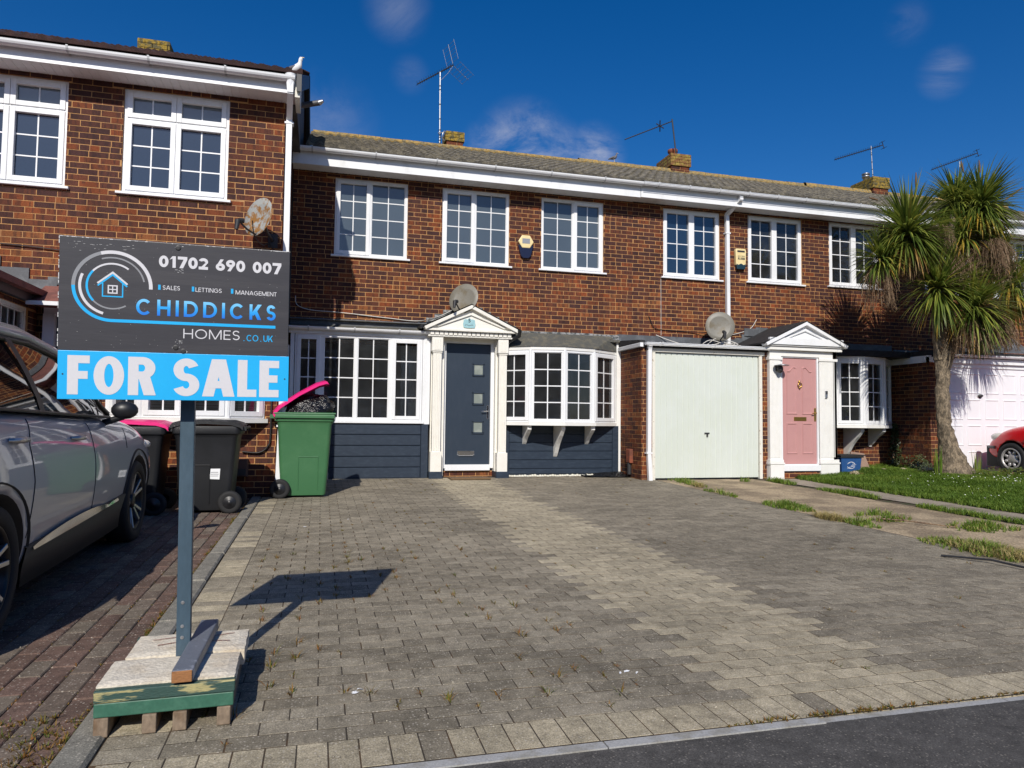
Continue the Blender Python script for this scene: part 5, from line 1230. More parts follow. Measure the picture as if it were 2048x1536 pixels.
text(GR_, 'CHIDDICKS', .257, .758, .3225, .3835, .175, sfr, gap=.30, sub=.006, rf=lambda p: max(0, min(1, (p.y - .3225) / .061)))
cx, cy = .1765, .4250
def ring(mb, r_, w_, a0, a1, n=.0008): ribbon(mb, arc(cx, cy, r_, r_ * .985, a0, a1, 40), w_, sfr, n)
ring(W_, .1295, .0125, -2, 108); ring(G_, .1295, .0125, 108, 181); ribbon(C_, arc(cx, cy, .1295, .1285, 181, 270, 30) + [(.40, .2965), (.758, .2965)], .0115, sfr, .0008)
ring(W_, .1085, .0095, 157, 254); ring(G_, .1085, .0055, 12, 110)
ring(W_, .0855, .0065, 52, 140); ring(C_, .0855, .0075, 140, 222); ring(G_, .0855, .0055, 222, 302)
ribbon(W_, [(.126, .434), (.1765, .4765), (.2265, .434)], .0065, sfr, .0009); ribbon(C_, [(.127, .4255), (.1765, .4680), (.2255, .4255)], .0055, sfr, .0007)
ribbon(C_, [(.1435, .436), (.1435, .3865), (.2105, .3865), (.2105, .436)], .0042, sfr, .0009)
ribbon(W_, [(.1625, .3995), (.1625, .4270), (.1915, .4270), (.1915, .3995)], .0045, sfr, .0008, closed=True); ribbon(W_, [(.177, .3995), (.177, .4270)], .0035, sfr, .0009); ribbon(W_, [(.1625, .4130), (.1915, .4130)], .0035, sfr, .0010)
W_.build('lettering', SIGNW, b1, 'stuff'); G_.build('logo_lines', SIGNG, b1, 'stuff'); C_.build('cyan_lettering', SIGNC, b1, 'stuff'); GR_.build('name_lettering', SGRAD, b1, 'stuff')
FS = MB(); sf2 = (so_, SU, SVv, SN); BW = dict(F=.50, O=.70, R=.66, S=.64, A=.80, L=.48, E=.50)
text(FS, 'FOR', .033, .330, .018, .163, .245, sf2, n=.0012, wids=BW, gap=.09, ty=.20); text(FS, 'SALE', .388, .775, .0165, .162, .245, sf2, n=.0012, wids=BW, gap=.07, ty=.20)
FS.build('for_sale_lettering', SIGNW, b2, 'stuff')
# post leaning slightly with the board
pb = Vv((-.512, -8.862, .0)); pfr = (pb, SU, SN, SVv)
q = MB(); q.fbox((pb, SU, SVv, SN), -.026, .026, 0, 1.50, -.045, .0); po = q.build('post', POSTM, sg, bevel=.003)
q = MB()
for h in (.075, .12, .235): q.lathe([(.007, 0), (.007, .002), (0.0001, .003)], pb + SU * -.004 + SVv * (h if h < .2 else h - .02), SN, 10, sm=False)
q.build('screw_heads', METAL, po)

# weighted base: slabs in a green timber frame on bearers
base = thing('sign_base', 'pallet-like sign base of cream slabs on green timbers with four wooden bearers', 'sign base', (-.52, -8.85, gz(-8.85)))
ax = Vv((1, .035, 0)).normalized(); ay = Vv((-.035, 1, 0)).normalized(); O = Vv((-.745, -9.165, 0)); up = Vv((0, 0, 1))
def bb(name, u0, u1, v0, v1, z0, z1, mat, bev=.004, lab=None, skew=0):
    q = MB(); q.fbox((O, ax, ay, up), u0, u1, v0, v1, z0, z1); return q.build(name, mat, base, bevel=bev, label=lab)
zg = gz(-9.1)
for u in (.0, .155, .255, .402): bb('bearer', u, u + .047, -.004 + rr(-.006, .006), .62, zg + .001, zg + .068, WOODW)
bb('lower_board', -.002, .458, 0, .024, zg + .069, zg + .119, GREENA); bb('upper_board', -.003, .462, -.004, .04, zg + .120, zg + .163, GREENW)
bb('lower_board', .02, .47, .60, .625, zg + .069, zg + .119, GREENA); bb('upper_board', .02, .472, .60, .64, zg + .120, zg + .166, GREENW)
def slab_(u0, u1, v0, v1, z0, z1, seed):
    q = MB(); n = 14; m2 = 10; vs = []; P_ = lambda u, v, z: O + ax * u + ay * v + up * z
    for j in range(m2 + 1):
        for i in range(n + 1):
            u = u0 + (u1 - u0) * i / n; v = v0 + (v1 - v0) * j / m2; e = min(i, n - i, j, m2 - j)
            z = z1 - (.006 if e == 0 else 0) + .002 * noise.noise(Vv((u * 25, v * 25, seed))); 
            if e == 0: u += .004 * noise.noise(Vv((u * 30, v * 30, seed + 3))); v += .004 * noise.noise(Vv((v * 30, u * 30, seed + 5)))
            vs.append(P_(u, v, z))
    fs = [(j * (n + 1) + i, j * (n + 1) + i + 1, (j + 1) * (n + 1) + i + 1, (j + 1) * (n + 1) + i) for j in range(m2) for i in range(n)]
    rim = [i for i in range(n + 1)] + [(j + 1) * (n + 1) - 1 for j in range(1, m2 + 1)] + [m2 * (n + 1) + i for i in range(n - 1, -1, -1)] + [j * (n + 1) for j in range(m2 - 1, 0, -1)]
    b0 = len(vs); vs += [Vv((vs[i].x, vs[i].y, z0)) for i in rim]; k = len(rim)
    fs += [(rim[i], b0 + i, b0 + (i + 1) % k, rim[(i + 1) % k]) for i in range(k)]
    q.add(vs, fs); return q.build('slab', SLAB, base)
slab_(-.002, .458, .026, .305, zg + .12, zg + .176, 1); s2 = slab_(.035, .475, .312, .60, zg + .115, zg + .183, 9)
q = MB()
for (a, c) in (((.10, .50), (.20, .52)), ((.13, .42), (.21, .45)), ((.33, .50), (.42, .53)), ((.31, .44), (.41, .42))):
    n = 14; vs = []
    for i in range(n + 1):
        t = i / n; u = a[0] + (c[0] - a[0]) * t; v = a[1] + (c[1] - a[1]) * t + .004 * noise.noise(Vv((t * 6, a[0] * 9, 0))); w_ = .003 + .004 * abs(noise.noise(Vv((t * 9, a[1] * 20, 2))))
        vs += [O + ax * u + ay * (v - w_) + up * (zg + .1865), O + ax * u + ay * (v + w_) + up * (zg + .1865)]
    q.add(vs, [(2 * i, 2 * i + 2, 2 * i + 3, 2 * i + 1) for i in range(n)])
q.build('rust_mark', RUSTM, s2)
lp = thing('timber_offcut', 'blue-grey painted timber offcut lying across the slabs beside the sign post', 'timber', (-.46, -8.85, zg + .18))
a = Vv((-.462, -9.175, zg + .168)); c = Vv((-.452, -8.58, zg + .19)); d = (c - a); l = d.length; d.normalize(); X = Vv((1, .05, 0)).normalized(); Z = X.cross(d).normalized(); Z = Z if Z.z > 0 else -Z
q = MB(); q.fbox((a, X, Z, d), -.036, .036, .004, .05, 0.003, l); lo = q.build('painted_faces', LUMP, lp, bevel=.006)
q = MB(); q.fbox((a, X, Z, d), -.034, .034, .006, .048, -.001, .004); q.build('end_grain', WOODE, lp, bevel=.003)

# ================================================================ wheelie bins
def bin_(name, label, x0, y0, flip, mat, lidmat, lid=0., scale=1., top=1.02, w=.58, d=.70, group='wheelie bins by the drives', zoff=0):
    """x0 = hinge-side x, depth runs along X away from the hinge; y0 = near side"""
    s = -1 if flip else 1; gzz = gz(y0) + zoff; t = thing(name, label, 'wheelie bin', (x0 + s * d / 2, y0 + w / 2, gzz), group)
    X = lambda u: x0 + s * u; yc = y0 + w / 2
    def ringp(z, u0, u1, hw, r_=.05, n=4):
        pts = []
        for (cu, cv, a0) in ((u1 - r_, hw - r_, 0), (u0 + r_, hw - r_, 90), (u0 + r_, -hw + r_, 180), (u1 - r_, -hw + r_, 270)):
            for k in range(n + 1):
                a = R(a0 + 90 * k / n); pts.append((X(cu + r_ * math.cos(a)), yc + cv + r_ * math.sin(a), z))
        return pts
    q = MB(); rings = [ringp(gzz + .03, .10, d - .10, w * .40, .04), ringp(gzz + .06, .09, d - .09, w * .41, .05), ringp(gzz + .40, .065, d - .065, w * .435, .05), ringp(gzz + top - .16, .035, d - .035, w * .46, .05), ringp(gzz + top - .12, .02, d - .012, w * .475, .05), ringp(gzz + top - .115, .0, d, w * .5, .055), ringp(gzz + top - .03, -.005, d + .005, w * .5, .055), ringp(gzz + top - .03, .012, d - .012, w * .48, .05), ringp(gzz + top - .10, .03, d - .03, w * .46, .05), ringp(gzz + .5, .08, d - .08, w * .42, .05)]
    n = len(rings[0]); vs = [p for r_ in rings for p in r_]
    q.add(vs, [(i * n + k, i * n + (k + 1) % n, (i + 1) * n + (k + 1) % n, (i + 1) * n + k) for i in range(len(rings) - 1) for k in range(n)], sm=True); q.add(rings[0], [tuple(range(n))])
    body = q.build('body', mat, t, bevel=.006)
    # recessed side panel outline and rim ribs
    q = MB()
    yy = lambda z: yc - w * (.40 + .06 * (z - .06) / (top - .2)) - .006
    def bar(u0, z0, u1, z1):
        q.tube([(X(u0), yy(z0), gzz + z0), (X(u1), yy(z1), gzz + z1)], .006, 6)
    bar(.30, .10, .30, .52); bar(.30, .52, .54, .52); bar(.54, .52, .54, .10)
    q.build('side_rib', mat, body)
    # wheels on the hinge side
    for sy in (-1, 1):
        wl = MB(); c = Vv((X(.085), yc + sy * (w * .5 + .0), gzz + .118)); A = Vv((0, sy, 0))
        wl.lathe([(.055, -.045), (.10, -.045), (.118, -.035), (.125, -.01), (.125, .012), (.116, .03), (.098, .034), (.07, .03)], c, A, 28); ty = wl.build('wheel', RUBB, t)
        hb = MB(); hb.lathe([(.072, .026), (.066, .034), (.03, .03), (.024, .042), (.0001, .044)], c, A, 20); hb.build('hub', BLKP, ty)
    q = MB(); q.tube([(X(.085), yc - w * .48, gzz + .118), (X(.085), yc + w * .48, gzz + .118)], .012, 8); q.build('axle', METAL, t)
    q = MB(); q.tube([(X(-.05), yc - w * .4, gzz + top - .045), (X(-.05), yc + w * .4, gzz + top - .045)], .015, 8)
    for sy in (-.4, .4, 0): q.box(min(X(-.06), X(.02)), max(X(-.06), X(.02)), yc + sy * w - .012, yc + sy * w + .012, gzz + top - .08, gzz + top - .03)
    q.build('handle', mat, body)
    # lid: shallow moulded shell hinged at x0
    L_ = d + .05; prof = [(0, .005), (.03, .035), (.12, .062), (.40, .075), (L_ - .12, .058), (L_ - .02, .030), (L_, .0), (L_ - .004, -.02)]
    q = MB(); vs = []; ca, sa = math.cos(lid), math.sin(lid); rows = 8
    for j in range(rows + 1):
        v = -1 + 2 * j / rows; e = .022 if abs(v) == 1 else (.006 if abs(v) > .7 else 0)
        for (u, z) in prof:
            zz = max(z - e * 1.1, -.02); rec = -.012 if (abs(v) < .6 and .15 < u < L_ - .2) else 0; zz += rec
            uu = -.03 + u * ca - zz * sa; zf = u * sa + zz * ca
            vs.append((X(uu), yc + v * (w * .5 + .012), gzz + top - .022 + zf))
    m2 = len(prof); q.add(vs, [(j * m2 + i, j * m2 + i + 1, (j + 1) * m2 + i + 1, (j + 1) * m2 + i) for j in range(rows) for i in range(m2 - 1)], sm=True)
    for j in (0, rows):
        P_ = vs[j * m2:(j + 1) * m2]; nrm = Vv((-s * sa * 0, 0, 0)); dn = Vv((X(0) - X(0), 0, 0))
        off = Vv((s * sa * .035, 0, -ca * .035)); q.add(list(P_) + [tuple(Vv(p) + off) for p in P_], [(i, i + 1, m2 + i + 1, m2 + i) for i in range(m2 - 1)])
    off = Vv((s * sa * .012, 0, -ca * .012)); q.add([tuple(Vv(p) + off) for p in vs], [(j * m2 + i, (j + 1) * m2 + i, (j + 1) * m2 + i + 1, j * m2 + i + 1) for j in range(rows) for i in range(m2 - 1)], sm=True)
    lo = q.build('lid', lidmat, t)
    # lid lip with finger recess
    q = MB(); uu = -.03 + (L_ - .01) * ca; zf = (L_ - .01) * sa; q.tube([(X(uu), yc - w * .3, gzz + top - .03 + zf), (X(uu), yc + w * .3, gzz + top - .03 + zf)], .018, 8); q.build('lid_lip', lidmat, lo)
    return t, body, X, gzz
gb, gbody, GX, gbz = bin_('wheelie_bin', 'green wheelie bin with black rubbish bag sticking out under a raised pink lid', -.565, -2.58, False, BING, PINKL, lid=R(33), top=1.085, w=.56, d=.735)
# green inner collar/half-folded green lid lying on the rim
q = MB(); q.fbox((Vv((-.58, -2.6, gbz + 1.062)), Vv((1, 0, 0)), Vv((0, 1, 0)), Vv((0, 0, 1))), 0, .765, 0, .60, 0, .022, ch=.01); q.fbox((Vv((-.58, -2.6, gbz + 1.04)), Vv((1, 0, 0)), Vv((0, 1, 0)), Vv((0, 0, 1))), .02, .75, -.008, .61, -.03, .02, ch=.01); q.build('rim', BING, gbody, bevel=.006)
bg_ = thing('rubbish_bag', 'shiny black rubbish bag bulging from the top of the green bin', 'rubbish bag', (-.2, -2.32, gbz + 1.0))
q = MB(); n = 26; vs = []; 
for j in range(15):
    th = math.pi * .5 * j / 14
    for k in range(n):
        a = 2 * math.pi * k / n; r_ = math.sin(th); z = math.cos(th)
        p = Vv((r_ * math.cos(a), r_ * math.sin(a), z)); dsp = .10 * noise.noise(p * 3.1 + Vv((4, 0, 0))) + .05 * noise.noise(p * 8) + .03 * (1 - abs(noise.noise(Vv((a * 4, th, 0))) * 2))
        x = -.17 + .31 * p.x + .12 * p.z * .6; vs.append((x + dsp * p.x * .8, -2.32 + .25 * p.y + dsp * p.y * .6, gbz + 1.02 + (.31 * z + dsp * .25)))
q.add(vs, [(j * n + k, (j + 1) * n + k, (j + 1) * n + (k + 1) % n, j * n + (k + 1) % n) for j in range(14) for k in range(n)], sm=True); q.build('bag', BAG, bg_)
kb, kbody, KX, kz = bin_('wheelie_bin', 'black wheelie bin with black lid and white paper notice, by the brick corner', -.855, -3.68, True, BINB, BINB, top=.975, w=.56, d=.70, zoff=-.012)
q = MB(); f_ = WF(-1.195, -3.68 - .005 + .035, kz); q.prism([(-.065, .62), (-.05, .35), (.045, .345), (.055, .625)], (Vv((-1.10, -3.672, kz + .02)), Vv((1, 0, 0)), Vv((0, .06, 1)), Vv((0, -1, 0))), 0, .002); nt_ = q.build('paper_notice', WHPR, kbody)
q = MB()
for z, a, c in ((.60, -.05, .03), (.42, -.045, .03), (.40, -.05, .035), (.38, -.05, .03)): q.box(-1.10 + a, -1.10 + c, -3.676 + .06 * z, -3.675 + .06 * z, kz + .02 + z, kz + .02 + z + .006)
q.build('print_lines', SIGNG, nt_, 'stuff')
pk, pbody, PX, pz = bin_('wheelie_bin', 'black wheelie bin with bright pink lid, partly hidden behind the grey car', -1.60, -3.72, True, BINB, PINKL, top=.965, w=.56, d=.70, zoff=-.012)
q = MB(); q.fbox((Vv((-1.83, -3.70, pz + .50)), Vv((1, 0, 0)), Vv((0, .06, 1)), Vv((0, -1, 0))), -.08, .02, -.10, .04, .0, .004); q.fbox((Vv((-1.83, -3.70, pz + .50)), Vv((1, 0, 0)), Vv((0, .06, 1)), Vv((0, -1, 0))), -.08, .02, .07, .075, .0, .003); lb_ = q.build('bin_label', PM('label_pink', (.62, .16, .20), .5), pbody)
q = MB(); text(q, '6', -.055, -.015, -.06, .02, .22, (Vv((-1.83, -3.70, pz + .50)), Vv((1, 0, 0)), Vv((0, .06, 1)), Vv((0, -1, 0))), n=.005, wids={'6': .6}); q.build('label_digit', WHPR, lb_)

# blue recycling box and small items by the pink porch
bx = thing('recycling_box', 'battered blue recycling box with dark rim beside the pink door porch', 'recycling box', (9.42, -1.0, .06))
x0, x1, ya, yb_, z0, z1 = 9.17, 9.62, -1.02, -.66, .05, .40
q = MB(); t_ = .03
lo_ = [(x0 + t_, ya + t_, z0), (x1 - t_, ya + t_, z0), (x1 - t_, yb_ - t_, z0), (x0 + t_, yb_ - t_, z0)]; hi = [(x0, ya, z1), (x1, ya, z1), (x1, yb_, z1), (x0, yb_, z1)]
ih = [(x0 + .02, ya + .02, z1), (x1 - .02, ya + .02, z1), (x1 - .02, yb_ - .02, z1), (x0 + .02, yb_ - .02, z1)]; il = [(x0 + .05, ya + .05, z0 + .03), (x1 - .05, ya + .05, z0 + .03), (x1 - .05, yb_ - .05, z0 + .03), (x0 + .05, yb_ - .05, z0 + .03)]
q.add(lo_ + hi + ih + il, [(0, 3, 2, 1)] + [(i + 4 * k, (i + 1) % 4 + 4 * k, (i + 1) % 4 + 4 * k + 4, i + 4 * k + 4) for k in range(3) for i in range(4)] + [(12, 13, 14, 15)]); bo = q.build('box_body', BLUE, bx, bevel=.008)
q = MB(); q.box(x0 - .02, x1 + .02, ya - .02, yb_ + .02, z1 - .045, z1 - .01); q.box(x0 - .03, x1 + .06, ya - .03, yb_ + .03, z1 - .012, z1 + .006); q.build('rim', DARKM, bo, bevel=.005)
q = MB(); fr = (Vv((9.39, -1.003, .215)), Vv((1, 0, 0)), Vv((0, -.08, 1)), Vv((0, -1, -.08)))
for k in range(14): a = rr(-.09, .06); q.fbox(fr, a, a + rr(.02, .07), -.06 + k * .0085, -.056 + k * .0085, 0, .002)
ribbon(q, arc(0, 0, .085, .06, 20, 160, 10), .008, fr, .003); ribbon(q, arc(0, 0, .085, .06, 200, 340, 10), .008, fr, .003); q.build('printed_mark', WHPR, bo)
ps = thing('paving_slab', 'pinkish square slab leaning on the brick wall under the bay', 'paving slab', (9.98, -.5, .06))
q = MB(); q.prism([(-.19, 0), (.22, 0), (.13, .36), (-.17, .40)], (Vv((9.93, -.62, .05)), Vv((1, 0, 0)), Vv((0, .22, 1)).normalized(), Vv((0, -1, .22)).normalized()), 0, .035); q.build('slab_face', PATIO, ps, bevel=.006)
for i, (x, y, s_) in enumerate(((9.25, -1.25, .07), (11.05, -1.5, .13), (10.75, -1.35, .09), (10.35, -1.2, .06), (10.0, -1.1, .05))):
    q = MB(); n = 12; vs = []; c = Vv((x, y, gz(y) + lawn_off(x) + s_ * .35))
    for a in range(9):
        for k in range(n):
            th = math.pi * a / 8; p = Vv((math.sin(th) * math.cos(2 * math.pi * k / n), math.sin(th) * math.sin(2 * math.pi * k / n), math.cos(th))); p = p * (1 + .35 * noise.noise(p * 2 + Vv((i * 7, 0, 0)))); vs.append(c + Vv((p.x * s_ * 1.4, p.y * s_, p.z * s_ * .8)))
    q.add(vs, [(a * n + k, (a + 1) * n + k, (a + 1) * n + (k + 1) % n, a * n + (k + 1) % n) for a in range(8) for k in range(n)], sm=True)
    q.build('rock', STONE, label=('pale rock at the foot of the white porch pilaster by the blue box', 'largest pale rock in the bed by the palm trunk', 'middle-sized rock left of the largest one by the palm', 'small rock in the grass below the bow window', 'smallest rock near the leaning pink slab')[i], cat='rock', group='rockery stones')
mt_ = thing('door_mat', 'worn brown coir mat on the bricks before the dark blue door', 'door mat', (2.38, -.52, 0)); q = MB(); q.fbox((Vv((2.38, -.47, .0)), Vv((1, 0, 0)), Vv((0, 1, 0)), Vv((0, 0, 1))), -.33, .33, -.17, .17, -.002, .02, ch=.006); q.build('mat', MATF, mt_)

# meter boxes
for (x, y, lab) in ((-.965, -2.4, 'brown meter box low on the brick corner behind the black bin'),):
    t = thing('meter_box', lab, 'meter box', (x, y, .2)); q = MB(); q.fbox(WF(x, y, .33), -.09, .09, -.11, .11, 0, .12, ch=.012); q.build('box', BROWNP, t); q = MB(); q.fbox(WF(x, y, .33), -.07, .07, -.09, -.01, .118, .124); q.build('hatch', DARKM, t)
t = thing('air_vent_cowl', 'terracotta vent pipe low on the garage side wall', 'vent', (5.22, -.45, .2)); q = MB(); q.fbox((Vv((5.25, -.50, .25)), Vv((0, -1, 0)), Vv((0, 0, 1)), Vv((-1, 0, 0))), -.08, .08, 0, .24, 0, .06, ch=.01); q.build('cowl', TERRA, t); q = MB(); q.tube([(5.22, -.5, .25), (5.22, -.5, .05)], .04, 8); q.build('pipe', DARKM, t)
t = thing('plastic_sheet', 'crumpled black plastic sheet at the foot of the bay wall corner', 'plastic sheet', (5.0, -.35, 0)); q = MB(); nx, ny = 26, 12; vs = []
for j in range(ny + 1):
    for i in range(nx + 1):
        x = 4.45 + 1.05 * i / nx; y = -.52 + .46 * j / ny; e = max(0, 1 - ((x - 5.15) / .5) ** 2); vs.append((x, y + .1 * (1 - e), gz(y) + .012 + e * .05 * j / ny + .035 * abs(noise.noise(Vv((x * 9, y * 12, 0)))) + .02 * noise.noise(Vv((x * 22, y * 22, 4)))))
q.add(vs, [(j * (nx + 1) + i, j * (nx + 1) + i + 1, (j + 1) * (nx + 1) + i + 1, (j + 1) * (nx + 1) + i) for j in range(ny) for i in range(nx)]); q.build('sheet', BAG, t)

# ================================================================ wall fittings
dish('satellite_dish', 'grey satellite dish above the canopy of the dark blue door', (2.30, -.26, 3.0), .27, (-.75, -1, .30), (2.20, -.01, 2.80))
dish('satellite_dish', 'grey satellite dish standing on the flat garage roof by the white downpipe', (7.05, -.42, 2.73), .27, (-.30, -1, .08), (7.0, -.40, 2.36))
dish('satellite_dish', 'rust-stained satellite dish with dark receiver at the left house corner', (-.78, -2.80, 3.43), .25, (-1.0, -.95, .22), (-.66, -2.405, 3.25), DISHR)
al = thing('alarm_box', 'hexagonal pale yellow and dark blue alarm box between first-floor windows', 'alarm box', (3.43, 0, 4.05), 'burglar alarm boxes')
fr = WF(3.43, 0, 4.13); hx = lambda r_, z=0: [(r_ * math.cos(R(60 * k)), r_ * .92 * math.sin(R(60 * k)) + z) for k in range(6)]
q = MB(); q.prism(hx(.143), fr, 0, .06); al1 = q.build('housing', YELB, al, bevel=.012); q = MB(); q.prism([(-.143, -.0), (.143, 0), (.09, -.20), (.05, -.235), (-.05, -.235), (-.09, -.20)], WF(3.43, 0, 4.07), 0, .052); q.build('strobe_cover', DBLUE, al, bevel=.008)
q = MB(); q.fbox(WF(3.43, 0, 4.14), -.07, .07, -.045, .045, .055, .0625); q.build('label', SIGNG, al1); q = MB(); text(q, 'ADT', -.055, .055, -.025, .025, .2, WF(3.43, 0, 4.14), n=.0632); q.build('label_print', WHPR, al1) if 0 else None
al = thing('alarm_box', 'yellow and teal alarm box with dark top right of the tall downpipe', 'alarm box', (7.74, 0, 4.1), 'burglar alarm boxes')
fr = WF(7.735, 0, 4.12); q = MB(); q.prism([(-.105, -.12), (.105, -.12), (.115, .16), (.10, .20), (-.10, .20), (-.115, .16)], fr, 0, .07); al1 = q.build('housing', YELB, al, bevel=.01)
q = MB(); q.prism([(-.10, -.09), (-.06, -.115), (0, -.085), (.06, -.115), (.10, -.09), (.085, -.20), (-.085, -.20)], fr, 0, .075); q.build('strobe_cover', TEALB, al, bevel=.008); q = MB(); q.fbox(fr, -.08, .08, .13, .165, .05, .073); q.build('top_vent', DARKM, al1)
q = MB(); text(q, 'ALARM', -.07, .08, -.015, .03, .2, fr, n=.0712); text(q, 'ACCESS', -.07, .08, .04, .065, .2, fr, n=.0712); q.build('label_print', DARKM, al1)
wl_ = thing('wall_lamp', 'black dome wall lamp on the left pilaster of the pink door porch', 'wall lamp', (7.83, -1.0, 1.95)); q = MB(); q.ell((7.84, -1.10, 1.93), .055, .055, .075); q.box(7.81, 7.87, -1.10, -1.0, 1.90, 1.98); q.build('lamp_body', DARKM, wl_); q = MB(); q.lathe([(.0001, .02), (.13, 0), (.13, .012), (.0001, .035)], (7.86, -1.12, 1.985), (0, 0, 1), 20); q.build('lamp_cap', METAL, wl_)
db = thing('doorbell', 'slim black and silver doorbell right of the pink door', 'doorbell', (8.86, -1.0, 1.5)); q = MB(); q.fbox(WF(8.86, -1.0, 1.5), -.022, .022, -.065, .065, .008, .035, ch=.006); q.build('housing', METAL, db); q = MB(); q.fbox(WF(8.86, -1.0, 1.5), -.018, .018, .0, .06, .034, .037); q.build('camera_window', DARKM, db)
def cable(label, pts, r=.005, mat=CABW, grp='cables on the walls'):
    P = [Vv(p) for p in pts]; out = []
    for i in range(len(P) - 1):
        a, b_, c, d = P[max(i - 1, 0)], P[i], P[i + 1], P[min(i + 2, len(P) - 1)]
        for k in range(6):
            t = k / 6; out.append(.5 * ((2 * b_) + (c - a) * t + (2 * a - 5 * b_ + 4 * c - d) * t * t + (3 * b_ - a - 3 * c + d) * t ** 3))
    out.append(P[-1]); q = MB(); q.tube(out, r, 5); o = q.build('cable', mat); tag(o, label, 'cable', grp); return o
cable('pale cable sagging along the brick above the big white window', [(-.45, -.02, 2.95), (-.42, -.03, 2.80), (-.2, -.02, 2.73), (.3, -.02, 2.71), (1.0, -.02, 2.66), (1.55, -.03, 2.63), (1.9, -.10, 2.72), (2.15, -.2, 2.85)], .007)
cable('black cable under the pale one leading to the dish', [(.55, -.015, 2.68), (1.1, -.02, 2.645), (1.5, -.03, 2.62), (1.8, -.08, 2.68), (2.1, -.15, 2.80)], .006, CABB)
cable('black cable running level left of the garage roof dish', [(5.82, -.02, 2.93), (5.9, -.03, 2.75), (6.0, -.02, 2.69), (6.6, -.02, 2.67), (7.0, -.08, 2.66)], .007, CABB)
cable('white cable curving up right of the garage roof dish', [(7.2, -.2, 2.60), (7.6, -.02, 2.66), (7.95, -.02, 2.78), (8.1, -.02, 2.97)], .007)
cable('loop of white cable lying on the garage roof by the dish', [(5.97, -.01, 2.58), (6.2, -.1, 2.48), (6.5, -.3, 2.37), (6.85, -.5, 2.38), (7.2, -.45, 2.47), (7.35, -.55, 2.40), (7.1, -.62, 2.37), (6.8, -.55, 2.46), (6.6, -.6, 2.38)], .008)
cable('second tangle of white cable right under the garage dish', [(6.75, -.5, 2.38), (6.95, -.45, 2.50), (7.1, -.4, 2.40), (7.3, -.5, 2.43), (7.2, -.6, 2.38), (7.0, -.6, 2.43)], .008)
cable('thin white wire falling straight down from the fourth window', [(6.07, -.012, 3.64), (6.072, -.012, 3.2), (6.075, -.012, 2.58)], .0045)
cable('white wire trailing over the garage roof towards the pink porch', [(7.45, -.3, 2.40), (7.7, -.5, 2.42), (7.9, -.75, 2.44), (8.05, -.8, 2.5)], .006)
cable('black cable from the rusty dish up the left brick corner', [(-.86, -3.0, 3.34), (-.84, -2.9, 3.18), (-.76, -2.7, 3.12), (-.70, -2.45, 3.2), (-.62, -2.42, 3.05), (-.6, -2.42, 2.7)], .007, CABB)
cable('black cable along the left house above the red canopy', [(-4.2, -2.42, 3.0), (-3.4, -2.42, 2.97), (-2.8, -2.42, 2.93), (-1.5, -2.42, 2.9)], .007, CABB)
cable('black pipe-like cable bending into the brown meter box', [(-.62, -2.43, 1.5), (-.62, -2.43, .75), (-.65, -2.43, .60), (-.75, -2.43, .52), (-.95, -2.43, .53)], .012, CABB)

# ================================================================ aerials
def yagi(name, label, base, top, tip, tail, els=18, el=.16, lean=None, back='grid', mat=METAL, rings=True, r=.02):
    t = thing(name, label, 'aerial', base, 'television aerials on the chimneys'); q = MB(); q.tube([base, top], r, 10); mast = q.build('mast', mat, t)
    if rings:
        q = MB()
        for k in (.02, .06, .10, .14, .2, .35, .55, .75, .80): p = Vv(base).lerp(Vv(top), k); q.tube([p, p + Vv((0, 0, .02))], r * 1.25, 8)
        q.build('mast_tape', DARKM, mast, 'stuff')
    a, c = Vv(tip), Vv(tail); q = MB(); q.tube([a, c], .013, 6); boom = q.build('boom', DARKM, t)
    d = (c - a).normalized(); sd = d.cross(Vv((0, 0, 1))).normalized(); up_ = sd.cross(d); q = MB()
    for k in range(els):
        p = a.lerp(c, k / (els - 1) * .92); hh = el * (.55 + .45 * k / els)
        q.tube([p - sd * hh, p + sd * hh], .005, 4)
        if back != 'plain': q.tube([p - up_ * .03 - sd * .02, p + up_ * .05 + sd * .03], .004, 4)
    q.build('directors', DARKM, boom)
    q = MB()
    if back == 'grid':
        for s_ in (1, -1):
            for k in range(6): u = .05 + k * .07; pp = c + up_ * s_ * u + d * (.02 + .05 * k * .5); q.tube([pp - sd * .26, pp + sd * .26], .004, 4)
            for v in (-.26, 0, .26): q.tube([c + sd * v + up_ * s_ * .03, c + sd * v + up_ * s_ * .42 + d * .15], .007 if v == 0 else .004, 4)
        q.tube([Vv(top) - Vv((0, 0, .2)), Vv(top).lerp(c, .6) - Vv((0, 0, .12)), c], .006, 5)
    elif back == 'small':
        for s_ in (1, -1):
            q.tube([c, c + up_ * s_ * .10], .01, 5); q.tube([c + up_ * .08 * s_ - sd * .1, c + up_ * .08 * s_ + sd * .1], .006, 4)
    else:
        p = a.lerp(c, .75)
        for s_ in (1, -1): q.tube([p - up_ * .1 * s_ - sd * .1, p + up_ * .1 * s_ + sd * .1], .014, 5)
    q.build('reflector', METAL if back == 'grid' else DARKM, boom); return t
yagi('tv_aerial', 'tall silver mast with large grid aerial on the chimney above the blue door', (2.345, 3.05, 6.92), (2.33, 3.05, 8.55), PXY(835, 168, 2.9), PXY(907, 130, 3.15), els=16, el=.14)
yagi('tv_aerial', 'dark leaning mast with a long thin boom on the middle chimney', (8.0, 2.95, 7.0), (7.86, 2.95, 8.14), PXY(1250, 279, 3.0), PXY(1343, 243, 2.95), els=26, el=.05, back='plain', mat=DARKM, rings=False, r=.017)
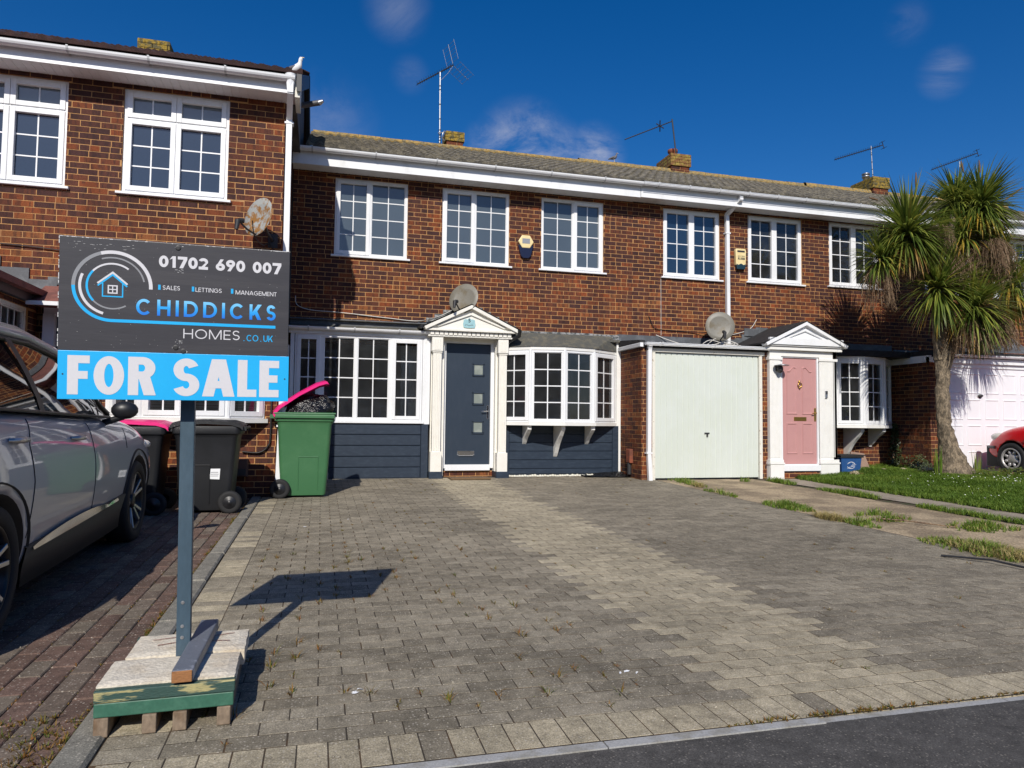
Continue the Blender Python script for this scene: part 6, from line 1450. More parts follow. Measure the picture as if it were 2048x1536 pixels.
yagi('tv_aerial', 'slim mast with spiky boom on the yellow lichened chimney beside the palm', (13.60, 3.0, 7.2), (13.55, 3.0, 8.15), PXY(1670, 319, 3.0), PXY(1766, 290, 3.0), els=26, el=.07, back='small', rings=True, r=.014)
yagi('tv_aerial', 'furthest aerial rising behind the palm fronds at the right', (16.4, 3.0, 7.1), (16.4, 3.0, 8.05), PXY(1864, 339, 3.0), PXY(1955, 306, 3.0), els=24, el=.07, back='small', rings=False, r=.014)
q = MB(); q.tube([(2.42, 2.88, 7.18), (2.38, 2.84, 7.12), (2.36, 2.86, 7.02), (2.42, 2.88, 6.97)], .014, 6); q.tube([(2.30, 3.0, 7.17), (2.46, 2.9, 7.17)], .012, 6); o = q.build('aerial_bracket', METAL); tag(o, 'coiled cable and bracket holding the tall mast to its chimney', 'bracket')

# ================================================================ gulls
def gull(name, label, p, h, face, white=True, lean=0.):
    t = thing(name, label, 'gull', p, 'birds on the roofs'); s = h / .42; F_ = Vv(face).normalized(); Sd = F_.cross(Vv((0, 0, 1))).normalized(); P0 = Vv(p)
    W = lambda f, u, z: P0 + F_ * f * s + Sd * u * s + Vv((0, 0, z * s))
    # trunk + neck + head as one skin of rings
    ax_ = [(-.20, .13, .012), (-.15, .14, .035), (-.09, .155, .060), (-.01, .18, .078), (.05, .215, .074), (.085, .26, .052), (.095, .30, .036), (.10, .335, .036), (.112, .365, .038), (.125, .385, .030), (.135, .392, .012)]
    q = MB(); pts = [W(a, 0, z) for a, z, r_ in ax_]; q.tube(pts, [r_ * s for a, z, r_ in ax_], 12); q.build('body', FEATHW if white else FEATHG, t)
    q = MB(); q.tube([W(.135, 0, .39), W(.175, 0, .383), W(.19, 0, .372)], [.010 * s, .007 * s, .002 * s], 6); q.build('beak', YELB, t)
    for sd in (1, -1):
        q = MB(); q.tube([W(.04, sd * .05, .225), W(-.06, sd * .062, .19), W(-.17, sd * .04, .145), W(-.27, sd * .015, .12)], [.02 * s, .042 * s, .03 * s, .004 * s], 8); q.build('wing', FEATHG, t)
        q = MB(); q.tube([W(.0, sd * .025, .12), W(.01, sd * .025, .0)], .006 * s, 5); q.tube([W(-.01, sd * .025, .004), W(.04, sd * .03, .004)], .006 * s, 4); q.build('leg', YELB, t)
        q = MB(); q.ell(W(.122, sd * .032, .378), .005 * s, .005 * s, .005 * s, n=6); q.build('eye', DARKM, t)
    q = MB(); q.tube([W(-.18, 0, .135), W(-.27, 0, .11)], [.022 * s, .012 * s], 6); q.build('tail', FEATHW if white else FEATHG, t)
    return t
gull('herring_gull', 'white gull with grey wings standing on the left roof corner', (-.425, -2.62, 5.335), .285, (.75, -.55, 0))
gull('young_gull', 'mottled grey young gull perched on the ridge left of the middle chimney', (6.40, 2.98, 6.965), .22, (.9, -.3, 0), False)
# ================================================================ cars
def make_car(label, xc, yrear, P, paint, group='cars parked on the drives'):
    """nose towards +Y. P: dict of sizes; y measured from the rear axle"""
    wb, hw, hh, sc = P['wb'], P['hw'], P['h'], P['sc']
    tilt = P.get('zoff', 0.0)
    y0 = yrear; g = lambda y: gz(y0 + y) + tilt
    t = thing(P['name'], label, 'car', (xc, y0 + wb / 2, g(wb / 2)), group)
    W = lambda x, y, z: (xc + x, y0 + y, g(y) + z)
    S = P['stations']; vs = []; M = 0
    def sect(y, k, bot, belt, top, crown):
        w_ = hw * k
        return [(.62 * w_, bot), (.90 * w_, bot + .02), (.965 * w_, bot + .12), (1.0 * w_, bot + (belt - bot) * .42), (.995 * w_, bot + (belt - bot) * .66), (.955 * w_, bot + (belt - bot) * .86), (.90 * w_, belt), (.70 * w_, belt + (top - belt) * .75), (.0, top)]
    rows = []
    for (y, k, bot, belt, top) in S:
        sec = sect(y, k, bot, belt, top, 0); row = [(x, y, z) for x, z in sec] + [(-x, y, z) for x, z in sec[-2::-1]]
        rows.append(row)
    n = len(rows[0]); q = MB(); q.add([W(*p) for r_ in rows for p in r_], [(i * n + k, (i + 1) * n + k, (i + 1) * n + (k + 1) % n, i * n + (k + 1) % n) for i in range(len(rows) - 1) for k in range(n)], sm=True)
    q.add([W(*p) for p in rows[0]], [tuple(range(n))]); q.add([W(*p) for p in rows[-1]], [tuple(range(n))[::-1]])
    # merge end caps with the shell
    me = q.mesh('body', [paint, CARP]); bm = bmesh.new(); bm.from_mesh(me); bmesh.ops.remove_doubles(bm, verts=bm.verts, dist=1e-4); bmesh.ops.recalc_face_normals(bm, faces=bm.faces); bm.to_mesh(me); bm.free()
    for p in me.polygons: p.use_smooth = True
    body = link('body', me, t, subd=2)
    body.modifiers['sub'].show_viewport = True
    wr = P['wr']
    cutm = MB()
    for yy in (0, wb):
        for sx in (-1, 1): cutm.lathe([(.0001, -.17), (wr + .045, -.17), (wr + .045, .17), (.0001, .17)], W(sx * (hw - .09), yy, wr), (sx, 0, 0), 40)
    tmp = bpy.data.objects.new('cut', cutm.mesh('cut', CARP)); COL.objects.link(tmp)
    md = body.modifiers.new('arches', 'BOOLEAN'); md.object = tmp; md.operation = 'DIFFERENCE'; md.solver = 'EXACT'
    bpy.context.view_layer.update(); dg = bpy.context.evaluated_depsgraph_get(); ev = body.evaluated_get(dg); nm = bpy.data.meshes.new_from_object(ev)
    body.modifiers.clear(); body.data = nm; bpy.data.objects.remove(tmp)
    for p in nm.polygons: p.use_smooth = True
    bv = BVHTree.FromPolygons([v.co.copy() for v in nm.vertices], [tuple(p.vertices) for p in nm.polygons])
    def sx_(y, z, s=1):
        o = Vv(W(s * 1.6, y, z)); r_ = bv.ray_cast(o, Vv((-s, 0, 0)), 1.6); return (r_[0].x - xc) if r_[0] else s * hw
    # underbody
    q = MB(); q.box(xc - hw * .8, xc + hw * .8, y0 - .55, y0 + wb + .6, g(0) + .17, g(wb) + .5); q.build('underbody', CARP, t)
    # arch trims, sills
    for s in (-1, 1):
        for yy in (0, wb):
            q = MB(); R0, R1 = wr + .028, wr + P['arch']; vs = []; m_ = 30
            for i in range(m_ + 1):
                a = R(-18 + 216 * i / m_)
                for rr_, d in ((R0, .0), (R0, .018), (R1 - .01, .014), (R1, -.004)):
                    y, z = yy + rr_ * math.cos(a), wr + rr_ * math.sin(a); xx = sx_(y if abs(y - yy) > .0 else y, max(z, .3), s); vs.append(W(s * (min(abs(xx), hw) + d) if abs(xx) > hw * .6 else s * (hw * .93 + d), y, max(z, .16)))
            q.add(vs, [(i * 4 + k, i * 4 + k + 1, (i + 1) * 4 + k + 1, (i + 1) * 4 + k) for i in range(m_) for k in range(3)], sm=True)
            if P['cladding']: q.build('arch_trim', CARP, t)
        if P['cladding']:
            q = MB(); vs = []; m_ = 20
            for i in range(m_ + 1):
                y = wr + .06 + (wb - 2 * wr - .12) * i / m_; zt = .40 + .05 * (i / m_) ; 
                for z, d in ((.18, -.06), (.19, .02), (.30, .03), (zt, .018), (zt + .01, -.005)): vs.append(W(s * (abs(sx_(y, max(z, .30), s)) + d), y, z))
            q.add(vs, [(i * 5 + k, i * 5 + k + 1, (i + 1) * 5 + k + 1, (i + 1) * 5 + k) for i in range(m_) for k in range(4)], sm=True); sl = q.build('sill_cladding', CARP, t)
            q = MB(); vs = []
            for i in range(m_ + 1):
                y = wr + .14 + (wb - 2 * wr - .45) * i / m_; u = i / m_; z0 = .375 + .055 * u; hgt = .006 + .055 * math.sin(math.pi * min(1, u * 1.15 + .02)) ** .6 if u < .86 else .02
                for z, d in ((z0, .034), (z0 + hgt, .026)): vs.append(W(s * (abs(sx_(y, z, s)) + d - .004), y, z))
            q.add(vs, [(i * 2, i * 2 + 1, i * 2 + 3, i * 2 + 2) for i in range(m_)], sm=True); q.build('chrome_strip', CHROME, sl)
    # glasshouse: panels between belt and roof
    G = P['glass']; rf = P['roof']     # G: list of (y, zbelt, zroof) side outline stations
    top = P['roofw']; q = MB()
    def rp(y, z, f):  # point on roof line
        return f
    pts = []; 
    for (y, zb, zr, xb, xt) in G: pts.append((y, zb, zr, xb, xt))
    for s in (-1, 1):
        q = MB(); vs = []
        for (y, zb, zr, xb, xt) in pts:
            for k in range(5):
                f = k / 4; x = xb + (xt - xb) * (f ** 1.35); vs.append(W(s * x, y, zb + (zr - zb) * f))
        q.add(vs, [(i * 5 + k, (i + 1) * 5 + k, (i + 1) * 5 + k + 1, i * 5 + k + 1) for i in range(len(pts) - 1) for k in range(4)], sm=True); q.build('side_glass', CARGL, t)
        # window surround and pillars
        tr = MB(); tr.tube([W(s * (p[3] + .006), p[0], p[1] + .004) for p in pts], .011, 6); tr.tube([W(s * (p[4] + .006), p[0], p[2]) for p in pts], .016, 6)
        for (yb, yt, wd) in P['pillars']:
            zb = P['belt'](yb); zr = P['roofl'](yt); xb = P['xb']; xt = P['xt']; vs = []
            for k in range(6):
                f = k / 5; y = yb + (yt - yb) * f; x = xb + (xt - xb) * (f ** 1.35) + .006; z = zb + (zr - zb) * f
                vs += [W(s * x, y - wd, z), W(s * x, y + wd, z)]
            tr.add(vs, [(2 * i, 2 * i + 1, 2 * i + 3, 2 * i + 2) for i in range(5)], sm=True)
        tr.build('window_trim', BLKP, t)
    # roof skin with rails, windscreen, rear screen
    q = MB(); vs = []; m_ = 9; R_ = P['roofpts']
    for (y, z, xt, cam_) in R_:
        for k in range(m_): u = -1 + 2 * k / (m_ - 1); vs.append(W(u * xt, y, z + cam_ * (1 - u * u)))
    q.add(vs, [(i * m_ + k, (i + 1) * m_ + k, (i + 1) * m_ + k + 1, i * m_ + k + 1) for i in range(len(R_) - 1) for k in range(m_ - 1)], sm=True); ro = q.build('roof', paint, t)
    for s in (-1, 1):
        q = MB(); q.tube([W(s * (xt + .0), y, z + .012) for (y, z, xt, c_) in R_], .028, 8); q.build('roof_side', paint, ro)
        if P['cladding']:
            q = MB(); q.tube([W(s * (p[2] - .06), p[0], p[1] + (.012 if 0 < i < len(R_) - 2 else .0) + .05) for i, p in enumerate(R_[1:-1])], .014, 6); q.build('roof_rail', METAL, ro)
    def screen(name, ya, za, xa, yb, zb, xb_):
        q = MB(); vs = []
        for j in range(6):
            f = j / 5
            for k in range(m_):
                u = -1 + 2 * k / (m_ - 1); x = u * (xa + (xb_ - xa) * f); vs.append(W(x, ya + (yb - ya) * f + (.10 if yb < ya else -.06) * (1 - u * u) * (1 - f) * (1 if yb < ya else 1), za + (zb - za) * f + .03 * (1 - u * u) * f))
        q.add(vs, [(j * m_ + k, (j + 1) * m_ + k, (j + 1) * m_ + k + 1, j * m_ + k + 1) for j in range(5) for k in range(m_ - 1)], sm=True); q.build(name, CARGL, t)
    screen('windscreen', *P['ws']); screen('rear_screen', *P['rs'])
    # door lines and handles
    q = MB()
    for line in P['doors']:
        for s in (-1, 1):
            pth = []
            for (ya, za), (yb, zb) in zip(line, line[1:]):
                for k in range(10): f = k / 10; y = ya + (yb - ya) * f; z = za + (zb - za) * f; pth.append(Vv(W(sx_(y, z, s) + s * .0005, y, z)))
            q.tube(pth, .0035, 5)
    q.build('door_gap', CARP, body, 'stuff')
    for (y, z) in P['handles']:
        for s in (-1, 1):
            q = MB(); x = sx_(y, z, s); c = Vv(W(x, y, z)); pth = [c + Vv((s * a, b_, 0)) for a, b_ in ((.0, -.10), (.028, -.07), (.034, 0), (.028, .07), (.0, .10))]; q.tube(pth, [.010, .016, .017, .016, .010], 8); q.build('door_handle', RIMS if P['cladding'] else paint, t)
    for s in (-1, 1):
        y, z = P['mirror']; q = MB(); x = P['xb'] + .10; M3 = Matrix.Rotation(s * .15, 3, 'Z'); q.ell(W(s * (x + .03), y, z), .095, .06, .07, n=14, M=M3); mo = q.build('wing_mirror', BLKP if P['cladding'] else paint, t); q = MB(); q.tube([W(s * (P['xb'] - .02), y + .02, z - .10), W(s * (x + .02), y, z - .05)], .025, 8); q.build('mirror_arm', BLKP, mo)
    # wheels
    for yy in (0, wb):
        for s in (-1, 1):
            c = Vv(W(s * (hw - .115), yy, wr)); A = Vv((s, 0, 0)); q = MB(); rw = P['rim']
            q.lathe([(rw, -.10), (wr - .02, -.105), (wr, -.08), (wr, .07), (wr - .018, .096), (wr - .05, .104), (rw + .012, .10), (rw, .085), (rw - .01, .06)], c, A, 44); w_ = q.build('wheel', RUBB, t)
            q = MB(); q.lathe([(rw, .088), (rw - .012, .09), (rw - .02, .07), (rw - .03, -.06), (.0001, -.06)], c, A, 40); rm = q.build('rim', RIMD, w_)
            X = Vv((0, 1, 0)); Z = Vv((0, 0, 1)); ph = .3 + yy
            ns = P['spokes']
            for k in range(ns):
                q = MB(); a = 2 * math.pi * k / ns + ph
                if P['style'] == 'twin':
                    for da, w2, mt in ((-.13, .013, 0), (.13, .013, 0)):
                        d1 = X * math.cos(a + da * .4) + Z * math.sin(a + da * .4); d2 = X * math.cos(a + da * 1.6) + Z * math.sin(a + da * 1.6); p0 = c + d1 * .045 + A * .05; p1 = c + d2 * (rw - .014) + A * .082; d = (p1 - p0); l = d.length; d.normalize(); sd = A.cross(d).normalized(); nn_ = d.cross(sd)
                        q.fbox((p0, d, sd, A), 0, l, -w2, w2, -.02, .006, ch=.003)
                    q.build('spoke', RIMS, rm)
                else:
                    d = X * math.cos(a) + Z * math.sin(a); p0 = c + d * .06 + A * .055; q.ell(c + d * (rw * .60) + A * .055, rw * .23, rw * .17, rw * .17, n=10, M=Matrix((d, A.cross(d), A)).transposed()); q.build('spoke', RIMR, rm)
            q = MB(); q.lathe([(.07, .04), (.065, .068), (.03, .078), (.0001, .08)] if P['style'] == 'twin' else [(.10, .04), (.095, .07), (.03, .078), (.0001, .08)], c, A, 20); q.build('hub_cap', RIMD if P['style'] == 'twin' else RIMR, rm)
            if P['style'] != 'twin':
                q = MB(); q.lathe([(rw, .085), (rw - .005, .10), (rw - .03, .095), (rw - .035, .07)], c, A, 40); q.build('trim_ring', RIMR, rm)
    for (y, z, sx, a, b_, c_) in P['lamps']:
        for s in (-1, 1):
            q = MB(); x = sx_(y, z, s); q.ell(W(s * (abs(x) - sx), y, z), a, b_, c_, n=16); q.build('headlight', LAMPG, t)
    return t, sx_, W
BELT = lambda y: 1.165 - .038 * (y + .6)
SUV = dict(name='parked_car', wb=2.70, hw=.92, h=1.62, sc=1, wr=.345, arch=.105, rim=.245, cladding=True, spokes=5, style='twin', zoff=-.012,
    stations=[(-.86, .80, .42, .80, .98), (-.80, .88, .30, .98, 1.10), (-.6, .955, .24, 1.13, 1.18), (0, 1.0, .22, 1.15, 1.17), (.7, 1.0, .21, 1.125, 1.14), (1.4, 1.0, .21, 1.09, 1.12), (2.05, .995, .22, 1.055, 1.12), (2.35, .985, .23, 1.03, 1.13), (2.7, .995, .24, 1.00, 1.11), (3.05, .985, .25, .94, 1.06), (3.34, .95, .27, .86, .99), (3.52, .86, .30, .76, .90), (3.60, .68, .38, .66, .78)],
    xb=.83, xt=.665, belt=BELT, roofl=lambda y: 1.545 + .03 * (1 - ((y - .55) / 1.1) ** 2),
    glass=[(-.72, 1.20, 1.27, .80, .77), (-.50, 1.175, 1.42, .815, .71), (-.15, 1.155, 1.53, .825, .675), (.3, 1.14, 1.575, .83, .665), (.9, 1.115, 1.575, .83, .665), (1.35, 1.095, 1.52, .83, .675), (1.75, 1.08, 1.33, .825, .735), (2.12, 1.07, 1.09, .81, .80)],
    pillars=[(-.28, -.05, .05), (.78, .62, .038), (1.86, 1.74, .02)], roof=None, roofw=.66,
    roofpts=[(-.80, 1.47, .60, .02), (-.62, 1.545, .63, .03), (-.1, 1.575, .655, .045), (.4, 1.605, .665, .05), (.9, 1.60, .665, .05), (1.35, 1.545, .665, .045), (1.45, 1.52, .665, .04)],
    ws=(2.28, 1.10, .78, 1.40, 1.52, .655), rs=(-.84, 1.12, .74, -.74, 1.50, .60),
    doors=[[(.50, 1.09), (.42, .95), (.44, .75), (.38, .42)], [(.78 + .72, 1.04), (1.50, .80), (1.47, .42)], [(1.50, 1.04), (1.50, .9)], [(2.42, .98), (2.36, .80)]],
    handles=[(.70, .985), (1.66, .945)] if 0 else [(.28 + .0, .985), (1.22, .955)], mirror=(1.96, 1.14), lamps=[(3.34, .80, .06, .10, .13, .05)])
for k_ in ('stations', 'glass', 'roofpts'): SUV[k_] = [(p[0] * 1.037,) + tuple(p[1:]) for p in SUV[k_]]
SUV['wb'] = 2.80; SUV['doors'] = [[(y * 1.037, z) for y, z in l] for l in SUV['doors']]; SUV['mirror'] = (2.05, 1.13); SUV['ws'] = (2.37, 1.10, .78, 1.45, 1.50, .655)
SUV['roofpts'] = [(a, b - .03, c, d) for a, b, c, d in SUV['roofpts']]; SUV['glass'] = [(a, b, c - .03 if c > 1.2 else c, d, e) for a, b, c, d, e in SUV['glass']]
car, csx, CW = make_car('grey SUV with black wheel-arch cladding parked beside the estate agent board', -2.42, -8.0, SUV, CARG)
RED = dict(name='parked_car', wb=2.47, hw=.82, h=1.42, sc=1, wr=.285, arch=.05, rim=.195, cladding=False, spokes=8, style='blob', zoff=.125,
    stations=[(-.60, .75, .35, .70, .90), (-.5, .9, .25, .86, .95), (0, 1.0, .22, .93, .98), (.8, 1.0, .21, .93, .97), (1.6, 1.0, .21, .90, .96), (2.0, .99, .22, .87, .96), (2.47, .97, .23, .82, .92), (2.75, .92, .23, .74, .85), (2.98, .84, .22, .62, .74), (3.10, .74, .24, .52, .62), (3.15, .60, .30, .46, .52)],
    xb=.74, xt=.60, belt=lambda y: .95, roofl=lambda y: 1.38, glass=[(-.35, .97, 1.2, .72, .66), (0, .96, 1.34, .73, .61), (.8, .95, 1.38, .74, .60), (1.3, .94, 1.34, .74, .60), (1.75, .93, 1.15, .73, .66), (2.0, .92, .96, .72, .70)],
    pillars=[(.6, .5, .04)], roof=None, roofw=.6, roofpts=[(-.5, 1.30, .56, .02), (0, 1.38, .60, .03), (.7, 1.40, .60, .04), (1.3, 1.37, .60, .03)],
    ws=(2.1, .93, .70, 1.3, 1.36, .59), rs=(-.58, .92, .66, -.5, 1.32, .55), doors=[[(.45, .92), (.42, .3)], [(1.72, .88), (1.70, .3)]], handles=[(.65, .78)], mirror=(1.7, .98), lamps=[(2.86, .66, .06, .09, .16, .085)])
rcar, rsx, RW = make_car('red hatchback nosing in from the right edge in front of the white garage', 12.86, -4.36, RED, CARR)
q = MB()
for s in (-1, 1):
    pth = [Vv(RW(rsx(y, .47, s) + s * .008, y, .47)) for y in (2.84, 2.90, 2.96, 3.02, 3.08)]; q.tube(pth, .028, 8)
pth = [Vv(RW(x, 3.14 - .10 * (abs(x) / .6) ** 2, .47)) for x in (-.55, -.3, 0, .3, .55)]; q.tube(pth, .028, 8); q.build('bumper_strip', BLKP, rcar)

def copy_tree(o, parent=None, loc=None, rz=0):
    c = o.copy(); COL.objects.link(c)
    if parent is None: c.location = loc; c.rotation_euler = (0, 0, rz)
    else: c.parent = parent
    for ch in list(o.children): copy_tree(ch, c)
    return c
far = copy_tree(car, None, (3.4, -21.5, -.55), R(90)); far['label'] = 'grey SUV across the road, seen only as a reflection in the windows'
# ================================================================ palm tree
def strap(mb, base, d, L_, w_, droop, rnd, seg=4, fold=.25, m=0):
    """one sword leaf"""
    p = Vv(base); d = Vv(d).normalized(); side = d.cross(Vv((0, 0, 1)))
    side = side.normalized() if side.length > .05 else Vv((1, 0, 0)); vs = []
    for k in range(seg + 1):
        f = k / seg; wd = w_ * (.55 + .9 * f if f < .4 else (1 - f) / .6 * .91 + .02)
        vs += [p - side * wd / 2, p + side * wd / 2]
        d = (d + Vv((0, 0, -droop * (.4 + f)))).normalized(); p = p + d * (L_ / seg)
    mb.add(vs, [(2 * i, 2 * i + 1, 2 * i + 3, 2 * i + 2) for i in range(seg)], m, rnd)
def leaf_head(parent, c, r_, n, axis=(0, 0, 1), seed=0, dead=.5, skirt=.35):
    rnd = random.Random(seed); q = MB(); A = Vv(axis).normalized(); c = Vv(c)
    X = A.orthogonal().normalized(); Y = A.cross(X)
    for k in range(n):
        u = rnd.random(); th = math.acos(1 - 1.45 * u); a = rnd.uniform(0, 2 * math.pi)      # from upright to well below level
        d = A * math.cos(th) + (X * math.cos(a) + Y * math.sin(a)) * math.sin(th)
        L_ = r_ * rnd.uniform(.78, 1.12) * (1 - .12 * u); up = 1 - u
        v = rnd.uniform(.05, .70) + (.12 if up > .5 else 0)
        if u > .72 and rnd.random() < .30: v = rnd.uniform(.86, .97)
        if u > .9 and rnd.random() < dead: v = rnd.uniform(.93, 1)
        strap(q, c + d * .05 - A * .05 * rnd.random() + Vv((0, 0, -.18 * u * r_)), d, L_, rnd.uniform(.030, .048), rnd.uniform(.03, .20) + .22 * u, min(v, 1), 5)
    return q.build('leaf_head', PALM, parent, 'stuff')
def dead_bunch(parent, top, w_, h_, n, seed, d=(0, 0, 0)):
    """brown hanging flower stalks and dry leaves"""
    rnd = random.Random(seed); q = MB(); top = Vv(top)
    for k in range(n):
        a = rnd.uniform(0, 2 * math.pi); p = top + Vv((math.cos(a) * w_ * .25 * rnd.random(), math.sin(a) * w_ * .25 * rnd.random(), rnd.uniform(-.05, .08)))
        o = Vv((math.cos(a), math.sin(a), 0)) * w_ * rnd.uniform(.1, .55) + Vv(d); L_ = h_ * rnd.uniform(.5, 1.0); pts = [p]
        for j in range(1, 6):
            f = j / 5; pts.append(p + o * (f ** .7) + Vv((rnd.uniform(-.02, .02), rnd.uniform(-.02, .02), .06 * math.sin(math.pi * f) - L_ * f * f * .6 - L_ * f * .4)))
        q.tube(pts, .0035, 3, rnd=rnd.random(), caps=False, sm=False)
        for j in range(2, 6):
            for s in range(5):
                b = pts[j] + Vv((rnd.uniform(-.01, .01),) * 3); e = b + Vv((rnd.uniform(-.06, .06), rnd.uniform(-.06, .06), rnd.uniform(-.08, .01)))
                w3 = Vv((rnd.uniform(-.004, .004), .003, 0)); q.add([b - w3, b + w3, e], [(0, 1, 2)], 0, rnd.random())
    return q.build('dead_stalks', DEAD, parent, 'stuff')
PY = -2.0
def PP(x, y, Y=PY):   # pixel -> point on the plane of the tree, for laying out the limbs
    d = f0 + cr * ((x - 1024) / F) - cu * ((y - 768) / F); t = (Y - CAMP.y) / d.y; return CAMP + d * t
pt = thing('palm_tree', 'tall cabbage palm with several shaggy heads and a swollen pale trunk base on the lawn', 'palm tree', PP(1905, 950) * 1)
def limb(pts, rs, n=16, bumps=.012, seed=0, name='trunk', mat=None):
    P = [Vv(p) for p in pts]; out = []; ro = []
    for i in range(len(P) - 1):
        a, b_, c, d = P[max(i - 1, 0)], P[i], P[i + 1], P[min(i + 2, len(P) - 1)]
        for k in range(8):
            t = k / 8; out.append(.5 * ((2 * b_) + (c - a) * t + (2 * a - 5 * b_ + 4 * c - d) * t * t + (3 * b_ - a - 3 * c + d) * t ** 3)); ro.append(rs[i] + (rs[i + 1] - rs[i]) * t)
    out.append(P[-1]); ro.append(rs[-1]); q = MB(); q.tube(out, ro, n)
    q.v = [tuple(Vv(v) + Vv((noise.noise(Vv(v) * 9), noise.noise(Vv(v) * 9 + Vv((5, 0, 0))), 0)) * bumps + Vv((noise.noise(Vv(v) * 30), noise.noise(Vv(v) * 30 + Vv((3, 0, 0))), 0)) * bumps * .5) for v in q.v]
    return q.build(name, mat or BARK, pt)
g0 = PP(1907, 952)
limb([PP(1908, 962), PP(1908, 945), PP(1903, 920), PP(1894, 880), PP(1886, 830), PP(1883, 760), PP(1884, 700), PP(1884, 660)], [.29, .31, .21, .135, .105, .098, .105, .10], 22, .035)
limb([PP(1886, 775), PP(1890, 730), PP(1893, 690), PP(1892, 640), PP(1893, 600)], [.10, .10, .09, .085, .07], 14, .02, name='limb')
limb([PP(1880, 720), PP(1877, 660), PP(1872, 600), PP(1862, 555), PP(1848, 520), PP(1822, 480)], [.10, .09, .085, .075, .065, .05], 14, .02, name='limb')
limb([PP(1890, 740), PP(1905, 700), PP(1925, 670), PP(1936, 640), PP(1938, 600), PP(1950, 560)], [.085, .075, .06, .055, .05, .05], 12, .015, name='limb')
limb([PP(1893, 610), PP(1897, 560), PP(1900, 500), PP(1905, 430)], [.07, .065, .055, .045], 12, .015, name='limb')
limb([PP(1897, 590), PP(1930, 545), PP(1955, 500), PP(1958, 460)], [.06, .05, .045, .045], 12, .015, name='limb')
limb([PP(1862, 560), PP(1815, 540), PP(1775, 520), PP(1765, 500)], [.05, .045, .04, .04], 12, .015, name='limb')
limb([PP(1940, 610), PP(1985, 580), PP(2020, 560)], [.05, .045, .04], 10, .01, name='limb')
HEADS = [((1815, 452), 0.62, 330, (-.10, -.25, 1), -2.15), ((1912, 395), .56, 260, (0, 0, 1), -1.75), ((1962, 400), .60, 330, (.15, -.2, 1), -2.1), ((1760, 505), .40, 130, (-.5, -.2, .8), -2.0), ((1878, 565), .56, 200, (-.1, -.6, .35), -2.3), ((1950, 600), .60, 220, (.3, -.6, .25), -2.25), ((2025, 560), .62, 200, (.6, -.2, .6), -2.0), ((1898, 470), .42, 120, (0, .3, 1), -1.7), ((1975, 470), .50, 120, (.5, .2, .8), -1.6), ((1925, 560), .45, 110, (.1, -.2, .3), -2.0), ((1862, 500), .42, 120, (-.1, 0, .8), -1.8), ((1930, 455), .46, 140, (.1, -.2, .9), -2.05), ((1995, 505), .46, 120, (.4, -.1, .7), -1.8)]
for i, ((x, y), r_, n, ax_, Y) in enumerate(HEADS): leaf_head(pt, PP(x, y + 8, Y), r_ * (1.40 if i in (1, 2) else 1.5), int(n * 1.9), ax_, 10 + i)
for i, (x, y, w_, h_, n) in enumerate(((1845, 495, .38, .50, 150), (1812, 500, .3, .40, 90), (1975, 480, .45, .55, 170), (1925, 500, .35, .50, 120), (1962, 620, .55, .62, 230), (1925, 640, .4, .55, 150), (1765, 530, .3, .65, 110), (1995, 640, .35, .5, 110), (1895, 520, .3, .45, 120), (1985, 520, .35, .45, 90), (1880, 450, .3, .4, 70))):
    dead_bunch(pt, PP(x + 6 * (i % 3) - 6, y + 8, -2.05 - .12 * (i % 3)), w_ * 1.45, h_ * 1.05, int(n * 1.25), 40 + i)
# upright seed stalks on the skyline
q = MB()
for (x, y, x2, y2) in ((1832, 380, 1832, 345), (1927, 345, 1922, 322), (1960, 345, 1958, 320), (2010, 400, 2045, 375), (1755, 400, 1738, 395)):
    a, c = PP(x, y), PP(x2, y2); q.tube([a, a.lerp(c, .5), c], [.012, .02, .008], 6, rnd=.35)
q.build('seed_stalk', DEAD, pt)

# ================================================================ lawn, weeds, climbers
def scatter(name, label, cat, mat, pts, h=(.03, .07), w_=.005, blades=6, spread=.03, rnd=(.0, .8), seed=1, lean=.5):
    r_ = random.Random(seed); q = MB()
    for (x, y, z, s, c) in pts:
        for k in range(int(blades * (.6 + .8 * r_.random()))):
            a = r_.uniform(0, 6.283); rad = spread * r_.random() * s; b = Vv((x + rad * math.cos(a), y + rad * math.sin(a), z)); hh = r_.uniform(*h) * s; ln = r_.uniform(.1, lean); t2 = a + r_.uniform(-.6, .6)
            d = Vv((math.cos(t2) * ln, math.sin(t2) * ln, 1)); sd = Vv((-math.sin(t2), math.cos(t2), 0)) * w_ * (.7 + .6 * r_.random()); m_ = b + d * hh * .6; e = b + Vv((d.x * 1.5, d.y * 1.5, .9)) * hh
            v = min(1, max(0, r_.uniform(*rnd) + c)); q.add([b - sd, b + sd, m_ + sd * .7, m_ - sd * .7, e], [(0, 1, 2, 3), (3, 2, 4)], 0, v)
    return q.build(name, mat, kind='stuff', label=label, cat=cat)
random.seed(21)
pts = []
while len(pts) < 15000:
    x = rr(8.22, 13.4); y = rr(-7.2, -.15)
    if x > 11.85 and y > -4.4: continue
    if y > -.9 and (x < 9.15 or x > 11.2): continue
    if y < -4.9 and random.random() < .35: continue
    if (x - 10.63) ** 2 + (y + 2) ** 2 < .05: continue
    if not inview((x, y, gz(y) + lawn_off(x)), 30): continue
    if y > -.95 and random.random() < .6: continue
    pts.append((x, y, gz(y) + lawn_off(x) - .01, .8 + .5 * noise.noise(Vv((x * 2, y * 2, 0))) + .25, .25 * noise.noise(Vv((x * 1.2, y * 1.2, 5)))))
scatter('lawn', 'bright green rough lawn right of the pink door path', 'lawn', GRASS, pts, (.035, .085), .0048, 7, .045, (.15, .72), 3, .7)
